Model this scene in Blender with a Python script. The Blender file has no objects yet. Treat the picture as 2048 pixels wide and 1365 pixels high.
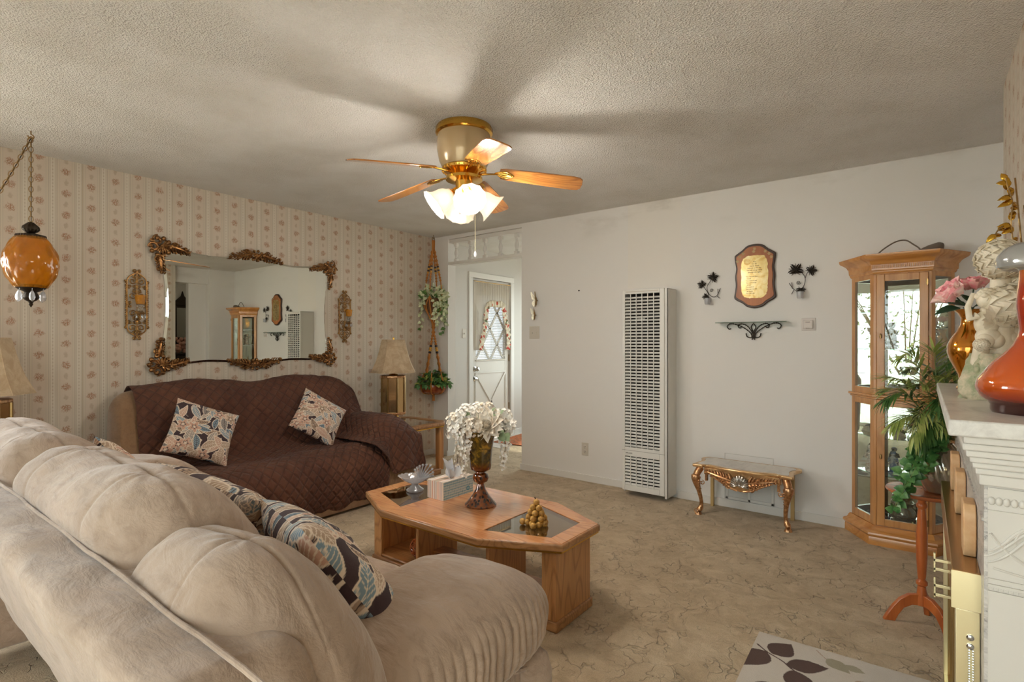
import bpy, math, random
import numpy as np
from mathutils import Vector, Matrix, noise
PI = math.pi
R = math.radians
SC = bpy.context.scene
COL = SC.collection
rnd = random.Random(7)

# ------------------------------------------------------------------ camera, light, exposure
cd = bpy.data.cameras.new('camera'); cam = bpy.data.objects.new('camera', cd); COL.objects.link(cam)
cam.location = (0, 0, 1.262); cam.rotation_euler = (R(90), 0, R(37.6))
cd.sensor_width = 36; cd.lens = 36 * 1070 / 2048; cd.shift_y = 2.5 / 2048; cd.clip_start = .02
SC.camera = cam
SC.view_settings.view_transform = 'Standard'; SC.view_settings.look = 'None'
SC.view_settings.gamma = 1; SC.view_settings.use_curve_mapping = False
SC.view_settings.exposure = 1.86
SC.cycles.max_bounces = 10; SC.cycles.diffuse_bounces = 6; SC.cycles.glossy_bounces = 5
SC.cycles.transparent_max_bounces = 16; SC.cycles.transmission_bounces = 8
SC.cycles.caustics_reflective = False; SC.cycles.caustics_refractive = False
SC.cycles.sample_clamp_indirect = 6
SC.cycles.use_denoising = True
w = bpy.data.worlds.new('sky'); SC.world = w; w.use_nodes = True
_nt = w.node_tree; _bg = _nt.nodes['Background']
_sk = _nt.nodes.new('ShaderNodeTexSky'); _sk.sky_type = 'HOSEK_WILKIE'; _sk.turbidity = 6; _sk.ground_albedo = .5
_sk.sun_direction = (-.35, .55, .75)
_mx = _nt.nodes.new('ShaderNodeMix'); _mx.data_type = 'RGBA'; _mx.inputs[0].default_value = .72
_mx.inputs[7].default_value = (.97, .985, 1.0, 1)
_nt.links.new(_sk.outputs[0], _mx.inputs[6]); _nt.links.new(_mx.outputs[2], _bg.inputs[0])
_bg.inputs[1].default_value = 8.5
def area(name, loc, rot, sx, sy, power=0, color=(1, 1, 1), portal=False):
    l = bpy.data.lights.new(name, 'AREA'); l.shape = 'RECTANGLE'; l.size = sx; l.size_y = sy
    l.energy = power; l.color = color
    if portal: l.cycles.is_portal = True
    o = bpy.data.objects.new(name, l); COL.objects.link(o); o.location = loc; o.rotation_euler = rot
    return o
area('sliding_door_portal', (-.45, -1.14, 1.03), (R(-90), 0, PI), 2.3, 2.02, portal=True)
area('added_window_portal', (-4.47, -.4, 1.45), (0, R(-90), 0), 1.1, 1.2, portal=True)
area('hall_window_portal', (-3.4, 6.68, 1.35), (R(-90), 0, 0), 1.9, 1.5, portal=True)
area('hall_door_portal', (-4.6, 5.36, 1.4), (0, R(-90), 0), 1.0, .64, portal=True)
_s = bpy.data.lights.new('sun', 'SUN'); _s.energy = 3.5; _s.angle = R(1.5); _s.color = (1, .9, .76)
_so = bpy.data.objects.new('sun', _s); COL.objects.link(_so)
_so.rotation_euler = Vector((-.12, .66, .72)).to_track_quat('Z', 'Y').to_euler()

# ------------------------------------------------------------------ node helpers
class S:
    def __init__(s, nt, k): s.nt = nt; s.k = k
    def _m(s, op, *o, rev=False):
        n = s.nt.nodes.new('ShaderNodeMath'); n.operation = op
        ins = [s] + list(o)
        if rev: ins = ins[::-1]
        for i, v in enumerate(ins):
            if isinstance(v, S): s.nt.links.new(v.k, n.inputs[i])
            else: n.inputs[i].default_value = v
        return S(s.nt, n.outputs[0])
    def __add__(s, o): return s._m('ADD', o)
    __radd__ = __add__
    def __sub__(s, o): return s._m('SUBTRACT', o)
    def __rsub__(s, o): return s._m('SUBTRACT', o, rev=True)
    def __mul__(s, o): return s._m('MULTIPLY', o)
    __rmul__ = __mul__
    def __truediv__(s, o): return s._m('DIVIDE', o)
    def frac(s): return s._m('FRACT')
    def floor(s): return s._m('FLOOR')
    def abs(s): return s._m('ABSOLUTE')
    def sin(s): return s._m('SINE')
    def sqrt(s): return s._m('SQRT')
    def pow(s, o): return s._m('POWER', o)
    def min(s, o): return s._m('MINIMUM', o)
    def max(s, o): return s._m('MAXIMUM', o)
    def gt(s, o): return s._m('GREATER_THAN', o)
    def lt(s, o): return s._m('LESS_THAN', o)
    def mod(s, o): return s._m('MODULO', o)
    def sm(s, a, b):                       # smoothstep a..b -> 0..1
        n = s.nt.nodes.new('ShaderNodeMapRange'); n.interpolation_type = 'SMOOTHSTEP'
        s.nt.links.new(s.k, n.inputs[0]); n.inputs[1].default_value = a; n.inputs[2].default_value = b
        return S(s.nt, n.outputs[0])
class T:
    """one material being written"""
    def __init__(s, name):
        s.m = bpy.data.materials.new(name); s.m.use_nodes = True; s.nt = s.m.node_tree
        s.p = s.nt.nodes['Principled BSDF']; s.out = s.nt.nodes['Material Output']
    def n(s, t): return s.nt.nodes.new('ShaderNode' + t)
    def co(s, kind='Object'):
        return S(s.nt, s.n('TexCoord').outputs[kind])
    def xyz(s, v):
        n = s.n('SeparateXYZ'); s.nt.links.new(v.k, n.inputs[0]); return [S(s.nt, o) for o in n.outputs]
    def vec(s, x, y, z):
        n = s.n('CombineXYZ')
        for i, q in enumerate((x, y, z)):
            if isinstance(q, S): s.nt.links.new(q.k, n.inputs[i])
            else: n.inputs[i].default_value = q
        return S(s.nt, n.outputs[0])
    def mapv(s, v, scale=(1, 1, 1), rot=(0, 0, 0)):
        n = s.n('Mapping'); s.nt.links.new(v.k, n.inputs[0]); n.inputs[3].default_value = scale; n.inputs[2].default_value = rot
        return S(s.nt, n.outputs[0])
    def noise(s, v, scale=5, detail=4, rough=.5, dist=0, col=False):
        n = s.n('TexNoise'); s.nt.links.new(v.k, n.inputs['Vector'])
        for k, q in (('Scale', scale), ('Detail', detail), ('Roughness', rough), ('Distortion', dist)): n.inputs[k].default_value = q
        return S(s.nt, n.outputs[1 if col else 0])
    def vor(s, v, scale=5, feat='F1', rand=1, out=0):
        n = s.n('TexVoronoi'); s.nt.links.new(v.k, n.inputs['Vector']); n.feature = feat
        n.inputs['Scale'].default_value = scale; n.inputs['Randomness'].default_value = rand
        return S(s.nt, n.outputs[out])
    def addv(s, a, b, k=1):
        n = s.n('VectorMath'); n.operation = 'MULTIPLY_ADD'
        s.nt.links.new(b.k, n.inputs[0]); n.inputs[1].default_value = (k, k, k); s.nt.links.new(a.k, n.inputs[2])
        return S(s.nt, n.outputs[0])
    def ramp(s, f, stops, interp='LINEAR'):
        n = s.n('ValToRGB'); s.nt.links.new(f.k, n.inputs[0]); r = n.color_ramp; r.interpolation = interp
        while len(r.elements) < len(stops): r.elements.new(.5)
        for e, (p, c) in zip(r.elements, stops): e.position = p; e.color = (*lin(c), 1)
        return S(s.nt, n.outputs[0])
    def mix(s, f, a, b, mode='MIX'):
        n = s.n('Mix'); n.data_type = 'RGBA'; n.blend_type = mode
        for i, q in ((0, f), (6, a), (7, b)):
            if isinstance(q, S): s.nt.links.new(q.k, n.inputs[i])
            elif i == 0: n.inputs[0].default_value = q
            else: n.inputs[i].default_value = (*lin(q), 1)
        return S(s.nt, n.outputs[2])
    def set(s, **kw):
        for k, q in kw.items():
            k = {'col': 'Base Color', 'rough': 'Roughness', 'metal': 'Metallic', 'trans': 'Transmission Weight', 'ior': 'IOR',
                 'emis': 'Emission Color', 'estr': 'Emission Strength', 'sheen': 'Sheen Weight', 'coat': 'Coat Weight', 'spec': 'Specular IOR Level',
                 'sss': 'Subsurface Weight', 'alpha': 'Alpha', 'shr': 'Sheen Roughness', 'aniso': 'Anisotropic'}[k]
            if isinstance(q, S): s.nt.links.new(q.k, s.p.inputs[k])
            elif isinstance(q, tuple): s.p.inputs[k].default_value = (*lin(q), 1)
            else: s.p.inputs[k].default_value = q
        return s
    def bump(s, h, strength=.3, dist=.01):
        n = s.n('Bump'); s.nt.links.new(h.k, n.inputs['Height']); n.inputs['Strength'].default_value = strength
        n.inputs['Distance'].default_value = dist; s.nt.links.new(n.outputs[0], s.p.inputs['Normal']); return s
def lin(c):                                 # colours are written as 0..255 sRGB
    return tuple((v / 255 / 12.92) if v / 255 <= .04045 else ((v / 255 + .055) / 1.055) ** 2.4 for v in c[:3])

MAT = {}
def plain(name, col, rough=.5, metal=0, bs=None, bst=.15, var=None, **kw):
    t = T(name); t.set(rough=rough, metal=metal, **kw)
    if var:
        f = t.noise(t.co(), var[0], 4, .6); t.set(col=t.mix(f.sm(.3, .7), col, var[1]))
    else: t.set(col=col)
    if bs: t.bump(t.noise(t.co(), bs, 4, .6), bst, .004)
    MAT[name] = t.m; return t.m
# ------------------------------------------------------------------ materials
plain('white_paint', (206, 202, 196), .55, bs=60, bst=.05)
plain('trim_white', (226, 223, 218), .4)
plain('door_white', (222, 217, 209), .4)
plain('ivory_plastic', (205, 198, 186), .4)
plain('white_plastic', (216, 208, 202), .35)
plain('heater_white', (226, 224, 218), .38)
plain('dark_void', (28, 24, 20), .8)
plain('black_iron', (62, 54, 46), .45, .6, bs=200, bst=.3)
plain('dark_bronze', (58, 48, 38), .42, .75, bs=120, bst=.3)
plain('brass', (226, 178, 84), .18, 1)
plain('pale_brass', (236, 224, 184), .28, .8, bs=15, bst=.03)
plain('dull_brass', (158, 128, 84), .35, 1, bs=80, bst=.1)
plain('chrome', (210, 208, 204), .1, 1)
plain('gold_leaf', (206, 160, 62), .25, 1, bs=60, bst=.2)
plain('antique_gold', (176, 130, 80), .3, .85, bs=90, bst=.25, var=(60, (96, 60, 36)))
plain('bronze_gold', (226, 178, 132), .28, .85, bs=90, bst=.2, var=(50, (172, 122, 82)))
plain('console_gold', (234, 198, 150), .25, .8, var=(20, (212, 168, 118)))
plain('silver_shell', (190, 184, 176), .25, .9)
plain('sconce_gold', (176, 134, 76), .38, .7, var=(70, (120, 84, 44)))
plain('motor_enamel', (196, 168, 126), .25, .25, coat=.6)
FANW = 3
plain('dull_brass_hood', (190, 150, 104), .22, .9, bs=20, bst=.02)
plain('tan_wood', (190, 160, 106), .5)
plain('macrame', (182, 118, 54), .85, bs=260, bst=.6)
plain('bead_gold', (206, 152, 50), .35)
plain('bead_dark', (52, 26, 16), .3)
plain('basket', (104, 68, 40), .8, bs=150, bst=.8)
plain('cream_plaster', (232, 220, 198), .55, bs=60, bst=.2, var=(30, (214, 200, 174)))
plain('moss_plaster', (214, 198, 170), .8, bs=90, bst=.9, var=(30, (150, 158, 122)))
plain('petal_white', (252, 250, 246), .6, var=(40, (244, 238, 226)))
plain('petal_ivory', (240, 233, 222), .6, var=(30, (226, 212, 190)))
plain('leaf_green', (92, 118, 62), .5, var=(30, (138, 142, 82)))
plain('sage_leaf', (128, 146, 110), .5)
plain('stem_brown', (92, 66, 40), .6)
plain('ivy_green', (46, 96, 44), .35, var=(45, (96, 140, 74)))
plain('palm_green', (116, 140, 60), .4, var=(14, (190, 194, 112)))
plain('palm_deep', (48, 86, 40), .4, var=(18, (84, 118, 56)))
plain('pothos_pale', (222, 222, 190), .4, var=(35, (172, 186, 140)))
plain('pothos_edge', (92, 128, 64), .45)
plain('rose_pink', (244, 128, 146), .55, var=(40, (236, 190, 178)))
plain('rose_cream', (246, 222, 210), .55, var=(22, (240, 144, 154)))
plain('dark_leaf', (40, 70, 44), .4)
plain('mercury_silver', (200, 198, 194), .08, 1)
plain('box_stripe_dummy', (220, 200, 180))
plain('tissue', (226, 228, 232), .7)
plain('grape_gold', (204, 158, 78), .28, .1, var=(60, (160, 112, 46)))
plain('plant_pot_red', (120, 40, 22), .15, var=(20, (160, 84, 40)))
plain('block_wood', (222, 182, 136), .5, var=(25, (206, 158, 110)))
t = T('globe_white'); t.set(col=(250, 246, 238), emis=(255, 246, 232), estr=3.5); MAT['globe_white'] = t.m
plain('champagne_mirror', (206, 174, 126), .10, .85)
plain('butterfly_silver', (196, 188, 166), .35, .5)
plain('porcelain', (226, 216, 202), .25, var=(60, (176, 140, 116)))
plain('blue_porcelain', (92, 122, 168), .2, var=(40, (220, 220, 222)))
plain('shell_tan', (186, 168, 134), .4, bs=70, bst=.6)
plain('bag_grey', (112, 100, 86), .6, bs=40, bst=.6)
plain('ink', (46, 38, 30), .6)
plain('plaque_edge', (62, 40, 28), .35)
plain('blue_fabric', (120, 146, 160), .8)
plain('bush_green', (86, 96, 52), .8, var=(6, (140, 130, 92)))
plain('patio', (200, 192, 180), .9, bs=30, bst=.2)
plain('fence_white', (226, 222, 214), .7)
plain('pebbles', (90, 110, 150), .3, var=(120, (190, 120, 90)))
plain('dark_frame', (52, 40, 30), .4, .4, bs=60, bst=.5)
plain('pink_flower', (222, 170, 152), .6)

def tr_mix(name, col, rough, fac, glosscol=(255, 255, 255), white=0):
    """thin sheet: see-through tint plus mirror by Fresnel (same on both faces), with an optional milky share"""
    t = T(name); tr = t.n('BsdfTransparent'); tr.inputs[0].default_value = (*lin(col), 1)
    g = t.n('BsdfGlossy'); g.inputs['Roughness'].default_value = rough; g.inputs[0].default_value = (*lin(glosscol), 1)
    ge = t.n('NewGeometry'); dp = t.n('VectorMath'); dp.operation = 'DOT_PRODUCT'
    t.nt.links.new(ge.outputs['Incoming'], dp.inputs[0]); t.nt.links.new(ge.outputs['Normal'], dp.inputs[1])
    c = S(t.nt, dp.outputs['Value']).abs(); f = ((1 - c).pow(5.0) * .96 + .04) * fac; f = f.min(1.0)
    base = tr.outputs[0]
    if white:
        d = t.n('BsdfDiffuse'); d.inputs[0].default_value = (.86, .86, .87, 1); tl = t.n('BsdfTranslucent'); tl.inputs[0].default_value = (.86, .86, .87, 1)
        m0 = t.n('MixShader'); m0.inputs[0].default_value = .5; t.nt.links.new(d.outputs[0], m0.inputs[1]); t.nt.links.new(tl.outputs[0], m0.inputs[2])
        m1 = t.n('MixShader'); m1.inputs[0].default_value = white; t.nt.links.new(tr.outputs[0], m1.inputs[1]); t.nt.links.new(m0.outputs[0], m1.inputs[2]); base = m1.outputs[0]
    mx = t.n('MixShader'); t.nt.links.new(f.k, mx.inputs[0]); t.nt.links.new(base, mx.inputs[1]); t.nt.links.new(g.outputs[0], mx.inputs[2])
    t.nt.links.new(mx.outputs[0], t.out.inputs[0]); MAT[name] = t.m
tr_mix('pane', (250, 252, 250), 0, 1)
tr_mix('tinted_pane', (186, 190, 188), 0, 1)
tr_mix('shaded_pane', (120, 122, 122), 0, 1)
tr_mix('cabinet_pane', (246, 250, 248), .0, 1.2)
tr_mix('smoked_glass', (196, 178, 146), .02, 2)
tr_mix('clear_glass', (232, 226, 212), .03, 4, white=.10)
tr_mix('crystal', (240, 240, 244), .06, 1.6, white=.36)
tr_mix('lamp_glass', (222, 186, 130), .03, 3.2)
tr_mix('green_glass', (200, 220, 208), .02, 2)
tr_mix('fire_glass', (150, 146, 140), .02, 1.5)
tr_mix('sheer', (150, 146, 138), .6, 2.0)

t = T('mirror_glass'); t.set(col=(226, 228, 220), metal=1, rough=.004); MAT['mirror_glass'] = t.m
t = T('dim_mirror'); t.set(col=(190, 190, 184), metal=1, rough=.02); MAT['dim_mirror'] = t.m
t = T('silver_top'); t.set(col=(186, 186, 184), metal=.6, rough=.12); MAT['silver_top'] = t.m
t = T('amber_glass'); t.set(col=(236, 146, 20), rough=.08, trans=.7, ior=1.3, coat=.5, emis=(200, 100, 10), estr=0)
v = t.vor(t.mapv(t.co(), (1, 1, .8)), 11, 'SMOOTH_F1'); t.bump(v, .8, .02); MAT['amber_glass'] = t.m
t = T('amber_cup'); t.set(col=(228, 150, 26), rough=.25, trans=.35, ior=1.4); t.bump(t.vor(t.co(), 180, 'F1'), .6, .004); MAT['amber_cup'] = t.m
t = T('amber_mirror'); t.set(col=(206, 130, 22), rough=.12, metal=.85, coat=1); MAT['amber_mirror'] = t.m
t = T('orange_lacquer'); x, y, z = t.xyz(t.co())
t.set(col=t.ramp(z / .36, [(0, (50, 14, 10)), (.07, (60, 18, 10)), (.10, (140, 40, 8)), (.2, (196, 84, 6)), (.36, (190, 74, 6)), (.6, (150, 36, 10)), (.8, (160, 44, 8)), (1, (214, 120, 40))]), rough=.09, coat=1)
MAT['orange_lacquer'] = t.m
t = T('tortoise'); x, y, z = t.xyz(t.co()); c = t.co()
n1 = t.noise(c, 18, 3, .6, 1.5); n2 = t.vor(t.mapv(c, (1, 1, .7)), 60, 'F1')
lo = t.ramp(n2, [(0, (30, 14, 8)), (.34, (44, 22, 10)), (.45, (112, 54, 12)), (1, (146, 76, 18))])
up = t.ramp(n1, [(.3, (52, 44, 16)), (.5, (92, 72, 24)), (.65, (176, 136, 40)), (.8, (70, 40, 16))])
mi = t.ramp(n2, [(0, (206, 132, 28)), (.15, (150, 80, 14)), (.35, (110, 56, 14)), (1, (84, 40, 14))])
c1 = t.mix(z.sm(.2, .24), mi, up); c0 = t.mix(z.sm(.17, .18), lo, c1)
t.set(col=c0, rough=.08, coat=1, metal=.15); MAT['tortoise'] = t.m
t = T('frosted_shade'); t.set(col=(250, 244, 232), rough=.35, trans=.25, sss=0, emis=(255, 236, 206), estr=.12); MAT['frosted_shade'] = t.m
t = T('bulb'); t.set(col=(255, 250, 240), emis=(255, 240, 214), estr=1.7); MAT['bulb'] = t.m

# popcorn ceiling
t = T('popcorn'); c = t.co(); h = t.noise(c, 95, 3, .6) + t.vor(c, 140, 'F1') * .5
t.set(col=t.mix(t.noise(c, 3, 3).sm(.35, .7), (238, 235, 230), (230, 226, 219)), rough=.95); t.bump(h, .9, .016); MAT['popcorn'] = t.m
# white wall with faint patches
t = T('wall_white'); c = t.co(); x, y, z = t.xyz(c)
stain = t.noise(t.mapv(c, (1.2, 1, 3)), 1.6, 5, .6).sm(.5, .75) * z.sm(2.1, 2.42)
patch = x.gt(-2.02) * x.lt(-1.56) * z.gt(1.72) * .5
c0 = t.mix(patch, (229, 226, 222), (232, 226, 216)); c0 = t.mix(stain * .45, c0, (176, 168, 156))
t.set(col=c0, rough=.6); t.bump(t.noise(c, 70, 4, .6), .08, .004); MAT['wall_white'] = t.m
# wallpaper
def wallpaper(name, axis):
    t = T(name); c = t.co(); xyz = t.xyz(c); a = xyz[axis]; z = xyz[2]
    P = .1335; Q = .139
    u = (a - .849 + P * 20.5) / P; ui = u.floor(); uf = u.frac()
    half = (ui * .5).frac()                     # 0 or .5
    du = (uf - .5) * P; dv = ((z / Q + half).frac() - .5) * Q
    wob = t.noise(c, 55, 3, .7); lf = t.noise(c, 150, 2, .6)
    # bouquet
    r = ((du / .030).pow(2.0) + (dv / .030).pow(2.0)).sqrt()
    bou = (1.25 - r + (wob - .5) * 1.6).sm(.25, .75) * lf.sm(.36, .56)
    # small sprig halfway
    dv2 = ((z / Q + half + .5).frac() - .5) * Q
    r2 = ((du / .016).pow(2.0) + (dv2 / .026).pow(2.0)).sqrt()
    sp = (1.2 - r2 + (wob - .5) * 1.8).sm(.3, .8) * .35
    base = t.ramp(uf, [(0, (198, 187, 170)), (.04, (215, 206, 193)), (.10, (192, 181, 164)), (.13, (203, 192, 176)), (.16, (183, 170, 154)), (.20, (207, 195, 177)), (.24, (196, 184, 168)),
                       (.3, (203, 189, 173)), (.7, (203, 189, 173)), (.76, (196, 184, 168)), (.80, (207, 195, 177)), (.84, (183, 170, 154)), (.87, (203, 192, 176)), (.90, (192, 181, 164)), (.96, (215, 206, 193)), (1, (198, 187, 170))])
    dots = (uf - .5).abs().gt(.478) * ((z / .022).frac() - .5).abs().lt(.2)
    flower = t.ramp(t.noise(c, 90, 2, .5), [(.35, (140, 92, 54)), (.5, (166, 106, 68)), (.62, (126, 106, 66)), (.75, (186, 126, 90))])
    col = t.mix(dots * .35, base, (140, 116, 90)); col = t.mix(sp, col, (146, 120, 90)); col = t.mix(bou * .82, col, flower)
    seam = ((a / .534).frac() - .5).abs().gt(.4965)
    col = t.mix(seam * .6, col, (176, 158, 130))
    t.set(col=col, rough=.55); t.bump(t.noise(c, 40, 3), .04, .003); MAT[name] = t.m
wallpaper('wallpaper_y', 1); wallpaper('wallpaper_x', 0)
# carpet
t = T('carpet'); c = t.co(); wv = t.addv(c, t.noise(c, 5, 3, .6, col=True), .35)
e = t.vor(t.mapv(wv, (1.25, 1, 1)), 7.5, 'DISTANCE_TO_EDGE'); e2 = t.vor(t.mapv(wv, (1, 1.3, 1)), 13, 'DISTANCE_TO_EDGE')
brk = t.noise(c, 6, 2).sm(.42, .6)
crack = (1 - e.sm(.0, .035)) * brk; crack2 = (1 - e2.sm(0, .03)) * t.noise(c, 9, 2).sm(.5, .62)
mot = t.noise(wv, 9, 5, .65); fine = t.noise(c, 180, 3, .7)
col = t.ramp(mot, [(.25, (172, 150, 119)), (.45, (202, 179, 146)), (.6, (218, 197, 165)), (.8, (232, 214, 185))])
col = t.mix(fine.sm(.3, .7) * .35, col, (150, 132, 108)); col = t.mix(crack.max(crack2 * .7) * .42, col, (92, 76, 58))
traffic = t.noise(c, 1.3, 3).sm(.45, .7); col = t.mix(traffic * .25, col, (158, 136, 106))
t.set(col=col, rough=.98, sheen=.2); t.bump(mot * .6 + fine * .5 - crack * .8 - crack2 * .4, .7, .02); MAT['carpet'] = t.m
# wood
def wood(name, c1, c2, c3, rough=.3, scale=1, axis=0, coat=.3, ring=26):
    t = T(name); c = t.co(); sc = [14, 14, 14]; sc[axis] = 1.1
    m = t.mapv(c, tuple(q * scale for q in sc)); n = t.noise(m, 1.6, 4, .6, .6)
    sc2 = [3.0, 3.0, 3.0]; sc2[axis] = .5
    rg = ((t.noise(t.mapv(c, tuple(q * scale for q in sc2)), 1.2, 2, .5) * ring).frac() - .5).abs() * 2
    sc3 = [160, 160, 160]; sc3[axis] = 6
    pore = t.noise(t.mapv(c, tuple(sc3)), 1, 2).sm(.55, .75)
    col = t.mix(n.sm(.3, .7), c1, c2); col = t.mix(rg.sm(.55, 1) * .5, col, c3); col = t.mix(pore * .35, col, c3)
    t.set(col=col, rough=rough, coat=coat); t.p.inputs['Coat Roughness'].default_value = .12
    MAT[name] = t.m
wood('oak_top', (198, 132, 82), (212, 150, 100), (152, 92, 52), .25, axis=0, coat=.8)
wood('oak_panel', (182, 128, 78), (204, 150, 96), (134, 84, 46), .4, axis=2)
wood('oak_edge', (160, 112, 70), (184, 136, 88), (110, 72, 40), .4, axis=0)
wood('oak_y', (160, 112, 70), (188, 138, 90), (110, 72, 40), .35, axis=1)
wood('honey_wood', (196, 138, 80), (208, 154, 96), (166, 110, 58), .3, axis=2, ring=8)
wood('honey_x', (196, 132, 66), (212, 150, 82), (164, 102, 48), .25, axis=0, ring=6, coat=.6)
wood('cherry', (176, 90, 40), (196, 108, 52), (136, 64, 28), .3, axis=2, ring=5)
wood('cherry_x', (172, 92, 52), (190, 110, 64), (130, 66, 34), .25, axis=0, ring=6)
wood('blade_wood', (176, 112, 52), (196, 132, 66), (110, 62, 28), .16, axis=0, coat=1, ring=20)
wood('plaque_wood', (176, 104, 54), (192, 120, 66), (148, 82, 40), .35, axis=2, ring=4)
# fabrics
def suede(name, c1, c2, c3, bs=.35):
    t = T(name); c = t.co(); n = t.noise(c, 2.6, 5, .65, .8); st = t.noise(t.mapv(c, (5, 16, 16), (0, .3, .5)), 2.4, 4, .65, .5)
    col = t.mix(n.sm(.3, .7), c1, c2); col = t.mix(st.sm(.45, .75) * .5, col, c3)
    cr = t.noise(t.mapv(c, (5, 12, 12), (.2, .4, .9)), 1.1, 4, .6, 1.0); f = t.noise(c, 300, 3, .7)
    t.set(col=col, rough=.9, sheen=.3, shr=.45); t.bump(cr * .8 + st * .35 + n * .6 + f * .06, bs, .02); MAT[name] = t.m
suede('suede_taupe', (150, 127, 108), (172, 149, 130), (122, 99, 81), .42)
suede('suede_tan', (134, 102, 72), (152, 121, 91), (108, 80, 56))
t = T('quilt_brown'); x, y, z = t.xyz(t.co('UV')); s_ = .082
a = ((x + y) / s_).frac(); b = ((x - y) / s_).frac(); da = (a - .5).abs(); db = (b - .5).abs()
hh = (.5 - da).min(.5 - db) * 2; c = t.co(); big = t.noise(c, 4, 4, .6, .6); st = t.noise(t.mapv(c, (4, 20, 8)), 3, 3, .6)
col = t.mix(big.sm(.3, .7), (80, 44, 30), (100, 60, 42)); col = t.mix((1 - hh.sm(0, .14)) * .7, col, (48, 26, 18))
t.set(col=col, rough=.85, sheen=.03, shr=.5); t.bump(hh.sm(0, .5) * .55 + big * .9 + st * .25, .8, .02); MAT['quilt_brown'] = t.m
def vcol(name, rough=.8, bs=300, bst=.25, **kw):
    t = T(name); a = t.n('Attribute'); a.attribute_name = 'Col'; t.set(col=S(t.nt, a.outputs[0]), rough=rough, **kw)
    t.bump(t.noise(t.co(), bs, 3, .6), bst, .003); MAT[name] = t.m
vcol('leaf_print', .8); vcol('rug_print', .95, 220, .6); vcol('painted', .6, 100, .1); vcol('glossy_painted', .3, 100, .1)
t = T('shade_fabric'); c = t.co(); n = t.noise(c, 16, 6, .7, .5)
t.set(col=t.mix(n.sm(.35, .65), (198, 176, 146), (178, 154, 124)), rough=.85); t.bump(n, .15, .005); MAT['shade_fabric'] = t.m
t = T('marble_grey'); c = t.co(); n = t.noise(t.mapv(c, (2, 2, 6), (0, .5, .3)), 6, 8, .75, 1.5); n2 = t.noise(c, 14, 6, .7, 2)
col = t.mix(n.sm(.4, .62), (206, 200, 194), (172, 166, 162)); col = t.mix((1 - (n2 - .5).abs().sm(0, .03)) * n.sm(.5, .6), col, (112, 106, 106))
t.set(col=col, rough=.3); MAT['marble_grey'] = t.m
t = T('marble_white'); c = t.co(); n = t.noise(t.mapv(c, (4, 2, 4)), 3, 6, .7, 1)
t.set(col=t.mix(n.sm(.4, .7), (214, 209, 202), (190, 184, 178)), rough=.32); MAT['marble_white'] = t.m
t = T('relief_white'); t.set(col=(210, 204, 196), rough=.5); MAT['relief_white'] = t.m
t = T('plaque_gold'); c = t.co(); n = t.noise(t.mapv(c, (8, 1, 8)), 1.4, 4, .6, 1.8)
t.set(col=t.ramp(n, [(.3, (206, 170, 96)), (.5, (232, 210, 150)), (.7, (240, 226, 184))]), rough=.22, metal=.75); MAT['plaque_gold'] = t.m
t = T('rug_hall'); c = t.co(); n = t.vor(c, 16, 'F1', out=1)
n0 = t.noise(c, 14, 3, .6, 1); t.set(col=t.ramp(n0, [(.3, (60, 50, 46)), (.45, (150, 92, 56)), (.55, (196, 104, 60)), (.7, (120, 104, 78))]), rough=.95); MAT['rug_hall'] = t.m
t = T('curtain_sheer'); c = t.co(); x, y, z = t.xyz(c)
t.set(col=(228, 220, 208), rough=.8, trans=0); tl = t.n('BsdfTranslucent'); tl.inputs[0].default_value = (.8, .76, .68, 1)
mx = t.n('MixShader'); mx.inputs[0].default_value = .45; t.nt.links.new(t.p.outputs[0], mx.inputs[1]); t.nt.links.new(tl.outputs[0], mx.inputs[2]); t.nt.links.new(mx.outputs[0], t.out.inputs[0]); MAT['curtain_sheer'] = t.m
t = T('blind_white'); t.set(col=(236, 230, 220), rough=.5); tl = t.n('BsdfTranslucent'); tl.inputs[0].default_value = (.85, .82, .76, 1)
mx = t.n('MixShader'); mx.inputs[0].default_value = .3; t.nt.links.new(t.p.outputs[0], mx.inputs[1]); t.nt.links.new(tl.outputs[0], mx.inputs[2]); t.nt.links.new(mx.outputs[0], t.out.inputs[0]); MAT['blind_white'] = t.m
t = T('fruit_print'); c = t.co(); d = t.vor(c, 17, 'F1'); cc = t.vor(c, 17, 'F1', out=1); nn = t.noise(c, 60, 3, .6)
fr = t.ramp(t.noise(c, 11, 2), [(.4, (186, 60, 44)), (.55, (196, 84, 60)), (.62, (104, 116, 76)), (.8, (60, 74, 56))])
t.set(col=t.mix((.42 - d + (nn - .5) * .25).sm(.0, .06), (222, 212, 190), fr), rough=.8); MAT['fruit_print'] = t.m
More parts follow.
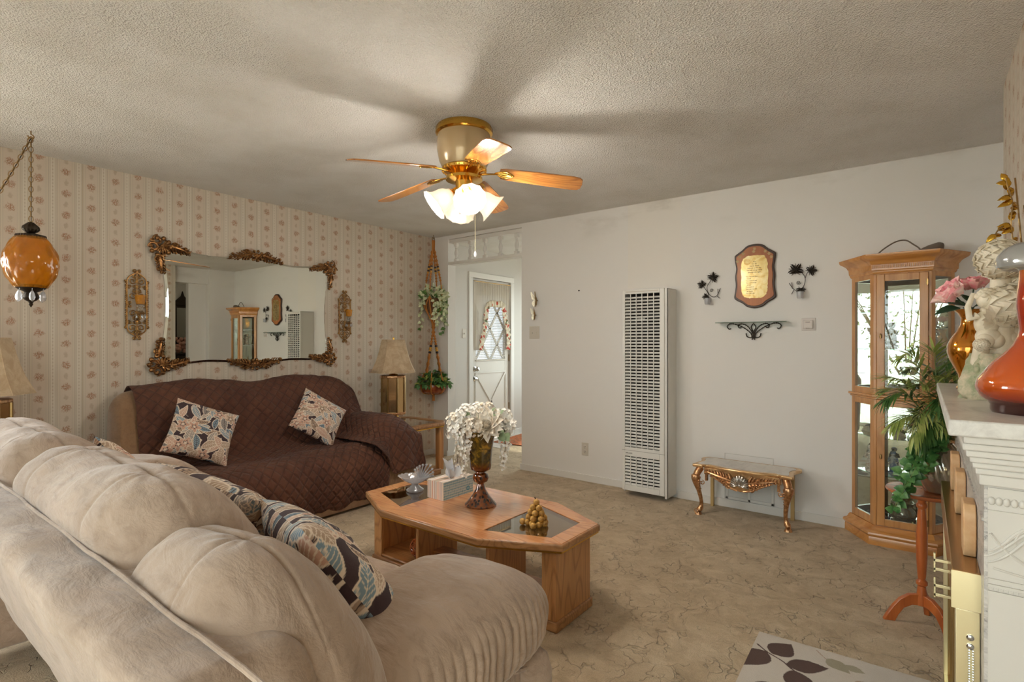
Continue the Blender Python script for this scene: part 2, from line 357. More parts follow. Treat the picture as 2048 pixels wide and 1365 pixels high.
# ------------------------------------------------------------------ geometry helpers
def wloc(o):
    v = Vector((0, 0, 0))
    while o: v += o.location; o = o.parent
    return v
def basis(d, up=(0, 0, 1)):
    d = Vector(d).normalized(); up = Vector(up)
    if abs(d.dot(up)) > .98: up = Vector((1, 0, 0)) if abs(d.x) < .9 else Vector((0, 1, 0))
    a = up.cross(d).normalized(); return a, d.cross(a).normalized(), d
class MB:
    def __init__(s): s.v = []; s.f = []; s.mi = []; s.uv = {}; s.c = []
    def add(s, V, Fc, mi=0, M=None):
        o = len(s.v)
        if M is not None: V = [M @ Vector(p) for p in V]
        s.v += [tuple(p) for p in V]; s.f += [tuple(i + o for i in q) for q in Fc]; s.mi += [mi] * len(Fc); return s
    def box(s, x0, y0, z0, x1, y1, z1, mi=0, M=None):
        V = [(x, y, z) for z in (z0, z1) for x, y in ((x0, y0), (x1, y0), (x1, y1), (x0, y1))]
        return s.add(V, [(0, 3, 2, 1), (4, 5, 6, 7), (0, 1, 5, 4), (1, 2, 6, 5), (2, 3, 7, 6), (3, 0, 4, 7)], mi, M)
    def cbox(s, c, d, mi=0, rz=0, M=None):
        m = Matrix.Translation(c) @ Matrix.Rotation(rz, 4, 'Z')
        if M is not None: m = M @ m
        a, b, e = d[0] / 2, d[1] / 2, d[2] / 2
        return s.box(-a, -b, -e, a, b, e, mi, m)
    def tube(s, P, r, n=8, closed=False, mi=0, flat=1, up=(0, 0, 1), M=None, caps=True):
        P = [Vector(p) for p in P]; m = len(P); rr = r if isinstance(r, (list, tuple)) else [r] * m
        a = None; V = []
        for i, p in enumerate(P):
            if closed: d = P[(i + 1) % m] - P[i - 1]
            else: d = P[min(i + 1, m - 1)] - P[max(i - 1, 0)]
            if d.length < 1e-9: d = Vector((0, 0, 1))
            d.normalize()
            if a is None: a, b, _ = basis(d, up)
            else:
                a = (a - d * a.dot(d))
                a = a.normalized() if a.length > 1e-6 else basis(d, up)[0]
                b = d.cross(a)
            for k in range(n):
                t = 2 * PI * k / n; V.append(p + a * (math.cos(t) * rr[i]) + b * (math.sin(t) * rr[i] * flat))
        Fc = []
        for i in range(m if closed else m - 1):
            j = (i + 1) % m
            for k in range(n): l = (k + 1) % n; Fc.append((i * n + k, i * n + l, j * n + l, j * n + k))
        if not closed and caps: Fc.append(tuple(range(n))[::-1]); Fc.append(tuple(range((m - 1) * n, m * n)))
        return s.add(V, Fc, mi, M)
    def cyl(s, p0, p1, r0, r1=None, n=16, mi=0, M=None): return s.tube([p0, p1], [r0, r0 if r1 is None else r1], n, mi=mi, M=M)
    def lathe(s, prof, c=(0, 0, 0), n=32, rad=None, mi=0, M=None, open_=False):
        V = []; m = len(prof)
        for i, (r, z) in enumerate(prof):
            for k in range(n):
                t = 2 * PI * k / n; q = r * (rad(t, i) if rad else 1)
                V.append((c[0] + q * math.cos(t), c[1] + q * math.sin(t), c[2] + z))
        Fc = [(i * n + k, i * n + (k + 1) % n, (i + 1) * n + (k + 1) % n, (i + 1) * n + k) for i in range(m - 1) for k in range(n)]
        if not open_:
            if prof[0][0] > 1e-5: Fc.append(tuple(range(n))[::-1])
            if prof[-1][0] > 1e-5: Fc.append(tuple(range((m - 1) * n, m * n)))
        return s.add(V, Fc, mi, M)
    def prism(s, poly, a0, a1, plane='xy', mi=0, M=None, inner=None):
        f = {'xy': lambda a, b, c: (a, b, c), 'xz': lambda a, b, c: (a, c, b), 'yz': lambda a, b, c: (c, a, b)}[plane]
        n = len(poly); V = [f(a, b, a0) for a, b in poly] + [f(a, b, a1) for a, b in poly]
        if inner is None:
            Fc = [tuple(range(n))[::-1], tuple(range(n, 2 * n))] + [(i, (i + 1) % n, n + (i + 1) % n, n + i) for i in range(n)]
        else:
            V += [f(a, b, a0) for a, b in inner] + [f(a, b, a1) for a, b in inner]; Fc = []
            for i in range(n):
                j = (i + 1) % n
                Fc += [(i, j, n + j, n + i), (2 * n + j, 2 * n + i, 3 * n + i, 3 * n + j), (n + i, n + j, 3 * n + j, 3 * n + i), (j, i, 2 * n + i, 2 * n + j)]
        return s.add(V, Fc, mi, M)
    def grid(s, fn, nu, nv, cu=False, cv=False, mi=0, M=None, uv=None):
        o = len(s.v); V = [fn(i / (nu if cu else nu - 1), j / (nv if cv else nv - 1)) for j in range(nv) for i in range(nu)]
        Fc = []
        for j in range(nv if cv else nv - 1):
            for i in range(nu if cu else nu - 1):
                a, b = (i + 1) % nu, (j + 1) % nv; Fc.append((j * nu + i, j * nu + a, b * nu + a, b * nu + i))
        if uv:
            for j in range(nv):
                for i in range(nu): s.uv[o + j * nu + i] = uv(i / (nu - 1), j / (nv - 1))
        return s.add(V, Fc, mi, M)
    def ball(s, c, r, nu=12, nv=8, mi=0, M=None):
        r = r if isinstance(r, tuple) else (r, r, r)
        pr = [(math.sin(PI * j / nv), -math.cos(PI * j / nv)) for j in range(nv + 1)]
        V = []
        for a, z in pr:
            for k in range(nu): t = 2 * PI * k / nu; V.append((c[0] + r[0] * a * math.cos(t), c[1] + r[1] * a * math.sin(t), c[2] + r[2] * z))
        Fc = [(i * nu + k, i * nu + (k + 1) % nu, (i + 1) * nu + (k + 1) % nu, (i + 1) * nu + k) for i in range(nv) for k in range(nu)]
        return s.add(V, Fc, mi, M)
    def leaf(s, p, d, n, L, W, curl=.15, fold=.12, mi=0, seg=5, shape=.75):
        p = Vector(p); d = Vector(d).normalized(); n = Vector(n); b = d.cross(n)
        if b.length < 1e-4: n = Vector((1, 0, .2)); b = d.cross(n)
        b.normalize(); n = b.cross(d).normalized(); V = []
        for i in range(seg + 1):
            t = i / seg; w_ = W * .5 * math.sin(PI * min(1, t ** shape)) + (0.0008 if 0 < i < seg else 0)
            c = p + d * (L * t) - n * (curl * L * t * t)
            V += [c - b * w_ + n * (fold * w_ * 2), c, c + b * w_ + n * (fold * w_ * 2)]
        Fc = []
        for i in range(seg):
            for k in (0, 1): a = i * 3 + k; Fc.append((a, a + 1, a + 4, a + 3))
        return s.add(V, Fc, mi)
    def build(s, name, mat, parent=None, smooth=38, bevel=0, seg=2, sub=0, solid=0, local=False, colors=None):
        me = bpy.data.meshes.new(name); off = Vector((0, 0, 0))
        if parent is not None and not local: off = wloc(parent)
        me.from_pydata([tuple(Vector(p) - off) for p in s.v] if off.length > 0 else s.v, [], s.f); me.update()
        for m in (mat if isinstance(mat, (list, tuple)) else [mat]): me.materials.append(MAT[m])
        if any(s.mi): me.polygons.foreach_set('material_index', s.mi)
        if s.uv:
            l = me.uv_layers.new(name='UVMap'); li = np.zeros(len(me.loops), dtype=np.int32); me.loops.foreach_get('vertex_index', li)
            a = np.zeros((len(s.v), 2), dtype=np.float32)
            for k, q in s.uv.items(): a[k] = q
            l.data.foreach_set('uv', a[li].ravel())
        if colors is not None:
            ca = me.color_attributes.new('Col', 'FLOAT_COLOR', 'POINT'); ca.data.foreach_set('color', np.asarray(colors, dtype=np.float32).ravel())
        if smooth:
            me.polygons.foreach_set('use_smooth', [True] * len(me.polygons)); me.set_sharp_from_angle(angle=R(smooth))
        o = bpy.data.objects.new(name, me); COL.objects.link(o)
        if parent is not None: o.parent = parent
        if bevel:
            b = o.modifiers.new('b', 'BEVEL'); b.width = bevel; b.segments = seg; b.limit_method = 'ANGLE'; b.angle_limit = R(35)
        if solid: b = o.modifiers.new('s', 'SOLIDIFY'); b.thickness = solid; b.offset = 0
        if sub: b = o.modifiers.new('u', 'SUBSURF'); b.levels = sub; b.render_levels = sub
        return o
def tag(o, label, cat, group=None):
    o['label'] = label; o['category'] = cat
    if group: o['group'] = group
    return o
def thing(name, label, cat, loc=(0, 0, 0), group=None):
    o = bpy.data.objects.new(name, None); COL.objects.link(o); o.location = loc; o.empty_display_size = .05
    return tag(o, label, cat, group)
def struct(name, mb, mat, **k):
    o = mb.build(name, mat, **k); o['kind'] = 'structure'; return o
def kids(o): return [c for c in bpy.data.objects if c.parent == o]
def dup(o, loc=None, rz=None, label=None, parent=None):
    c = o.copy(); COL.objects.link(c)
    if parent is not None: c.parent = parent
    if loc is not None: c.location = loc
    if rz is not None: c.rotation_euler = (0, 0, rz)
    if label: c['label'] = label
    for ch in kids(o): dup(ch, parent=c)
    return c
def arc(c, r, a0, a1, n=12, plane='yz'):
    out = []
    for i in range(n + 1):
        a = R(a0 + (a1 - a0) * i / n); p, q = r * math.cos(a), r * math.sin(a)
        out.append({'yz': (c[0], c[1] + p, c[2] + q), 'xz': (c[0] + p, c[1], c[2] + q), 'xy': (c[0] + p, c[1] + q, c[2])}[plane])
    return out
def catmull(P, n=8, closed=False):
    P = [Vector(p) if len(p) == 3 else Vector((*p, 0)) for p in P]; m = len(P); out = []
    for i in range(m if closed else m - 1):
        g = lambda k: P[k % m] if closed else P[max(0, min(m - 1, k))]
        a, b, c, d = g(i - 1), g(i), g(i + 1), g(i + 2)
        for k in range(n):
            t = k / n; out.append(.5 * ((2 * b) + (c - a) * t + (2 * a - 5 * b + 4 * c - d) * t * t + (3 * b - a - 3 * c + d) * t ** 3))
    if not closed: out.append(P[-1])
    return out
def spiral(c, r0, turns, a0, n=26, sgn=1, plane='xz', rend=.12):
    """points from the outer end to the middle, in a plane through c"""
    out = []
    for i in range(n + 1):
        t = i / n; a = R(a0) + sgn * turns * 2 * PI * t; r = r0 * (1 - (1 - rend) * t)
        p, q = r * math.cos(a), r * math.sin(a)
        out.append({'yz': (c[0], c[1] + p, c[2] + q), 'xz': (c[0] + p, c[1], c[2] + q)}[plane])
    return out
def fbm(x, y, z, o=3): return noise.fractal(Vector((x, y, z)), 1.0, 2.0, o)
def superbox(mb, c, h, e=.35, nu=48, nv=32, fn=None, mi=0, M=None):
    """rounded cushion: superellipsoid with half sizes h; fn displaces (p, n)"""
    def sp(v, p): return math.copysign(abs(v) ** p, v)
    def g(u, v):
        a = 2 * PI * u; b = PI * (v - .5)
        x = h[0] * sp(math.cos(b), e) * sp(math.cos(a), e); y = h[1] * sp(math.cos(b), e) * sp(math.sin(a), e); z = h[2] * sp(math.sin(b), e)
        p = Vector((x, y, z))
        if fn: p = fn(p)
        return tuple(Vector(c) + p)
    return mb.grid(g, nu, nv, cu=True, mi=mi, M=M)
def text(name, s, size, loc, rot, mat, parent=None, ext=.0005, align='LEFT'):
    cu = bpy.data.curves.new(name, 'FONT'); cu.body = s; cu.size = size; cu.extrude = ext; cu.align_x = align
    cu.materials.append(MAT[mat]); tmp = bpy.data.objects.new(name + '_t', cu); COL.objects.link(tmp)
    bpy.context.view_layer.update(); me = bpy.data.meshes.new_from_object(tmp.evaluated_get(bpy.context.evaluated_depsgraph_get()))
    bpy.data.objects.remove(tmp); bpy.data.curves.remove(cu)
    o = bpy.data.objects.new(name, me); COL.objects.link(o); o.rotation_euler = rot
    if parent is not None: o.parent = parent; o.location = Vector(loc) - wloc(parent)
    else: o.location = loc
    return o
def smat(pts): return pts

# leaf print fabric painted on a grid -------------------------------------------------
def leaf_print(n, seed=3, size=.45):
    rg = np.random.default_rng(seed); yy, xx = np.mgrid[0:n, 0:n] / (n - 1) * size
    plum, blue, tan, cream, pink, grey = [np.array(lin(c)) for c in ((62, 44, 48), (124, 146, 160), (176, 150, 128), (224, 208, 190), (196, 156, 136), (150, 142, 136))]
    img = np.ones((n, n, 3)) * plum; items = []
    for gx in np.linspace(0, size, 9):
        for gy in np.linspace(0, size, 9): items.append((gx + rg.uniform(-.03, .03), gy + rg.uniform(-.03, .03)))
    rg.shuffle(items)
    for cx, cy in items:
        a = rg.uniform(0, 6.28); L = rg.uniform(.04, .075); W = L * rg.uniform(.28, .42); kind = rg.integers(0, 3); base = [blue, tan, grey, pink, blue, tan][rg.integers(0, 6)]
        dx, dy = xx - cx, yy - cy; p = dx * math.cos(a) + dy * math.sin(a); q = -dx * math.sin(a) + dy * math.cos(a)
        q = q + .18 * p * p / L * rg.choice([-1, 1]); t = (p / L + 1) / 2; ok = (t > 0) & (t < 1); tt = np.clip(t, 0, 1)
        half = W * np.sin(PI * tt ** .8) * (1 + (.22 * np.abs(np.sin(tt * PI * 5)) if kind == 1 else 0))
        d = np.abs(q) / np.maximum(half, 1e-5)
        inside = ok & (d < 1); edge = ok & (d >= 1 - .0035 / np.maximum(half, .004)) & (np.abs(q) < half + .001)
        img[inside] = base * (1.0 if kind else .95)
        vein = inside & ((np.abs(q) < .0012) | (((p * 1.0 + np.abs(q) * .9) % .013) < .0028)); img[vein] = cream if kind != 2 else plum
        img[edge] = cream
    for _ in range(9):
        cx, cy = rg.uniform(0, size, 2); r = np.hypot(xx - cx, yy - cy); th = np.arctan2(yy - cy, xx - cx)
        rr = .03 * (1 + .35 * np.cos(th * 5)); img[r < rr + .003] = cream; img[r < rr] = pink if rg.random() < .5 else tan
        img[(r < rr * .45)] = plum; img[(r < rr * .3)] = cream
    for _ in range(16):
        cx, cy, a = rg.uniform(0, size), rg.uniform(0, size), rg.uniform(0, 6.28)
        for k in range(7):
            r = np.hypot(xx - cx - k * .008 * math.cos(a + k * .12), yy - cy - k * .008 * math.sin(a + k * .12)); img[r < .0022] = cream
    return np.concatenate([img, np.ones((n, n, 1))], 2).reshape(-1, 4)
def pillow(name, label, loc, rot, size=.44, thick=.075, seed=3, group='leaf print throw pillows', n=200):
    """square throw pillow, lying in its own xy plane, then turned"""
    mb = MB(); h = size / 2; cols = leaf_print(n, seed, size)
    def mk(sg):
        def g(u, v):
            a, b = 2 * u - 1, 2 * v - 1
            pin = 1 - .07 * (1 - b * b) * (abs(a) ** 3); pin2 = 1 - .07 * (1 - a * a) * (abs(b) ** 3)
            e = max(0, (1 - a ** 4)) ** .55 * max(0, (1 - b ** 4)) ** .55
            wr = .006 * fbm(a * 2.2, b * 2.2, seed + sg, 3) * e
            return (a * h * pin, b * h * pin2, sg * (thick * e * (.8 + .2 * (1 - a * a) * (1 - b * b)) + wr))
        return g
    mb.grid(mk(1), n, n); mb.grid(lambda u, v: mk(-1)(1 - u, v), n, n)
    o = mb.build(name, 'leaf_print', colors=np.concatenate([cols, cols]))
    o.location = loc; o.rotation_euler = rot; return tag(o, label, 'pillow', group)
# ------------------------------------------------------------------ the room
YB = 4.26; XL = -4.40; ZC = 2.44
struct('floor', MB().box(-4.62, -1.24, -.12, 2.4, 6.85, 0), 'carpet', smooth=0)
struct('ceiling', MB().box(-4.7, -1.3, ZC, 2.5, 6.95, ZC + .12), 'popcorn', smooth=0)
m = MB(); m.box(XL - .13, -1.24, 0, XL, -1.0, ZC).box(XL - .13, .2, 0, XL, 4.38, ZC).box(XL - .13, -1.0, 0, XL, .2, .9).box(XL - .13, -1.0, 2.0, XL, .2, ZC)
struct('wall_left', m, 'wallpaper_y', smooth=0)
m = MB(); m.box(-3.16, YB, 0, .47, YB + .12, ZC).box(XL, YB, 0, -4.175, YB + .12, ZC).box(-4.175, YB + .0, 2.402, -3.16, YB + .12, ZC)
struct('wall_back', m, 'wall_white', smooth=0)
struct('wall_chimney', MB().box(.29, 1.15, 0, 1.45, 3.335, ZC), 'wallpaper_y', smooth=0)
m = MB(); m.box(.37, 3.86, 0, .60, YB, ZC).box(.50, 3.60, 0, .60, 3.86, ZC).box(.42, 3.335, 2.2, .60, 3.86, ZC)
struct('wall_right', m, 'wall_white', smooth=0)
struct('wall_right_near', MB().box(.66, -1.24, 0, .78, 1.15, ZC), 'wallpaper_y', smooth=0)
m = MB(); m.box(2.2, 3.2, 0, 2.32, 6.85, ZC).box(.47, YB + .3, 0, 2.2, YB + .42, ZC).box(1.45, 3.2, 0, 2.2, 3.3, ZC)
struct('wall_side_room', m, 'wall_white', smooth=0)
# rear wall with the sliding door opening
m = MB(); m.box(-4.5, -1.24, 0, -1.6, -1.12, ZC).box(.7, -1.24, 0, .78, -1.12, ZC).box(-1.6, -1.24, 2.06, .7, -1.12, ZC)
struct('wall_rear', m, 'wall_white', smooth=0)
# hall walls
m = MB(); XH = -4.46
m.box(XH - .12, 4.38, 0, XH, 4.975, ZC).box(XH - .12, 5.755, 0, XH, 6.85, ZC).box(XH - .12, 4.975, 2.075, XH, 5.755, ZC)
struct('wall_hall', m, 'white_paint', smooth=0)
m = MB(); m.box(-4.6, 6.7, 0, -4.3, 6.82, ZC).box(-2.5, 6.7, 0, 2.3, 6.82, ZC).box(-4.3, 6.7, 0, -2.5, 6.82, .6).box(-4.3, 6.7, 2.1, -2.5, 6.82, ZC)
struct('wall_hall_end', m, 'white_paint', smooth=0)
# baseboards
m = MB(); m.box(-3.16, YB - .013, 0, -1.98, YB, .062).box(-1.58, YB - .013, 0, .37, YB, .062).box(-4.39, YB - .013, 0, -4.175, YB, .062)
m.box(-3.172, YB - .013, 0, -3.16, YB + .13, .062)
struct('baseboard_back', m, 'trim_white', bevel=.003)
struct('baseboard_left', MB().box(XL, .2, 0, XL + .013, YB - .013, .062), 'trim_white', bevel=.003)
struct('baseboard_hall', MB().box(XH, 4.38, 0, XH + .013, 4.9, .07).box(XH, 5.83, 0, XH + .013, 6.7, .07), 'trim_white', bevel=.003)
struct('floor_entry', MB().box(-4.45, 4.95, 0, -4.0, 6.2, .006), 'marble_white', smooth=0)
# seams of an old cover panel on the back wall
m = MB(); px0, px1, pz0, pz1 = -1.215, -.87, .062, .412
for a in ((px0, pz0, px0 + .004, pz1), (px1 - .004, pz0, px1, pz1), (px0, pz1 - .004, px1, pz1)): m.box(a[0], YB - .004, a[1], a[2], YB, a[3])
struct('trim_1', m, 'white_paint', smooth=0)
# windows and sliding door
w1 = bpy.data.objects.new('window_1', None); COL.objects.link(w1); w1['kind'] = 'structure'; w1.location = (-.95, -1.18, 0)
m = MB()
for a in ((-1.6, 0, -1.54, 2.06), (.64, 0, .7, 2.06), (-1.6, 2.0, .7, 2.06), (-1.6, 0, .7, .05), (-.50, 0, -.44, 2.0)): m.box(a[0], -1.2, a[1], a[2], -1.15, a[3])
m.build('window_frame', 'trim_white', w1, bevel=.004)
MB().box(-1.54, -1.182, .05, -.50, -1.178, 2.0).box(-.44, -1.172, .05, .64, -1.168, 2.0).build('window_pane', 'tinted_pane', w1, smooth=0)
w4 = bpy.data.objects.new('added_window', None); COL.objects.link(w4); w4['kind'] = 'structure'; w4.location = (XL, -.4, .9)  # unseen window, added to let more daylight into the room
m = MB()
for a in ((-1.0, .9, -.95, 2.0), (.15, .9, .2, 2.0), (-1.0, 1.95, .2, 2.0), (-1.0, .9, .2, .95), (-.42, .95, -.38, 1.95)): m.box(XL - .1, a[0], a[1], XL - .04, a[2], a[3])
m.build('window_frame', 'trim_white', w4, bevel=.004)
MB().box(XL - .072, -.95, .95, XL - .068, .15, 1.95).build('window_pane', 'pane', w4, smooth=0)
w3 = bpy.data.objects.new('window_2', None); COL.objects.link(w3); w3['kind'] = 'structure'; w3.location = (-3.4, 6.76, .6)
m = MB()
for a in ((-4.3, .6, -4.25, 2.1), (-2.55, .6, -2.5, 2.1), (-4.3, 2.05, -2.5, 2.1), (-4.3, .6, -2.5, .65), (-3.42, .65, -3.38, 2.05)): m.box(a[0], 6.74, a[1], a[2], 6.79, a[3])
m.build('window_frame', 'trim_white', w3, bevel=.004)
MB().box(-4.25, 6.762, .65, -2.55, 6.766, 2.05).build('window_pane', 'tinted_pane', w3, smooth=0)

# entry door with lattice window, in the hall wall
d = bpy.data.objects.new('door_1', None); COL.objects.link(d); d['kind'] = 'structure'; d.location = (XH, 5.365, 0)
XD = XH - .02
y0, y1 = 4.985, 5.745; wy0, wy1, wz0, wz1 = 5.07, 5.66, 1.02, 1.86
m = MB(); m.box(XD - .04, y0, .01, XD, wy0, 2.065).box(XD - .04, wy1, .01, XD, y1, 2.065).box(XD - .04, wy0, .01, XD, wy1, wz0).box(XD - .04, wy0, wz1, XD, wy1, 2.065)
m.build('door_slab', 'door_white', d, bevel=.003)
m = MB()                                     # lattice of slanted bars
def bar(mb, y_0, z_0, y_1, z_1, wd=.028, x0=XD - .026, x1=XD - .012):
    dy, dz = y_1 - y_0, z_1 - z_0; L = math.hypot(dy, dz); ny, nz = -dz / L * wd / 2, dy / L * wd / 2
    mb.prism([(y_0 + ny, z_0 + nz), (y_1 + ny, z_1 + nz), (y_1 - ny, z_1 - nz), (y_0 - ny, z_0 - nz)], x0, x1, 'yz')
W_, H_ = wy1 - wy0, wz1 - wz0
for k in (-1, 0, 1, 2, 3):
    for sg in (1, -1):
        pts = []
        a0 = wy0 + k * W_ / 2
        for t in np.linspace(0, 1, 61):
            yy = a0 + (sg * t) * W_ / 2 * 2; zz = wz0 + t * H_
            if wy0 <= yy <= wy1: pts.append((yy, zz))
        if len(pts) > 4: bar(m, *pts[0], *pts[-1])
m.build('lattice', 'door_white', d, smooth=0)
MB().box(XH - .12, 4.975, 0, XH - .045, 4.996, 2.075).box(XH - .12, 5.738, 0, XH - .062, 5.755, 2.075).box(XH - .12, 4.996, 2.055, XH - .062, 5.738, 2.075).build('door_jamb', 'trim_white', d, smooth=0)
MB().box(XD - .032, wy0, wz0, XD - .03, wy1, wz1).build('door_pane', 'shaded_pane', d, smooth=0)
m = MB()                                     # crossed panel below
pz0, pz1 = .12, .86
for a in ((wy0 - .02, pz0, wy0 + .0, pz1), (wy1, pz0, wy1 + .02, pz1), (wy0 - .02, pz1, wy1 + .02, pz1 + .02), (wy0 - .02, pz0 - .02, wy1 + .02, pz0)): m.box(XD, a[0], a[1], XD + .012, a[2], a[3])
bar(m, wy0, pz0, wy1, pz1, .03, XD, XD + .012); bar(m, wy0, pz1, wy1, pz0, .03, XD, XD + .012)
m.build('door_moulding', 'door_white', d, bevel=.003)
def knob(z, big):
    k = MB(); M = Matrix.Translation((XD, y0 + .06, z)) @ Matrix.Rotation(PI / 2, 4, 'Y')
    k.lathe([(.033, 0), (.033, .006), (.013, .012), (.012, .03)] + ([(.026, .038), (.031, .052), (.022, .066), (0, .068)] if big else [(.02, .032), (.02, .036), (0, .037)]), n=20, M=M)
    return k.build('door_knob' if big else 'deadbolt', 'chrome', d)
knob(.925, 1); knob(.80, 0)
for z in (.4, 1.05, 1.75): MB().box(XD, y1 - .008, z - .045, XD + .006, y1 + .006, z + .045).build('hinge', 'dull_brass', d)
m = MB()
for a in ((y0 - .075, 0, y0 - .006, 2.07), (y1 + .006, 0, y1 + .075, 2.07), (y0 - .075, 2.07, y1 + .075, 2.14)): m.box(XH, a[0], a[1], XH + .016, a[2], a[3])
struct('trim_2', m, 'trim_white', bevel=.004)
# blinds between glass and room
b = thing('window_blind', 'white horizontal mini blind over the lattice window of the entry door', 'blind', (XD, 5.365, 1.0))
m = MB()
for i in range(38):
    z = 1.045 + i * .0213; m.box(XD + .003, wy0 + .0, z, XD + .013, wy1, z + .0015, M=Matrix.Translation((XD, 0, z)) @ Matrix.Rotation(.5, 4, 'Y') @ Matrix.Translation((-XD, 0, -z)))
m.build('slat', 'blind_white', b, smooth=0)['kind'] = 'stuff'
MB().box(XD + .002, wy0 - .01, 1.022, XD + .016, wy1 + .01, 1.038).build('bottom_rail', 'blind_white', b)
MB().box(XD + .002, wy0 - .01, 1.855, XD + .02, wy1 + .01, 1.885).build('head_rail', 'blind_white', b)
# curtain: sheer panel with ruffled fruit-print border
cu = thing('door_curtain', 'sheer white curtain with ruffled red fruit print border on the entry door', 'curtain', (XD + .03, 5.365, 1.4))
inn = [(5.13, 1.16), (5.17, 1.30), (5.21, 1.42), (5.235, 1.56), (5.26, 1.70), (5.33, 1.745), (5.45, 1.745), (5.55, 1.74), (5.585, 1.62), (5.63, 1.50), (5.665, 1.38), (5.67, 1.25), (5.66, 1.16)]
ip = catmull([(a, b_, 0) for a, b_ in inn], 6); mids = (5.4, 1.3)
def sheer(u, v):
    i = u * (len(ip) - 1); a = ip[int(i)].lerp(ip[min(len(ip) - 1, int(i) + 1)], i % 1)
    oy = 5.365 + (a.x - 5.365) * 1.0; 
    ty = max(5.0, min(5.735, 5.365 + (a.x - 5.365) * 1.45)) if a.y < 1.70 else a.x * .6 + .4 * (5.365 + (a.x - 5.365) * 1.45)
    tz = a.y if a.y < 1.6 else 2.0
    if .2 < u < .8: s_ = (u - .2) / .6; ty = 5.0 + s_ * .735; tz = 2.02
    elif u <= .2: ty = 5.0; tz = 1.16 + (u / .2) * .86
    else: ty = 5.735; tz = 1.16 + ((1 - u) / .2) * .86
    y = a.x + (ty - a.x) * v; z = a.y + (tz - a.y) * v
    return (XD + .028 + .008 * math.sin(y * 130) * (.3 + .7 * v), y, z)
MB().grid(sheer, 140, 10).build('sheer_panel', 'curtain_sheer', cu)
def ruffle(u, v):
    i = u * (len(ip) - 1); k = int(i); a = ip[k].lerp(ip[min(len(ip) - 1, k + 1)], i % 1); nx = ip[min(len(ip) - 1, k + 1)] - ip[max(0, k - 1)]
    nrm = Vector((-nx.y, nx.x, 0)).normalized(); p = a + nrm * ((v - .3) * .085)
    return (XD + .04 + .010 * math.sin(u * 150) * (.3 + abs(v - .3)), p.x, p.y)
MB().grid(ruffle, 260, 6).build('ruffle', 'fruit_print', cu, solid=.001)
MB().tube([(XD + .03, 5.0, 2.03), (XD + .03, 5.735, 2.03)], .006).build('curtain_rod', 'dull_brass', cu)
# hall light switch, hall rug
def plate(name, label, x, y, z, w_, h, axis, tog=1, mat='ivory_plastic', outlet=False):
    t_ = thing(name, label, 'outlet' if outlet else 'light switch', (x, y, z))
    M = Matrix.Translation((x, y, z)) @ (Matrix.Rotation(PI, 4, 'Z') if axis == 'y' else Matrix.Rotation(-PI / 2, 4, 'Z') if axis == 'x' else Matrix())
    m = MB(); m.box(-w_ / 2, 0, -h / 2, w_ / 2, .006, h / 2, M=M); m.build('cover_plate', mat, t_, bevel=.003)
    if outlet:
        for s_ in (-1, 1):
            k = MB(); k.lathe([(.017, 0), (.017, .004), (.015, .005)], n=20, M=M @ Matrix.Translation((0, .004, s_ * .021)) @ Matrix.Rotation(-PI / 2, 4, 'X'))
            q = k.build('socket', mat, t_)
            MB().box(-.008, .0085, s_ * .021 - .002, -.005, .0095, s_ * .021 + .007, M=M).box(.005, .0085, s_ * .021 - .002, .008, .0095, s_ * .021 + .007, M=M).box(-.0025, .0085, s_ * .021 - .011, .0025, .0095, s_ * .021 - .007, M=M).build('slot', 'dark_void', q)
    else:
        for i in range(tog):
            x_ = (i - (tog - 1) / 2) * .046
            MB().box(x_ - .005, .004, -.012, x_ + .005, .014, .006, M=M).build('toggle', mat, t_, bevel=.001)
    return t_
plate('light_switch', 'single ivory light switch on the hall wall left of the entry door', XH, 4.83, 1.37, .07, .115, 'x')
plate('light_switch', 'double ivory light switch below the metal butterflies', -3.003, YB, 1.357, .12, .12, 'y', 2)
plate('wall_outlet', 'ivory electrical outlet low on the white wall left of the heater', -2.44, YB, .291, .07, .115, 'y', outlet=True)
m = MB(); m.box(-.33, -.42, .006, .33, .42, .014); r_ = m.build('hall_rug', 'rug_hall', bevel=.004); r_.location = (-4.0, 5.62, 0); r_.rotation_euler = (0, 0, .1)
tag(r_, 'orange and dark patterned rug on the hall floor before the entry door', 'rug')
# spindle transom
tr = thing('spindle_transom', 'white painted transom of turned spindles over the hall opening', 'transom', (-3.67, YB + .06, 2.12))
MB().box(-4.175, YB + .02, 2.36, -3.16, YB + .1, 2.40).build('top_rail', 'trim_white', tr, bevel=.003)
MB().box(-4.175, YB + .005, 2.118, -3.16, YB + .11, 2.15).build('bottom_rail', 'trim_white', tr, bevel=.004)
sp = None
for i in range(5):
    x = -4.105 + i * .21
    if sp is None:
        m = MB(); m.box(x - .02, YB + .04, 2.15, x + .02, YB + .08, 2.185).box(x - .02, YB + .04, 2.325, x + .02, YB + .08, 2.36)
        m.lathe([(.018, 2.185), (.012, 2.19), (.019, 2.196), (.012, 2.202), (.013, 2.21), (.021, 2.235), (.022, 2.255), (.014, 2.285), (.011, 2.30), (.019, 2.306), (.012, 2.312), (.018, 2.325)], (x, YB + .06, 0), 20)
        sp = m.build('spindle', 'trim_white', tr); sx = x
    else:
        c = sp.copy(); COL.objects.link(c); c.location = (x - sx, 0, 0)
hl = thing('added_hall_light', 'unseen white globe added to brighten the hall beyond the opening', 'pendant light', (-3.0, 5.6, ZC))  # unseen lamp, added to brighten the hall and its ceiling
MB().cyl((-3.0, 5.6, ZC), (-3.0, 5.6, ZC - .35), .006, n=8).build('rod', 'brass', hl)
MB().ball((-3.0, 5.6, ZC - .42), .10, 24, 16).build('globe', 'globe_white', hl)
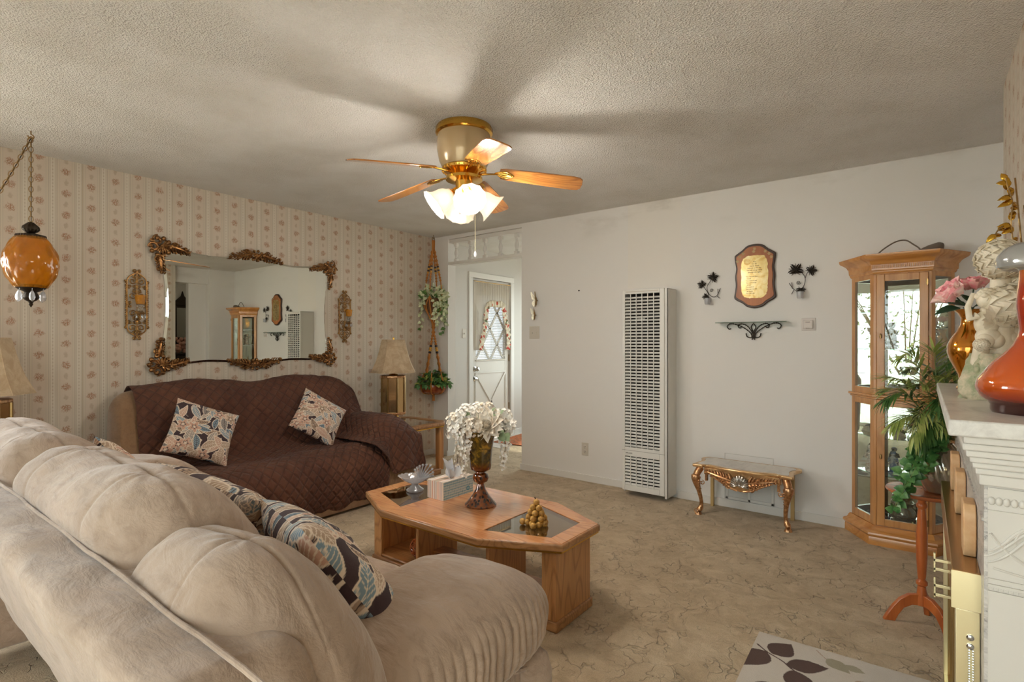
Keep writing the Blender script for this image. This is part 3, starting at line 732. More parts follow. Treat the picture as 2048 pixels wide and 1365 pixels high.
# outdoors: patio, fence, shrubs
struct('floor_patio', MB().box(-14, -16, -.14, 14, -1.24, -.06).box(-12, 6.9, -.14, 8, 14, -.06).box(-12, -2, -.14, -4.66, 10, -.06), 'patio', smooth=0)
fn = thing('yard_fence', 'white rail fence across the yard beyond the sliding glass door', 'fence', (-.5, -9.0, -.06))
for i in range(7):
    x = -8 + i * 2.4
    MB().box(x - .06, -9.06, -.06, x + .06, -8.94, 1.15).build('post', 'fence_white', fn, bevel=.01)
for z in (.3, .62, .95): MB().box(-8.1, -9.02, z, 6.5, -8.98, z + .1).build('rail', 'fence_white', fn)
def shrub(x, y, h, rr, sd, label):
    t_ = thing('yard_shrub', label, 'shrub', (x, y, -.06), 'shrubs in the back yard'); r2 = random.Random(sd); m = MB(); st = MB()
    for i in range(12):
        a = r2.uniform(0, 6.28); p = Vector((x, y, -.05)); d_ = Vector((math.cos(a) * .5, math.sin(a) * .5, 1)).normalized()
        st.tube([p, p + d_ * h * .5, p + d_ * h * .9 + Vector((0, 0, -.05))], [.03, .018, .008], 5)
    for i in range(1500):
        a = r2.uniform(0, 6.28); u = r2.random() ** .5; z = r2.random(); r_ = rr * (1 - (2 * z - 1) ** 2 * .6) * u
        p = (x + r_ * math.cos(a), y + r_ * math.sin(a), .05 + z * h); v = Vector((r2.gauss(0, 1), r2.gauss(0, 1), r2.gauss(0, .6)))
        m.leaf(p, v, (r2.gauss(0, 1), 0, 1), .16, .07, seg=2)
    st.build('stems', 'stem_brown', t_); m.build('foliage', 'bush_green', t_, smooth=0)
for i, (x, y, h, rr) in enumerate([(-3.5, -10.8, 3.6, 1.45), (-.4, -11.2, 4.2, 1.5), (2.7, -10.9, 3.4, 1.45), (-6.6, -11, 3.2, 1.45)]):
    shrub(x, y, h, rr, i, ['broad olive green shrub behind the yard fence', 'tallest olive green shrub behind the yard fence', 'right hand olive green shrub behind the yard fence', 'far left olive green shrub behind the yard fence'][i])
# side room seen in the wall mirror
t_ = thing('ornate_mirror', 'tall narrow dark carved mirror on the wall of the side room', 'mirror', (2.2, 4.15, 1.6))
MB().box(2.17, 3.98, 1.2, 2.2, 4.32, 1.95).prism([(3.95, 1.95), (4.35, 1.95), (4.25, 2.05), (4.18, 2.12), (4.15, 2.22), (4.12, 2.12), (4.05, 2.05)], 2.16, 2.2, 'yz').build('frame', 'dark_frame', t_, bevel=.01)
MB().box(2.163, 4.05, 1.25, 2.169, 4.25, 1.9).build('glass', 'dim_mirror', t_, smooth=0)
t_ = thing('wall_shelf', 'small black shelf below the dark carved mirror in the side room', 'shelf', (2.2, 4.15, .95))
MB().box(1.98, 3.95, 1.03, 2.2, 4.4, 1.07).box(2.0, 3.98, .9, 2.2, 4.37, 1.03).build('shelf_board', 'dark_frame', t_, bevel=.01)
m = MB(); r2 = random.Random(5)
for i in range(46): m.ball((2.06 + r2.uniform(-.06, .06), 4.15 + r2.uniform(-.15, .15), 1.14 + r2.uniform(-.05, .2)), .035, 7, 5)
m.cyl((2.06, 4.15, 1.07), (2.06, 4.15, 1.14), .04)
tag(m.build('flower_bunch', 'pink_flower'), 'bunch of pale pink flowers on the black shelf in the side room', 'flowers')
t_ = thing('added_side_room_light', 'unseen warm round light added to brighten the side room', 'ceiling light', (1.3, 3.85, ZC))  # unseen fitting, added to light the side room warmly
MB().lathe([(.14, 0), (.14, -.02), (.1, -.03)], (1.3, 3.85, ZC), 24).build('base', 'brass', t_)
MB().lathe([(.12, -.02), (.13, -.06), (.09, -.11), (0, -.13)], (1.3, 3.85, ZC), 24).build('globe', 'bulb', t_)
# ------------------------------------------------------------------ foreground sofa (its back to the camera)
sofa = thing('sofa', 'large taupe suede reclining sofa with puffy back cushions in the foreground', 'sofa', (-1.85, .7, 0))
def prof(P, n=10, closed=False): return [(q.x, q.y) for q in catmull([(a, b, 0) for a, b in P], n, closed)]
def sample(L, t):
    i = t * (len(L) - 1); k = min(int(i), len(L) - 2); f = i - k
    return (L[k][0] + (L[k + 1][0] - L[k][0]) * f, L[k][1] + (L[k + 1][1] - L[k][1]) * f)
shell = prof([(.335, .858), (.30, .862), (.25, .862), (.228, .852), (.226, .83), (.250, .74), (.300, .58), (.37, .42), (.45, .27), (.53, .10), (.60, .08), (.62, .3), (.52, .6), (.42, .84)], 8, True)
def g(u, v):
    x = -3.06 + u * 2.42; y, z = sample(shell + [shell[0]], v)
    e = 1 - max(0, abs(2 * u - 1) - .965) / .035 * .25; cy, cz = .36, .55
    y = cy + (y - cy) * e; z = cz + (z - cz) * e
    k = fbm(x * 3, y * 6, z * 6, 4)
    return (x, y + .010 * k, z + .009 * fbm(x * 4 + 5, y * 5, z * 5, 3))
mb = MB(); mb.grid(g, 150, 110)
for uu in (0, 1): pass
nv = 110; o_ = len(mb.v)
mb.f.append(tuple(j * 150 for j in range(nv))); mb.mi.append(0); mb.f.append(tuple(j * 150 + 149 for j in range(nv))[::-1]); mb.mi.append(0)
mb.build('back_frame', 'suede_taupe', sofa, smooth=60)
mb = MB(); mb.tube([(-3.05 + i * .06, (.312 + .002 * math.sin(i)), .868 + .003 * fbm(i * .7, 0, 0)) for i in range(42)], .0038, 8)
mb.build('piping', 'suede_taupe', sofa)
cprof = prof([(.345, .80), (.316, .862), (.324, .905), (.365, .950), (.42, .972), (.48, .965), (.54, .925), (.595, .85), (.635, .75), (.66, .62), (.65, .50), (.56, .46)], 10)
def back_cushion(x0, x1, sd, right=False, dz=0, lobes=1, fy=1.0):
    xc, hw = (x0 + x1) / 2, (x1 - x0) / 2
    def f(u, v):
        a = 2 * u - 1; y, z = sample(cprof, v); z += dz * max(0, min(1, (z - .60) / .25)); y = .32 + (y - .32) * fy
        if right and a > 0: s_ = (1 - abs(a) ** 2.4) ** .42 if abs(a) < 1 else 0
        else: s_ = (1 - abs(a) ** 7) ** .30 if abs(a) < 1 else 0
        back_ = max(0, 1 - v / .16)                       # the sewn edge stays put
        cy, cz = .47, .68
        vs = .40 + .025 * math.sin(a * 2.2 + sd); gv = math.exp(-((v - vs) / .007) ** 2)
        al = a if lobes == 1 else (abs(a) - .5) * 2 * (1 if a > 0 else -1)
        gu = math.exp(-((al - .06 * math.sin(v * 7 + sd)) / (.018 * lobes)) ** 2)
        dd = math.hypot((v - vs) * 1.6, al * .5 / lobes); tuft = math.exp(-(dd / .055) ** 2)
        puff = .010 * math.sin(min(1, max(0, v / vs)) * PI) + .012 * math.sin(min(1, max(0, (v - vs) / (1 - vs))) * PI)
        wr = .014 * fbm((xc + a * hw) * 3.2, y * 3.2 + sd, z * 3.2, 4)
        ang = math.atan2(v - vs, al * .4); fold = .0012 * math.sin(ang * 9 + sd) * math.exp(-((dd - .10) / .07) ** 2)
        fold += .005 * math.sin(v * 40 + 7 * fbm(a * 2, v * 3, sd)) * max(0, abs(a) - .5) ** 1.1 * 1.6
        mid = (.014 * math.exp(-(a / .10) ** 2)) * max(0, 1 - abs(v - .42) / .4) if lobes == 2 else 0
        dsp = (puff * (1 - a ** 6) + wr - .0065 * gv * (1 - a ** 6) - .0022 * gu - .004 * tuft + fold - mid * .30) * (1 - back_)
        vy, vz = y - cy, z - cz; L = math.hypot(vy, vz) + 1e-6; s_ = s_ + (1 - s_) * back_ * .75
        k = s_ * (L + dsp) / L
        return (xc + a * hw, cy + vy * k, cz + vz * k)
    return MB().grid(f, 130 * lobes, 150).build('back_cushion', 'suede_taupe', sofa, smooth=60)
back_cushion(-1.135, -.655, 1.0, right=True, dz=-.042, fy=.88)
back_cushion(-2.02, -1.065, 2.3, dz=.006, lobes=2); back_cushion(-2.94, -1.955, 5.2, dz=.006, lobes=2)
def wrk(amp, sc, sd): return lambda p: p + Vector((0, 0, amp * fbm(p.x * sc + sd, p.y * sc, sd, 4)))
for i, (a, b) in enumerate(((-1.93, -1.02), (-2.80, -1.90))):
    mb = MB(); superbox(mb, ((a + b) / 2, .90, .365), ((b - a) / 2, .36, .125), .3, 80, 40, wrk(.012, 4, i * 3.3))
    mb.build('seat_cushion', 'suede_taupe', sofa, smooth=60)
mb = MB(); superbox(mb, (-1.88, .86, .17), (1.15, .34, .12), .15, 60, 24, wrk(.01, 3, 8)); mb.build('base', 'suede_taupe', sofa, smooth=60)
def sofa_arm(xc, sg):
    mb = MB(); L, hx, hz = .455, .192, .114
    def f(u, v):
        t = -1 + 2 * v; t = math.copysign(1 - (1 - abs(t)) ** 1.25, t); y = L * t
        e = (1 - abs(t) ** (5 if t < 0 else 3.2)) ** (.35 if t < 0 else .45) if abs(t) < 1 else 0
        a = 2 * PI * u; ca, sa = math.cos(a), math.sin(a); x = hx * e * math.copysign(abs(ca) ** .62, ca); z = hz * e * math.copysign(abs(sa) ** .72, sa)
        o_ = max(0, ca * sg); m_ = o_ ** .8 * max(0, min(1, (.085 - z) / .07)) + max(0, (t - .80) / .2) * max(0, min(1, (.06 - z) / .06))
        m_ = min(1, m_) * (1 if z > -.095 else .4); ph = y * 250 + 3.2 * fbm(y * 7, z * 4, 2, 3) + 9 * x * (1 if t < .8 else 5)
        d_ = (.0095 * (abs(math.sin(ph * .5)) ** .7 - .5) * m_ + .012 * fbm(x * 5, y * 4, z * 5, 4)) * (.3 + .7 * e)
        q = math.hypot(ca, sa); x += d_ * ca; z += d_ * sa
        z += -.055 * max(0, (t - .35) / .65) ** 2.2 - .02 * max(0, -t)
        return (xc + x, .735 + y, .612 + z)
    mb.grid(f, 120, 460, cu=True); mb.build('arm_pad', 'suede_taupe', sofa, smooth=75)
    mb = MB(); mb.tube([(xc + sg * .150, .36 + .64 * i / 30, .540 - .03 * max(0, (i - 18) / 12) ** 2 + .003 * math.sin(i)) for i in range(31)], .006, 8); mb.build('arm_piping', 'suede_taupe', sofa)
    mb = MB(); superbox(mb, (xc - sg * .006, .66, .32), (.150, .36, .235), .18, 90, 50, lambda p: p + Vector((sg * .010 * fbm(p.y * 7, p.z * 9, 4, 4), 0, 0)))
    mb.build('arm_panel', 'suede_taupe', sofa, smooth=60)
    mb = MB(); superbox(mb, (xc, 1.045, .30), (.178, .075, .225), .5, 60, 50, lambda p: p * (1 + .06 * fbm(p.x * 14, p.y * 9, p.z * 12, 4)))
    mb.build('arm_front', 'suede_taupe', sofa, smooth=60)
sofa_arm(-.880, 1); sofa_arm(-2.92, -1)
for x in (-.8, -3.0):
    for y in (.60, 1.02): MB().cyl((x, y, 0), (x, y, .09), .03, .035, 12).build('foot', 'dark_bronze', sofa)

# ------------------------------------------------------------------ loveseat along the papered wall, and its quilted cover
love = thing('loveseat', 'tan suede loveseat under a brown quilted cover against the papered wall', 'loveseat', (-3.85, 2.1, 0))
lp = prof([(-4.36, .20), (-4.37, .60), (-4.34, .86), (-4.26, .935), (-4.16, .93), (-4.06, .84), (-4.00, .70), (-3.93, .56), (-3.86, .47), (-3.72, .44), (-3.52, .445), (-3.40, .41), (-3.345, .33), (-3.34, .22), (-3.37, .10), (-3.40, .06)], 8)
def crest(y):   # wavy top of the back
    return .030 * math.exp(-((y - 1.68) / .28) ** 2) - .012 * math.exp(-((y - 2.13) / .14) ** 2) + .022 * math.exp(-((y - 2.48) / .22) ** 2) - .08 * max(0, (y - 2.74) / .2) ** 2 - .05 * max(0, (1.25 - y) / .12) ** 2
def lbody(y, v, off):
    x, z = sample(lp, v); w_ = max(0, min(1, (z - .55) / .3)); z += crest(y) * w_
    sag = .03 * math.exp(-((y - 1.9) / .5) ** 2) * max(0, 1 - abs(x + 3.7) / .3); z -= sag
    x2, z2 = sample(lp, min(1, v + .01)); x1, z1 = sample(lp, max(0, v - .01)); nx, nz = (z2 - z1), -(x2 - x1); L = math.hypot(nx, nz) or 1
    return x + off * nx / L * 1, z - off * (-nz) / L * -1
def lo(u, v):
    y = 1.155 + u * 1.805; x, z = lbody(y, v, 0); e = (1 - abs(2 * u - 1) ** 14) ** .25; cx, cz = -3.9, .45
    return (cx + (x - cx) * (.55 + .45 * e) + .0, y, cz + (z - cz) * (.55 + .45 * e) + .006 * fbm(x * 5, y * 5, z * 5))
mb = MB(); mb.grid(lo, 90, 110); mb.f.append(tuple(j * 90 for j in range(110))); mb.mi.append(0); mb.f.append(tuple(j * 90 + 89 for j in range(110))[::-1]); mb.mi.append(0)
mb.build('body', 'suede_tan', love, smooth=60)
for sg, yc in ((1, 2.90), (-1, 1.06)):
    mb = MB(); superbox(mb, (-3.78, yc, .30), (.44, .155, .27), .28, 90, 50, lambda p: p + Vector((0, .010 * fbm(p.x * 6, p.z * 7, 1, 4), -.10 * max(0, (p.x - .1) / .34) ** 2 * max(0, p.z / .27))))
    mb.build('arm', 'suede_tan', love, smooth=60)
mb = MB(); superbox(mb, (-3.80, 2.0, .13), (.435, 1.02, .12), .12, 80, 24, wrk(.008, 4, 2)); mb.build('base', 'suede_tan', love, smooth=60)
# cover: main sheet over back, seat and front, then the sheet over the right arm
cv = MB(); cl = [0]
for i in range(len(lp) - 1): cl.append(cl[-1] + math.hypot(lp[i + 1][0] - lp[i][0], lp[i + 1][1] - lp[i][1]))
def arclen(v): i = v * (len(lp) - 1); k = min(int(i), len(lp) - 2); return cl[k] + (cl[k + 1] - cl[k]) * (i - k)
V0, V1 = .085, .985
def cov(u, v):
    yl = 1.262 - .02 * v + (.10 * max(0, .55 - v) ** .5 - .05); y = yl + u * (2.80 - yl); vv = V0 + v * (V1 - V0)
    if v < .5: y = yl + u * (2.965 - .10 * max(0, v - .25) - yl)
    elif v < .62: y = yl + u * ((2.94 - (v - .5) / .12 * .19) - yl)
    else: y = yl + u * (2.75 - .06 * (v - .62) - yl)
    x, z = sample(lp, vv); w_ = max(0, min(1, (z - .55) / .3)); z += crest(y) * w_ - .03 * math.exp(-((y - 1.9) / .5) ** 2) * max(0, 1 - abs(x + 3.7) / .3)
    x2, z2 = sample(lp, min(1, vv + .02)); x1, z1 = sample(lp, max(0, vv - .02)); nx, nz = (z2 - z1), (x2 - x1); L = math.hypot(nx, nz) or 1
    nx, nz = -(z2 - z1) / L, (x2 - x1) / L           # outward: up/front
    off = .018 + .012 * fbm(x * 5 + 3, y * 4, z * 5, 4) + .010 * abs(fbm(x * 2.4, y * 9, z * 2, 3)) * (1 if v > .5 else .5)
    if v > .72: off += .014 * math.sin(y * 17 + 2.2 * fbm(y * 3, z, 1)) * (v - .72) / .28 + .018 * (v - .72)
    if v > .8: z += .03 * (u - .5) * (v - .8) * 5 * .6
    return (x + nx * off, y, z + nz * off)
cv.grid(cov, 200, 220, uv=lambda u, v: (u * 1.72, arclen(V0 + v * (V1 - V0))))
ap = prof([(2.60, .475), (2.69, .50), (2.735, .575), (2.80, .625), (2.90, .645), (3.00, .62), (3.062, .54), (3.078, .40), (3.082, .33)], 8)
def armc(u, v):
    # u across the arm (inside to outside), v from back to front, then hanging down in front
    y, z = sample(ap, u); xs = -4.10 + min(v / .78, 1) * .76; t_ = max(0, (v - .78) / .22)
    dz = -.105 * max(0, (min(v / .78, 1) - .62) / .38) ** 2
    lowest = .33 + (.10 if u > .8 else 0); x = xs + .035 * math.sin(t_ * PI / 2)
    cz = z + dz * max(0, min(1, (z - .45) / .15)); z2 = cz - t_ * (.30 if u > .35 else .30 * u / .35 + .0)
    k = fbm(x * 6, y * 6, z * 5, 4); out = .012 + .012 * k
    yy = y + (.02 * math.sin(z2 * 30) * t_ * u) + (.012 * k if u > .75 else 0)
    return (x + .012 + (.02 * math.sin(u * 16) * t_), yy, z2 + out)
cv.grid(armc, 90, 110, uv=lambda u, v: (1.72 + u * .75, v * 1.1))
c_ = cv.build('sofa_cover', 'quilt_brown', smooth=70, solid=.008)
tag(c_, 'brown diamond-quilted cover draped over the loveseat', 'sofa cover')
# blue lining corner showing at the arm
m = MB(); m.grid(lambda u, v: (-3.46 + .10 * u + .02 * v, 3.095 + .006 * math.sin(u * 9), .50 - .13 * v - .05 * u + .10 * u * v), 8, 8)
m.build('turned_hem', 'blue_fabric', c_, solid=.004)['label'] = 'pale blue lining of the cover showing at the arm'

# ------------------------------------------------------------------ pillows
def euler_from(xa, ya):
    xa = Vector(xa).normalized(); ya = Vector(ya); ya = (ya - xa * ya.dot(xa)).normalized(); za = xa.cross(ya)
    return Matrix((xa, ya, za)).transposed().to_euler()
# on the loveseat; corners taken as directions in the leaning plane of its back
def lean(rot, tilt):   # local x,y inside a plane leaning back against the loveseat (normal toward +X and up)
    n = Vector((math.cos(tilt), 0, math.sin(tilt))); a = Vector((0, 1, 0)); b = n.cross(a) * -1
    b = Vector((-math.sin(tilt), 0, math.cos(tilt)))
    return a * math.cos(rot) + b * math.sin(rot), -a * math.sin(rot) + b * math.cos(rot)
pillow('throw_pillow', 'leaf print pillow at the left end of the loveseat', (-3.79, 1.555, .665), euler_from(*lean(R(-26), R(32))), .40, .07, 3)
pillow('throw_pillow', 'leaf print pillow at the right end of the loveseat by the arm', (-3.80, 2.425, .665), euler_from(*lean(R(-38), R(30))), .38, .065, 11)
def lean2(rot, tilt, yaw=0):   # plane leaning on the foreground sofa back (normal toward +Y and up)
    a = Vector((math.cos(yaw), math.sin(yaw), 0)); b = Vector((math.sin(yaw) * math.sin(tilt), -math.sin(tilt) * math.cos(yaw), math.cos(tilt)))
    return a * math.cos(rot) + b * math.sin(rot), -a * math.sin(rot) + b * math.cos(rot)
pillow('throw_pillow', 'leaf print pillow on the foreground sofa, nearest the arm', (-1.065, .735, .70), euler_from(*lean2(R(8), R(34), R(-14))), .46, .075, 5)
pillow('throw_pillow', 'leaf print pillow on the foreground sofa, second from the arm', (-1.58, .755, .70), euler_from(*lean2(R(-6), R(33), R(4))), .46, .075, 8)
pillow('throw_pillow', 'leaf print pillow on the foreground sofa, its tip just above the far cushion', (-2.60, .79, .665), euler_from(*lean2(R(38), R(30), R(2))), .38, .07, 15)

# ------------------------------------------------------------------ coffee table
ct = thing('coffee_table', 'long oak coffee table with cut corners and smoked glass insets', 'coffee table', (-1.885, 2.10, 0))
def octo(cx, cy, L, W_, l, w_): return [(cx - L, cy - w_), (cx - l, cy - W_), (cx + l, cy - W_), (cx + L, cy - w_), (cx + L, cy + w_), (cx + l, cy + W_), (cx - l, cy + W_), (cx - L, cy + w_)]
def ring_top(mb, outer, holes_poly, z0, z1): pass
cx, cy = -1.888, 2.10
O = octo(cx, cy, .672, .335, .33, .165); O2 = octo(cx, cy, .62, .290, .305, .145)
h = .305; ins = {1: [(cx + .285, cy - .235), (cx + .585, cy - .125), (cx + .585, cy + .125), (cx + .285, cy + .235)], -1: [(cx - .285, cy + .235), (cx - .585, cy + .125), (cx - .585, cy - .125), (cx - .285, cy - .235)]}
def seg_poly(mb, P, z0, z1, mi=0): mb.prism(P, z0, z1, 'xy', mi)
m = MB()   # top: centre board and rails around each glass inset
seg_poly(m, [(cx - .285, cy - .325), (cx + .285, cy - .325), (cx + .285, cy + .325), (cx - .285, cy + .325)], .376, .40)
m.build('table_top', 'oak_top', ct, bevel=.002)
for s_ in (1, -1):
    m = MB(); I = ins[s_]; q = lambda x, y: (cx + s_ * x, cy + y)
    A = [q(.285, -.325), q(.33, -.328), q(.662, -.162), q(.585, -.125), q(.285, -.235)]
    B = [q(.662, -.162), q(.662, .162), q(.585, .125), q(.585, -.125)]
    C = [q(.285, .325), q(.33, .328), q(.662, .162), q(.585, .125), q(.285, .235)]
    for P in (A, B, C):
        if sum(P[i][0] * P[(i + 1) % len(P)][1] - P[(i + 1) % len(P)][0] * P[i][1] for i in range(len(P))) < 0: P = P[::-1]
        seg_poly(m, P, .376, .40)
    m.build('inset_rail', 'oak_top', ct, bevel=.002)
m = MB(); m.prism(O, .366, .398, 'xy', inner=octo(cx, cy, .655, .322, .323, .158)); m.build('edge_moulding', 'oak_edge', ct, bevel=.010, seg=3)
m = MB(); m.prism(octo(cx, cy, .664, .328, .328, .163), .358, .3655, 'xy', inner=octo(cx, cy, .60, .28, .30, .14)); m.build('metal_strip', 'brass', ct)
for s_ in (1, -1):
    P = ins[s_]
    if sum(P[i][0] * P[(i + 1) % 4][1] - P[(i + 1) % 4][0] * P[i][1] for i in range(4)) < 0: P = P[::-1]
    MB().prism(P, .391, .3965, 'xy').build('glass_inset', 'smoked_glass', ct, smooth=0)
for x in (-2.505, -2.155, -1.665, -1.285):
    MB().box(x, 1.955, .03, x + .02, 2.255, .366).build('leg_panel', 'oak_panel', ct, bevel=.002)
for x0, x1 in ((-2.485, -2.44), (-1.34, -1.285)):
    for y in (1.955, 2.237): MB().box(x0, y, .03, x1, y + .018, .366).build('corner_panel', 'oak_panel', ct, bevel=.002)
for x0, x1 in ((-2.515, -2.125), (-1.675, -1.255)):
    MB().box(x0, 1.945, 0, x1, 2.265, .045).box(x0 + .012, 1.957, .045, x1 - .012, 2.253, .06).build('plinth', 'oak_edge', ct, bevel=.006)
MB().box(-2.14, 2.06, .10, -1.66, 2.15, .12).build('stretcher', 'oak_edge', ct, bevel=.003)
# small coil ball lying in the left cubby
m = MB(); r2 = random.Random(3)
for i in range(26):
    ax = Vector((r2.gauss(0, 1), r2.gauss(0, 1), r2.gauss(0, 1))).normalized(); a, b, _ = basis(ax)
    m.tube([Vector((-2.225, 2.05, .12)) + (a * math.cos(t * .4) + b * math.sin(t * .4)) * .055 for t in range(16)], .0028, 5, closed=True)
tag(m.build('wicker_ball', 'cherry'), 'small reddish wicker ball in the left cubby of the coffee table', 'ornament')

# ------------------------------------------------------------------ end tables and lamps
def end_table(label, at):
    t_ = thing('end_table', label, 'end table', (0, 0, 0), 'oak end tables')
    def oc(a, b, c): return [(-a, -b + c), (-a + c, -b), (a - c, -b), (a, -b + c), (a, b - c), (a - c, b), (-a + c, b), (-a, b - c)]
    m = MB(); m.prism(oc(.33, .30, .085), .468, .50, 'xy', inner=oc(.255, .225, .06)); m.build('table_top', 'oak_edge', t_, bevel=.009, seg=3)
    MB().prism(oc(.256, .226, .06), .488, .494, 'xy').build('glass_inset', 'smoked_glass', t_, smooth=0)
    MB().prism(oc(.325, .295, .085), .458, .467, 'xy', inner=oc(.24, .21, .06)).build('metal_strip', 'brass', t_)
    for sx in (-1, 1):
        for sy in (-1, 1):
            MB().box(sx * .25 - .028, sy * .225 - .028, .04, sx * .25 + .028, sy * .225 + .028, .46).build('leg', 'oak_panel', t_, bevel=.003)
    MB().prism(oc(.285, .26, .05), 0, .055, 'xy').build('plinth', 'oak_y', t_, bevel=.006)
    t_.location = at; return t_
et = end_table('oak end table with cut corners beyond the loveseat, carrying the mirrored lamp', (-3.945, 3.43, 0))
e2 = dup(et, (-4.0, .50, 0), 0, 'oak end table hidden in the corner left of the foreground sofa')
def oct_lamp(label):
    t_ = thing('table_lamp', label, 'table lamp', (0, 0, 0), 'mirrored brass table lamps')
    on = lambda r, z: [(r * math.cos(PI / 8 + k * PI / 4), r * math.sin(PI / 8 + k * PI / 4)) for k in range(8)]
    m = MB(); m.prism(on(.125, 0), 0, .022); m.build('base', 'dull_brass', t_, bevel=.004)
    MB().lathe([(.075, .022), (.078, .035), (.05, .045), (.048, .06), (.07, .068), (.085, .075)], n=32).build('neck', 'brass', t_)
    MB().prism(on(.125, 0), .075, .098).build('lower_plate', 'bronze_gold', t_, bevel=.004); MB().prism(on(.122, 0), .425, .446).build('upper_plate', 'bronze_gold', t_, bevel=.004)
    for k in range(8):
        a0, a1 = PI / 8 + k * PI / 4, PI / 8 + (k + 1) * PI / 4; r_ = .110
        p, q = Vector((r_ * math.cos(a0), r_ * math.sin(a0), 0)), Vector((r_ * math.cos(a1), r_ * math.sin(a1), 0)); e = (q - p) * .10
        m = MB(); m.add([tuple(p + e + Vector((0, 0, .098))), tuple(q - e + Vector((0, 0, .098))), tuple(q - e + Vector((0, 0, .425))), tuple(p + e + Vector((0, 0, .425)))], [(0, 1, 2, 3)])
        m.build('mirror_panel', 'champagne_mirror', t_, smooth=0, solid=.003)
        MB().cyl((p.x * 1.03, p.y * 1.03, .098), (p.x * 1.03, p.y * 1.03, .425), .009, n=8).build('rod', 'dull_brass', t_)
    MB().lathe([(.03, .098), (.04, .12), (.028, .18), (.034, .26), (.024, .34), (.03, .425)], n=20).build('inner_column', 'brass', t_)
    MB().lathe([(.045, .446), (.04, .455), (.02, .462), (.018, .485), (.03, .49), (.012, .50), (.010, .80)], n=20).build('stem', 'brass', t_)
    m = MB()    # eight-sided bell shade
    pr = [(.218, .475), (.196, .52), (.170, .575), (.150, .635), (.132, .70), (.112, .785)]
    V = [(r_ * math.cos(PI / 8 + k * PI / 4), r_ * math.sin(PI / 8 + k * PI / 4), z) for r_, z in pr for k in range(8)]
    m.add(V, [(i * 8 + k, i * 8 + (k + 1) % 8, i * 8 + 8 + (k + 1) % 8, i * 8 + 8 + k) for i in range(5) for k in range(8)])
    sh = m.build('lamp_shade', 'shade_fabric', t_, smooth=30, solid=.003)
    m = MB()
    for k in range(8):
        a = PI / 8 + k * PI / 4; m.tube([(r_ * 1.003 * math.cos(a), r_ * 1.003 * math.sin(a), z) for r_, z in pr], .0022, 6)
    for r_, z in (pr[0], pr[-1]): m.tube([(r_ * math.cos(PI / 8 + k * PI / 4), r_ * math.sin(PI / 8 + k * PI / 4), z) for k in range(8)], .003, 6, closed=True)
    m.build('trim', 'shade_fabric', sh)
    MB().ball((0, 0, .80), .010).cyl((0, 0, .785), (0, 0, .80), .004).build('finial', 'brass', t_)
    return t_
la = oct_lamp('mirrored octagonal table lamp with beige bell shade beside the loveseat'); la.location = (-4.03, 3.37, .50)
dup(la, (-4.1, .56, .50), 0, 'beige bell lamp shade peeking in at the left edge of the picture')
# ------------------------------------------------------------------ ceiling fan with four tulip shades
FX, FY = -2.0, 2.167
fan = thing('ceiling_fan', 'flush brass ceiling fan with five wooden blades and four lit tulip shades', 'ceiling fan', (FX, FY, ZC))
fc = (FX, FY, 0)
MB().lathe([(.150, 2.44), (.155, 2.43), (.155, 2.405), (.148, 2.398), (.142, 2.395)], fc, 96, rad=lambda t, i: 1 + (.012 if i in (1, 2) and int(t / (2 * PI) * 96) % 2 else 0)).build('mounting_ring', 'brass', fan)
MB().lathe([(.142, 2.40), (.150, 2.36), (.149, 2.31), (.136, 2.25), (.118, 2.215)], fc, 64).build('motor_housing', 'motor_enamel', fan)
MB().lathe([(.118, 2.222), (.124, 2.212), (.12, 2.20), (.085, 2.19), (.07, 2.172), (.10, 2.165), (.10, 2.150), (.05, 2.142), (.045, 2.10), (.062, 2.09), (.066, 2.075), (.04, 2.06), (.02, 2.045), (0, 2.04)], fc, 40).build('hub', 'brass', fan)
m = MB()
for k in range(30):
    a = k * PI / 15; m.cbox((FX + .108 * math.cos(a), FY + .108 * math.sin(a), 2.205), (.03, .006, .018), rz=a)
m.build('vent_fins', 'brass', fan)
bl = None
for k in range(5):
    a = R(38.7 + 72 * k); M0 = Matrix.Translation(fc) @ Matrix.Rotation(a, 4, 'Z')
    if bl is None:
        # blade built along +x in fan-local space
        m = MB(); P = [(.20, -.048), (.23, -.056), (.40, -.064), (.60, -.068), (.635, -.062), (.650, -.045), (.655, 0), (.650, .045), (.635, .062), (.60, .068), (.40, .064), (.23, .056), (.20, .048), (.19, 0)]
        PT = Matrix.Rotation(R(-13), 4, 'X'); DR = Matrix.Rotation(R(7), 4, 'Y'); m.prism(P, -.0035, .0035, 'xy', M=Matrix.Translation((0, 0, 2.212 - ZC)) @ DR @ PT)
        bl = m.build('blade', 'blade_wood', fan, local=True, bevel=.002)
        m = MB(); q = Matrix.Translation((0, 0, 2.214 - ZC)) @ DR
        m.tube([(.06, 0, -.02), (.10, 0, -.018), (.15, 0, -.010), (.20, 0, -.004)], [.010, .009, .008, .008], 8, M=q, flat=.6)
        Mq = q @ PT
        for s_ in (-1, 1):
            m.tube([(.17, 0, -.003), (.20, s_ * .022, -.006), (.235, s_ * .030, -.006), (.262, s_ * .016, -.006), (.275, 0, -.006)], [.004, .006, .006, .005, .004], 8, M=Mq, flat=.7)
            m.tube([(.18, 0, -.005), (.215, s_ * .010, -.007), (.262, s_ * .004, -.007)], .004, 8, M=Mq, flat=.8)
            m.ball((.215, s_ * .028, -.006), .006, 8, 6, M=Mq)
        m.ball((.27, 0, -.006), .006, 8, 6, M=Mq)
        br = m.build('blade_bracket', 'brass', bl, local=True)
        bl.rotation_euler = (0, 0, a)
    else:
        c = bl.copy(); COL.objects.link(c); c.rotation_euler = (0, 0, a)
        b2 = br.copy(); COL.objects.link(b2); b2.parent = c
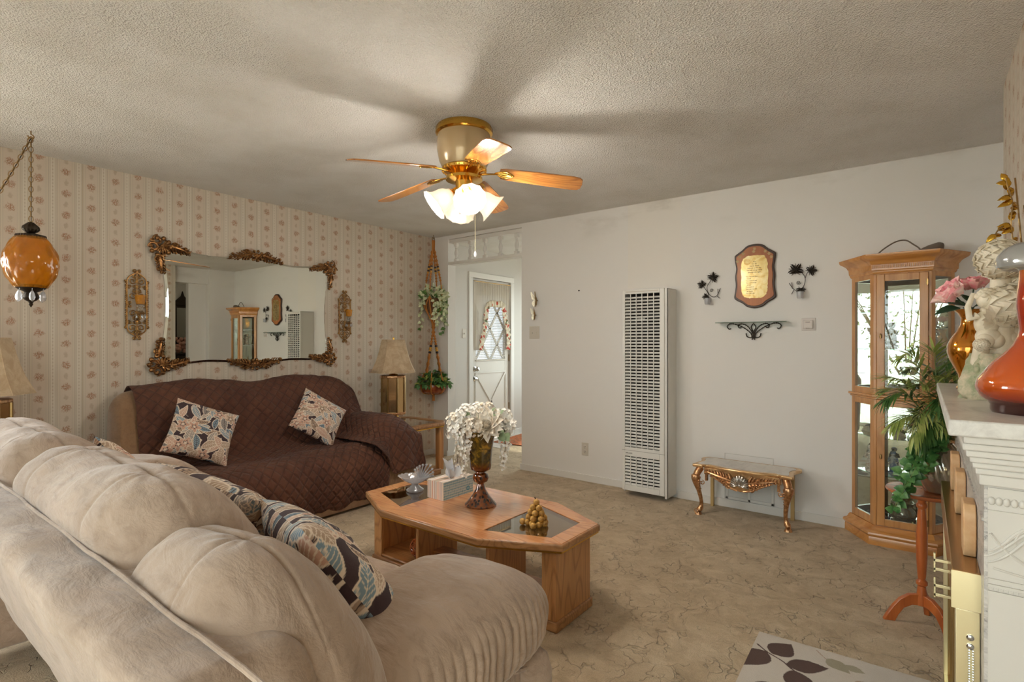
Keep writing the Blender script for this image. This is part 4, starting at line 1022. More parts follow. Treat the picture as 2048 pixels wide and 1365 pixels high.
# light kit
for k in range(4):
    a = R(38.7 + 14 + 90 * k); tilt = R(52)
    M = Matrix.Translation((FX, FY, 2.09)) @ Matrix.Rotation(a, 4, 'Z') @ Matrix.Translation((.055, 0, 0)) @ Matrix.Rotation(PI - tilt, 4, 'Y')
    # +z of M points outward and down
    m = MB(); m.lathe([(.013, -.02), (.015, .01), (.026, .018), (.027, .034), (.02, .036)], n=20, M=M); m.build('shade_fitter', 'brass', fan)
    m = MB(); n_ = 72
    def rd(t, i): return 1 + .05 * math.cos(12 * t) * max(0, (i - 4) / 4) ** 2 + .012 * math.cos(24 * t)
    pr = [(.026, .022), (.032, .035), (.046, .050), (.053, .068), (.056, .085), (.060, .105), (.070, .125), (.086, .140)]
    m.lathe(pr, n=n_, M=M, rad=rd, open_=True); sh = m.build('tulip_shade', 'frosted_shade', fan, solid=.002, smooth=60)
    m = MB(); m.ball((0, 0, .062), (.021, .021, .026), 16, 12, M=M).cyl((0, 0, .03), (0, 0, .045), .012, M=M); m.build('light_bulb', 'bulb', sh)
    l = bpy.data.lights.new('fan_bulb_light', 'POINT'); l.energy = FANW; l.color = (1, .93, .83); l.shadow_soft_size = .04
    lo_ = bpy.data.objects.new('fan_bulb_light', l); COL.objects.link(lo_); lo_.location = M @ Vector((0, 0, .16))
for dx, dy, zl, nm in ((.02, -.055, 1.98, 'pull_chain'), (.045, .04, 1.76, 'pull_chain')):
    m = MB(); x, y = FX + dx, FY + dy; m.tube([(x, y, 2.08), (x, y, zl)], .0012, 5)
    z = 2.07
    while z > zl: m.ball((x, y, z), .0020, 6, 4); z -= .011
    pc = m.build('pull_chain', 'pale_brass', fan)
    MB().lathe([(0, -.03), (.006, -.026), (.009, -.014), (.005, -.002), (.002, .004)], (x, y, zl), 16).build('pull_knob', 'crystal', pc)

# ------------------------------------------------------------------ amber swag lamp on a chain
SX, SY = -3.941, .726
sw = thing('swag_lamp', 'amber glass swag lamp hanging by a chain near the papered wall', 'hanging lamp', (SX, SY, ZC))
s0 = (SX, SY, 0)
prg = []
for i in range(25):
    t_ = i / 24; z = 1.565 + .285 * t_; r_ = .060 + .058 * math.sin(PI * (t_ * .96 + .03)) ** .85
    prg.append((r_, z))
def quil(t, i):
    f = i / 24; return 1 + .05 * abs(math.sin(5 * t + f * 7)) * abs(math.sin(5 * t - f * 7)) * 1.4 + .006
MB().lathe(prg, s0, 120, rad=quil).build('amber_globe', 'amber_glass', sw, smooth=50)
MB().lathe([(.0, 1.93), (.012, 1.93), (.02, 1.922), (.036, 1.905), (.038, 1.89), (.03, 1.878), (.016, 1.872), (.025, 1.868), (.045, 1.862), (.065, 1.858), (.068, 1.838), (.063, 1.832), (.060, 1.832)], s0, 60, rad=lambda t, i: 1 + (.06 * math.cos(12 * t) if 2 <= i <= 4 else .025 * math.cos(30 * t) if i > 7 else 0)).build('cap', 'dark_bronze', sw)
MB().lathe([(.060, 1.585), (.066, 1.580), (.066, 1.565), (.054, 1.555), (.034, 1.545), (.026, 1.54), (.034, 1.525), (.036, 1.510), (.026, 1.496), (.012, 1.488), (.008, 1.478), (.010, 1.472), (.004, 1.462), (0, 1.455)], s0, 60, rad=lambda t, i: 1 + (.03 * math.cos(24 * t) if i < 4 else 0)).build('bottom_collar', 'dark_bronze', sw)
for k in range(6):
    a = k * PI / 3 + .95; x, y = SX + .058 * math.cos(a), SY + .058 * math.sin(a)
    MB().tube([(x, y, 1.565), (x, y, 1.548)], .0015, 5).lathe([(0, -.062), (.010, -.052), (.014, -.038), (.012, -.02), (.006, -.004), (0, 0)], (x, y, 1.548), 8).build('crystal_drop', 'crystal', sw, smooth=0)
def chain(mb, P, L=.034, W_=.0095, r=.0022):
    d = [0]
    for i in range(len(P) - 1): d.append(d[-1] + (P[i + 1] - P[i]).length)
    n = int(d[-1] / (L * .8)); k = 0
    for i in range(n):
        s_ = (i + .5) / n * d[-1]
        while k < len(P) - 2 and d[k + 1] < s_: k += 1
        t_ = (s_ - d[k]) / (d[k + 1] - d[k]); p = P[k].lerp(P[k + 1], t_); a, b, e = basis(P[k + 1] - P[k], (.3, .9, .1))
        w_ = a if i % 2 else b
        mb.tube([p + e * (math.sin(q) * L / 2) + w_ * (math.cos(q) * W_) for q in [2 * PI * j / 14 for j in range(14)]], r, 5, closed=True)
m = MB(); chain(m, [Vector((SX, SY, 2.405)), Vector((SX, SY, 1.935))]); m.build('chain', 'dull_brass', sw)
m = MB(); E0, E1 = Vector((SX, SY, 2.40)), Vector((-4.15, -.75, 2.40)); pts = [E0.lerp(E1, i / 30) - Vector((0, 0, 1.05 * (1 - (2 * i / 30 - 1) ** 2))) for i in range(31)]
chain(m, pts); m.build('swag_chain', 'dull_brass', sw)
m = MB(); m.tube(pts, .0022, 5); m.tube([(SX + .003, SY, 2.40), (SX + .004, SY, 1.93)], .002, 5); m.build('cord', 'dark_bronze', sw)
m = MB()
for p in (E0, E1): m.tube([(p.x, p.y, 2.44), (p.x, p.y, 2.42)] + [(p.x, p.y + .013 * math.sin(q), 2.408 + .012 * math.cos(q)) for q in np.linspace(.2, 5, 10)], .003, 6)
m.build('ceiling_hook', 'dull_brass', sw)

# ------------------------------------------------------------------ rococo ornament kit
def shell_fan(mb, c, r, a0, span, depth, plane='yz', sg=1, n=9):
    """ribbed shell opening around angle a0"""
    ax = {'yz': lambda p, q, h: (c[0] + h * sg, c[1] + p, c[2] + q), 'xz': lambda p, q, h: (c[0] + p, c[1] - h * sg, c[2] + q)}[plane]
    for k in range(n):
        a = R(a0 - span / 2 + span * k / (n - 1)); L = r * (1 - .12 * abs(2 * k / (n - 1) - 1))
        P = [ax(L * t * math.cos(a), L * t * math.sin(a), depth * (.35 + .65 * math.sin(PI * min(1, t * .8 + .15)))) for t in (.12, .4, .7, .95)]
        mb.tube(P, [r * .05, r * .09, r * .13, r * .09], 6)
    mb.ball(ax(0, 0, depth * .6), r * .2, 10, 8)
def scroll(mb, c, r, a0, sgn, plane, h, turns=1.25, th=None, sg=1):
    P = spiral(c, r, turns, a0, 22, sgn, plane)
    n = len(P); P = [((p[0] + h * sg, p[1], p[2]) if plane == 'yz' else (p[0], p[1] - h * sg, p[2])) for p in P]
    th = th or r * .2; mb.tube(P, [th * (.6 + .6 * math.sin(PI * i / (n - 1))) for i in range(n)], 7)
def acanthus(mb, p0, p1, w_, h, plane, seed, sg=1, n=9):
    r2 = random.Random(seed); a, b = Vector(p0), Vector(p1); d = (b - a).normalized()
    out = Vector((sg, 0, 0)) if plane == 'yz' else Vector((0, -sg, 0)); side = d.cross(out)
    for i in range(n):
        t = i / (n - 1); p = a.lerp(b, t); ww = w_ * (1 - .55 * t)
        for s_ in (-1, 1):
            e = p + side * s_ * ww * r2.uniform(.7, 1.1) + d * ww * .9
            mid = (p + e) / 2 + out * h * 1.1
            mb.tube([p + out * h * .4, mid, e + out * h * .35], [ww * .16, ww * .26, ww * .14], 6)
            mb.ball(tuple(e + out * h * .4), ww * .2, 7, 5)
    mb.tube([a + out * h * .5, a.lerp(b, .5) + out * h * 1.3, b + out * h * .5], [w_ * .22, w_ * .3, w_ * .12], 7)

# ------------------------------------------------------------------ wall mirror
OUT = [(1.538, 1.927), (1.611, 1.942), (1.687, 1.947), (1.837, 1.934), (2.015, 1.942), (2.114, 1.969), (2.216, 1.983), (2.322, 1.965), (2.416, 1.942), (2.559, 1.934), (2.728, 1.947), (2.840, 1.958), (2.885, 1.93), (2.887, 1.798), (2.865, 1.53), (2.881, 1.26), (2.890, 1.15), (2.850, 1.11), (2.728, 1.102), (2.559, 1.107), (2.404, 1.098), (2.205, 1.086), (2.005, 1.102), (1.837, 1.111), (1.687, 1.100), (1.595, 1.10), (1.530, 1.112), (1.524, 1.17), (1.535, 1.256), (1.555, 1.52), (1.538, 1.791), (1.522, 1.879)]
oc_ = [(p.x, p.y) for p in catmull([(a, b, 0) for a, b in OUT], 4, True)][::-1]
cyy, czz = 2.21, 1.52
inn_ = [(cyy + (a - cyy) * .975, czz + (b - czz) * .962) for a, b in oc_]
wm = thing('wall_mirror', 'large frameless wavy mirror with gilt rococo corner ornaments over the loveseat', 'mirror', (XL, 2.21, 1.52))
MB().prism(inn_, XL + .006, XL + .018, 'yz').build('mirror_glass', 'mirror_glass', wm, smooth=0)
m = MB(); n = len(oc_); V = [(XL + .018, a, b) for a, b in inn_] + [(XL + .008, a, b) for a, b in oc_] + [(XL + .002, a, b) for a, b in oc_]
m.add(V, [(i, (i + 1) % n, n + (i + 1) % n, n + i) for i in range(n)] + [(n + i, n + (i + 1) % n, 2 * n + (i + 1) % n, 2 * n + i) for i in range(n)]); m.build('bevelled_edge', 'mirror_glass', wm, smooth=0)
def corner(cy_, cz_, sy, sz, k=1.0):
    m = MB(); x = XL + .020; c = (x, cy_, cz_)
    shell_fan(m, (x, cy_ + sy * .006, cz_ + sz * .006), .055 * k, math.degrees(math.atan2(-sz, sy)) , 200, .022, 'yz', n=11)
    for q in range(10):
        a = PI * 2 * q / 10; m.ball((x + .006, cy_ + .060 * k * math.cos(a), cz_ + .058 * k * math.sin(a)), .015 * k, 8, 6)
    scroll(m, (x, cy_ - sy * .02, cz_ + sz * .045), .034 * k, 90 * sz, sy, 'yz', .010)
    scroll(m, (x, cy_ - sy * .045, cz_ - sz * .01), .034 * k, 180 if sy > 0 else 0, -sz * sy, 'yz', .010)
    acanthus(m, (x, cy_ + sy * .06, cz_ - sz * .0 + sz * .012), (x, cy_ + sy * .185, cz_ - sz * .022), .036 * k, .016, 'yz', 3, n=7)
    acanthus(m, (x, cy_ - sy * .012, cz_ - sz * .055), (x, cy_ + sy * .008, cz_ - sz * .175), .034 * k, .016, 'yz', 4, n=7)
    for q in ((.185, -.022), (.165, .002), (.008, -.185), (-.014, -.165)): m.ball((x + .008, cy_ + sy * q[0], cz_ + sz * q[1]), .013 * k, 8, 6)
    scroll(m, (x, cy_ + sy * .09, cz_ + sz * .018), .022 * k, 0, 1, 'yz', .016); scroll(m, (x, cy_ - sy * .02, cz_ - sz * .095), .022 * k, 90, 1, 'yz', .016)
    return m.build('corner_ornament', 'antique_gold', wm)
corner(1.515, 1.955, 1, 1, 1.1); corner(2.905, 1.945, -1, 1); corner(1.51, 1.10, 1, -1, 1.1); corner(2.90, 1.115, -1, -1)
def crestp(cy_, cz_, sz):
    m = MB(); x = XL + .020
    shell_fan(m, (x, cy_, cz_ + sz * .012), .045, -90 * sz, 190, .024, 'yz', n=11)
    for q in range(9): a = PI * 2 * q / 9; m.ball((x + .008, cy_ + .05 * math.cos(a), cz_ + .038 * math.sin(a)), .012, 8, 6)
    for s_ in (-1, 1):
        acanthus(m, (x, cy_ + s_ * .045, cz_ + sz * .008), (x, cy_ + s_ * .205, cz_ - sz * .032), .038, .018, 'yz', 5, n=8)
        scroll(m, (x, cy_ + s_ * .085, cz_ + sz * .020), .024, 0 if s_ > 0 else 180, s_, 'yz', .016)
        scroll(m, (x, cy_ + s_ * .145, cz_ - sz * .020), .022, 0 if s_ > 0 else 180, -s_, 'yz', .016)
        m.ball((x + .008, cy_ + s_ * .215, cz_ - sz * .038), .014, 8, 6); m.ball((x + .008, cy_ + s_ * .198, cz_ - sz * .008), .012, 8, 6)
    return m.build('crest_ornament', 'antique_gold', wm)
crestp(2.222, 1.978, 1); crestp(2.210, 1.080, -1)

# ------------------------------------------------------------------ candle sconces
def sconce(label):
    t_ = thing('wall_sconce', label, 'sconce', (0, 0, 0), 'gilt scrollwork candle sconces'); m = MB(); x = .012; f = .0042
    def sc(y, z, r_, a0, sg_, tr=1.4): m.tube([(x, p[1], p[2]) for p in spiral((x, y, z), r_, tr, a0, 24, sg_, 'yz', .2)], f, 6)
    for s_ in (-1, 1):
        # outline: side rails and pointed ends
        m.tube([(x, s_ * .060, -.155), (x, s_ * .060, .155)], f * 1.3, 6)
        for k in range(24): m.ball((x, s_ * .067, -.15 + k * .013), .0052, 6, 4)
        for v in (1, -1):
            m.tube(catmull([(x, s_ * .060, v * .155), (x, s_ * .052, v * .185), (x, s_ * .028, v * .208), (x, s_ * .006, v * .222), (x, 0, v * .236)], 5), f, 6)
            sc(s_ * .013, v * .238, .012, -90 * v, s_ * v, 1.1)
            sc(s_ * .027, v * .165, .026, 90 * v, s_ * v)
            sc(s_ * .014, v * .198, .012, 90 * v, -s_ * v, 1.0)
            sc(s_ * .016, v * .125, .014, -90 * v, -s_ * v, 1.1); sc(s_ * .043, v * .125, .014, -90 * v, s_ * v, 1.1)
            sc(s_ * .027, v * .062, .027, 90 * v, s_ * v); sc(s_ * .013, v * .095, .012, 90 * v, -s_ * v, 1.0)
            sc(s_ * .042, v * .012, .013, -90 * v, s_ * v, 1.1)
            m.ball((x, s_ * .068, v * .162), .009, 8, 6)
    m.tube([(x, 0, -.235), (x, 0, .235)], f * .8, 6)
    m.build('scroll_backplate', 'sconce_gold', t_)
    MB().tube([(.012, 0, -.10), (.05, 0, -.115), (.075, 0, -.10), (.078, 0, -.07)], .005, 8).lathe([(.012, -.072), (.03, -.066), (.032, -.060), (.010, -.056)], (.078, 0, 0), 20).build('candle_arm', 'sconce_gold', t_)
    MB().lathe([(.010, -.056), (.020, -.046), (.022, -.034), (.014, -.026), (.024, -.016), (.024, -.008), (.018, 0)], (.078, 0, 0), 24).build('glass_holder', 'clear_glass', t_)
    MB().lathe([(0, .0), (.024, .0), (.028, .02), (.033, .062), (.031, .062), (.026, .022), (.021, .005), (0, .005)], (.078, 0, 0), 32).build('amber_cup', 'amber_cup', t_)
    MB().cyl((.078, 0, .006), (.078, 0, .035), .018, n=20).build('candle', 'trim_white', t_)
    m = MB()
    for k in range(5):
        a = k * 2 * PI / 5; m.lathe([(0, -.032), (.005, -.026), (.006, -.016), (.002, -.002), (0, 0)], (.078 + .028 * math.cos(a), .028 * math.sin(a), -.068), 6)
    m.build('crystal_drops', 'crystal', t_, smooth=0)
    return t_
sa = sconce('scrollwork candle sconce left of the wall mirror'); sa.location = (XL, 1.372, 1.527)
dup(sa, (XL, 3.076, 1.508), 0, 'scrollwork candle sconce right of the wall mirror')

# ------------------------------------------------------------------ macrame hanger with two plants
MX, MY = -4.27, 4.13
mh = thing('macrame_hanger', 'two-tier brown macrame plant hanger with wooden beads in the corner', 'plant hanger', (MX, MY, ZC))
m = MB(); m.tube([(MX, MY, 2.44), (MX, MY, 2.425)] + [(MX, MY + .012 * math.sin(q), 2.414 + .011 * math.cos(q)) for q in np.linspace(.2, 5, 10)], .0028, 6)
m.tube([(MX + .0, MY + .018 * math.cos(q), 2.395 + .018 * math.sin(q)) for q in np.linspace(0, 2 * PI, 18)[:-1]], .004, 6, closed=True); m.build('hook_ring', 'dull_brass', mh)
def twist(mb, p, q, w_, turns, n=26, th=.006):
    p, q = Vector(p), Vector(q); a, b, d = basis(q - p, (.2, 1, 0))
    def g(u, v):
        c = p.lerp(q, v); t_ = turns * 2 * PI * v; ww = w_ * (.75 + .25 * abs(math.sin(v * turns * PI * 2)))
        return tuple(c + (a * math.cos(t_) + b * math.sin(t_)) * (u - .5) * ww)
    mb.grid(g, 4, n)
    mb.tube([p.lerp(q, i / 8) for i in range(9)], th, 6)
m = MB(); beads = []
m.cyl((MX, MY, 2.38), (MX, MY, 2.28), .018, .016, 10)
def tier(z0, z1, rr, zb, cols, k0):
    for k in range(4):
        a = k * PI / 2 + k0; e = Vector((MX + rr * math.cos(a), MY + rr * math.sin(a), z1)); s_ = Vector((MX + .012 * math.cos(a), MY + .012 * math.sin(a), z0))
        tb = (z0 - zb) / (z0 - z1); b0, b1 = s_.lerp(e, tb - .11), s_.lerp(e, tb + .11)
        twist(m, s_, b0, .028, 2.0); twist(m, b1, e, .026, 1.5)
        for j, c in enumerate(cols): beads.append((b0.lerp(b1, (j + .5) / len(cols)), c))
        m.tube([b0, b1], .004, 6)
tier(2.28, 1.93, .085, 2.06, ('bead_dark', 'bead_gold', 'bead_dark', 'bead_gold'), .4)
for k in range(4):     # cradle of the upper pot
    a = k * PI / 2 + .4; c = lambda r_, z, s_=0: (MX + r_ * math.cos(a + s_), MY + r_ * math.sin(a + s_), z)
    m.tube(catmull([c(.085, 1.93), c(.098, 1.80), c(.102, 1.70), c(.060, 1.57), c(.02, 1.48), c(.012, 1.44)], 6), .0055, 6)
    m.tube(catmull([c(.104, 1.76), c(.100, 1.66, .5), c(.05, 1.55, .75), c(.012, 1.47, .8)], 6), .005, 6); m.tube(catmull([c(.104, 1.76), c(.100, 1.66, -.5), c(.05, 1.55, -.75), c(.012, 1.47, -.8)], 6), .005, 6)
twist(m, (MX, MY, 1.46), (MX, MY, 1.33), .045, 1.2, th=.012)
tier(1.35, .93, .105, 1.185, ('bead_dark', 'bead_gold', 'bead_gold', 'bead_dark'), .1)
for k in range(6):
    a = k * PI / 3 + .1; c = lambda r_, z: (MX + r_ * math.cos(a), MY + r_ * math.sin(a), z)
    m.tube(catmull([c(.105, .93), c(.138, .82), c(.137, .745), c(.10, .703), c(.02, .695)], 6), .006, 6)
m.tube([(MX, MY, .70), (MX, MY, .62)], [.012, .016], 10)
m.build('cords', 'macrame', mh, solid=.002)
for p, c in beads: MB().lathe([(.004, -.013), (.012, -.009), (.013, 0), (.012, .009), (.004, .013)], tuple(p), 12).build('bead', c, mh)
def leaves(mb, mb2, c, n, rfun, L, W_, seed, mi=0):
    r2 = random.Random(seed)
    for i in range(n):
        p, d_ = rfun(r2); nn = Vector((r2.gauss(0, .5), r2.gauss(0, .5), 1)) if mb2 is None else Vector((.9 + r2.gauss(0, .4), -.6 + r2.gauss(0, .5), .5))
        l = L * r2.uniform(.7, 1.2); (mb if mb2 is None or r2.random() < .8 else mb2).leaf(p, d_, nn, l, l * W_, curl=r2.uniform(0, .5), shape=.6, seg=5)
t_ = thing('hanging_plant', 'pale variegated trailing plant in a brown pot, upper tier of the macrame hanger', 'plant', (MX, MY, 1.6))
MB().lathe([(0, 1.595), (.068, 1.595), (.085, 1.66), (.092, 1.735), (.088, 1.74), (.08, 1.725), (0, 1.725)], (MX, MY, 0), 32).build('pot', 'basket', t_)
a_, b_ = MB(), MB()
def up1(r2):
    a = r2.uniform(0, 2 * PI); r_ = r2.uniform(.02, .13); z = 1.74 + r2.uniform(0, .16) * (1 - r_ / .2)
    return (MX + r_ * math.cos(a), MY + r_ * math.sin(a), z), Vector((math.cos(a) * r2.uniform(.4, 1), math.sin(a) * r2.uniform(.4, 1), r2.uniform(-.5, .9)))
leaves(a_, b_, None, 150, up1, .062, .62, 21)
st = MB(); r2 = random.Random(31)
for k in range(16):
    a = r2.uniform(0, 2 * PI); a = (r2.uniform(-.9, .9) - .1) if k < 10 else a; rr = r2.uniform(.10, .16); L = r2.uniform(.12, .42); P = [Vector((MX, MY, 1.76))]
    for j in range(1, 12):
        t = j / 11; P.append(Vector((MX + rr * min(1, t * 3) * math.cos(a + t * .3), MY + min(.10, rr * min(1, t * 3) * math.sin(a + t * .3)), 1.77 + .04 * math.sin(min(1, t * 2) * PI) - L * t * t ** .3)))
    st.tube(P, .0022, 5)
    for j in range(4, 12): (a_ if r2.random() < .85 else b_).leaf(P[j], (r2.uniform(-1, 1), r2.uniform(-1, 1), r2.uniform(-.9, .1)), (1, -.7, .4), r2.uniform(.042, .062), .034, shape=.6, seg=5)
a_.build('foliage', 'pothos_pale', t_, smooth=60); b_.build('green_foliage', 'pothos_edge', t_, smooth=60); st.build('stems', 'leaf_green', t_)
t_ = thing('hanging_plant', 'green variegated ivy in an amber bowl, lower tier of the macrame hanger', 'plant', (MX, MY, .7))
MB().lathe([(0, .703), (.095, .703), (.122, .72), (.131, .76), (.125, .80), (.12, .80), (.122, .76), (0, .78)], (MX, MY, 0), 36).build('bowl', 'plant_pot_red', t_)
a_, b_ = MB(), MB()
def up2(r2):
    a = r2.uniform(0, 2 * PI); r_ = r2.uniform(.02, .17); z = .80 + r2.uniform(0, .17) * (1 - r_ / .24)
    return (MX + min(r_ * math.cos(a), .2), MY + min(.11, r_ * math.sin(a)), z), Vector((math.cos(a) * .8, math.sin(a) * .8, r2.uniform(-.7, .7)))
leaves(a_, None, None, 150, up2, .075, .62, 5); leaves(b_, None, None, 60, up2, .066, .6, 9)
r2 = random.Random(4); st = MB()
for y_, x_ in ((-.24, .02), (-.17, .06), (.05, .19)):
    st.tube([(MX, MY, .82), (MX + x_ * .6, MY + y_ * .6, .86), (MX + x_, MY + y_, .80)], .0022, 5); a_.leaf((MX + x_, MY + y_, .81), (0.2, y_, -.5), (1, -.5, .4), .06, .04)
a_.build('foliage', 'ivy_green', t_, smooth=60); b_.build('pale_foliage', 'palm_green', t_, smooth=60); st.build('stems', 'leaf_green', t_)

# ------------------------------------------------------------------ things on the white wall
def butterfly(label, c, s_, yaw):
    t_ = thing('wall_butterfly', label, 'wall decor', c, 'metal butterflies'); Y = YB - .02
    for sg in (-1, 1):
        m = MB(); P1 = [(0, 0), (.02, .045), (.05, .085), (.058, .075), (.052, .045), (.046, .015), (.02, -.005)]; P2 = [(.003, -.004), (.034, -.004), (.045, -.025), (.034, -.052), (.022, -.062), (.010, -.035)]
        ang = R(34) if sg < 0 else R(72)
        for P in (P1, P2):
            V = [(c[0] + sg * a * s_ * math.cos(ang), Y - a * s_ * math.sin(ang), c[2] + b * s_) for a, b in P]; m.add(V, [tuple(range(len(P)))])
            for q in range(2, len(P)): m.tube([V[0], V[q]], .0016 * s_, 5)
        m.build('wing', 'butterfly_silver' if sg < 0 else 'dull_brass', t_, smooth=0, solid=.0015)['label'] = 'bright silvery wing' if sg < 0 else 'dark bronze wing seen edge on'
    MB().tube([(c[0], Y, c[2] + .03 * s_), (c[0], Y - .004, c[2]), (c[0], Y, c[2] - .045 * s_)], [.003, .007 * s_, .002], 8).tube([(c[0], Y, c[2] + .03 * s_), (c[0] - .01, Y - .02, c[2] + .055 * s_)], .001, 4).box(c[0] - .003, Y, c[2] - .004, c[0] + .003, YB, c[2] + .004).build('body', 'dull_brass', t_)
butterfly('upper and larger of the two metal butterflies above the double light switch', (-2.968, YB - .001, 1.665), 1.0, 0)
butterfly('lower and smaller of the two metal butterflies above the double light switch', (-2.985, YB - .001, 1.525), .82, 0)
t_ = thing('wall_hook', 'small dark nail in the white wall left of the heater', 'nail', (-2.50, YB, 1.735))
MB().cyl((-2.50, YB, 1.735), (-2.50, YB - .012, 1.735), .004, n=10).cyl((-2.50, YB - .012, 1.735), (-2.50, YB - .014, 1.735), .007, n=10).build('nail_head', 'dark_void', t_)
# heater
ht = thing('wall_heater', 'tall narrow white louvred gas wall heater', 'heater', (-1.78, YB, 0))
hx0, hx1, hy, hz0, hz1 = -1.972, -1.594, 4.05, .03, 1.69
m = MB(); m.box(hx0 + .004, hy + .03, hz0, hx0 + .012, YB, hz1).box(hx1 - .010, hy + .012, hz0, hx1, YB, hz1).box(hx0 + .004, hy + .03, hz1 - .008, hx1, YB, hz1); m.build('casing', 'heater_white', ht, bevel=.003)
gx0, gx1 = -1.948, -1.652
m = MB(); m.box(hx0, hy, hz0 + .02, gx0, hy + .03, hz1).box(gx1, hy, hz0 + .02, hx1 - .018, hy + .03, hz1).box(hx1 - .018, hy + .008, hz0, hx1, hy + .03, hz1)
m.box(gx0, hy, 1.655, gx1, hy + .03, hz1).box(gx0, hy, .33, gx1, hy + .03, .405).box(gx0, hy, .05, gx1, hy + .03, .095); m.build('front_frame', 'heater_white', ht, bevel=.003)
MB().box(hx0, hy - .001, .378, hx1 - .018, hy + .004, .3795).build('seam', 'dark_void', ht, smooth=0)
MB().box(gx0 + .01, hy - .001, 1.668, gx1 - .01, hy + .003, 1.678).build('top_slot', 'ivory_plastic', ht, smooth=0)
MB().box(hx0 + .015, hy + .10, .05, hx1 - .02, hy + .11, 1.68).build('firebox', 'dark_void', ht, smooth=0)
m = MB(); z = .105; n_ = 0
while z < 1.65:
    if not (.325 < z < .41):
        m.add([(gx0, hy + .002, z - .007), (gx1, hy + .002, z - .007), (gx1, hy + .014, z + .006), (gx0, hy + .014, z + .006)], [(0, 1, 2, 3)])
    z += .0262
for i in range(1, 6):
    x = gx0 + (gx1 - gx0) * i / 6; m.box(x - .0025, hy, .09, x + .0025, hy + .006, .34).box(x - .0025, hy, .40, x + .0025, hy + .006, 1.66)
m.build('louvre_grille', 'heater_white', ht, smooth=0, solid=.0015)
m = MB(); m.cyl((-1.86, hy + .06, 1.452), (-1.79, hy + .06, 1.452), .018, n=16); m.build('flue_clip', 'chrome', ht)
text('maker_name', 'WILLIAMS', .013, (-1.948 + .008, hy - .001, .352), (PI / 2, 0, 0), 'ink', ht)
# plaque
pl = thing('poem_plaque', 'wavy wooden wall plaque with an engraved gold poem plate', 'plaque', (-.995, YB, 1.755))
def pout(k, sx=1.0):
    P = [(0, .237), (.06, .228), (.105, .195), (.155, .165), (.162, .15), (.158, .11), (.150, .06), (.158, .0), (.153, -.06), (.158, -.11), (.165, -.155), (.15, -.175), (.10, -.20), (.06, -.228), (0, -.24)]
    P = P + [(-a, b) for a, b in P[::-1][1:-1]]
    Q = catmull([(a, b, 0) for a, b in P], 4, True); return [(-.995 + p.x * .88 * k, 1.755 + p.y * (1 - (1 - k) * .7)) for p in Q]
MB().prism(pout(1.0), YB - .020, YB, 'xz').build('dark_edge', 'plaque_edge', pl, bevel=.005)
MB().prism(pout(.90), YB - .026, YB - .019, 'xz').build('board', 'plaque_wood', pl, bevel=.002)
r2 = random.Random(2); P = []
for i in range(90):
    a = 2 * PI * i / 90; sx = math.copysign(abs(math.cos(a)) ** .45, math.cos(a)); sz = math.copysign(abs(math.sin(a)) ** .5, math.sin(a)); j = 1 + r2.uniform(-.03, .04)
    P.append((-.995 + .092 * sx * j, 1.748 + .158 * sz * (1 + (j - 1) * .6)))
MB().prism(P, YB - .0285, YB - .0255, 'xz').build('gold_plate', 'plaque_gold', pl, smooth=0)
lines = ['You', 'can do', 'not be afraid', 'hold on to the day', 'You will not go alone', 'through the night', '', 'You can not be a', '  friend', 'You said to me', 'You said to be', '  always', 'You said to', 'You can not be', '  far away', 'You will see']
for i, s_ in enumerate(lines):
    if s_: text('engraved_line', s_, .0125, (-.995 if i < 7 else -1.055, YB - .0288, 1.855 - i * .0155), (PI / 2, 0, 0), 'ink', pl, .0002, 'CENTER' if i < 7 else 'LEFT')
m = MB()
m.tube([(-1.045 + .022 * math.cos(q), YB - .029, 1.862 + .020 * math.sin(q)) for q in np.linspace(0, 2 * PI, 24)[:-1]], .0012, 5, closed=True); m.tube([(-1.045 + .014 * math.cos(q), YB - .029, 1.862 + .012 * math.sin(q)) for q in np.linspace(0, 2 * PI, 20)[:-1]], .001, 5, closed=True)
m.build('engraved_flower', 'gold_leaf', pl)
m = MB(); r2 = random.Random(8)
for x_, z_ in ((-1.10, 1.905), (-1.075, 1.925), (-.995, 1.955), (-1.0, 1.935), (-.92, 1.93), (-.895, 1.91), (-1.115, 1.87), (-.88, 1.885)):
    for k in range(6): a = k * PI / 3; m.leaf((x_, YB - .0265, z_), (math.cos(a), 0, math.sin(a)), (0, -1, 0), .013, .006, 0, 0, seg=3)
m.build('painted_sprigs', 'tan_wood', pl, smooth=0)
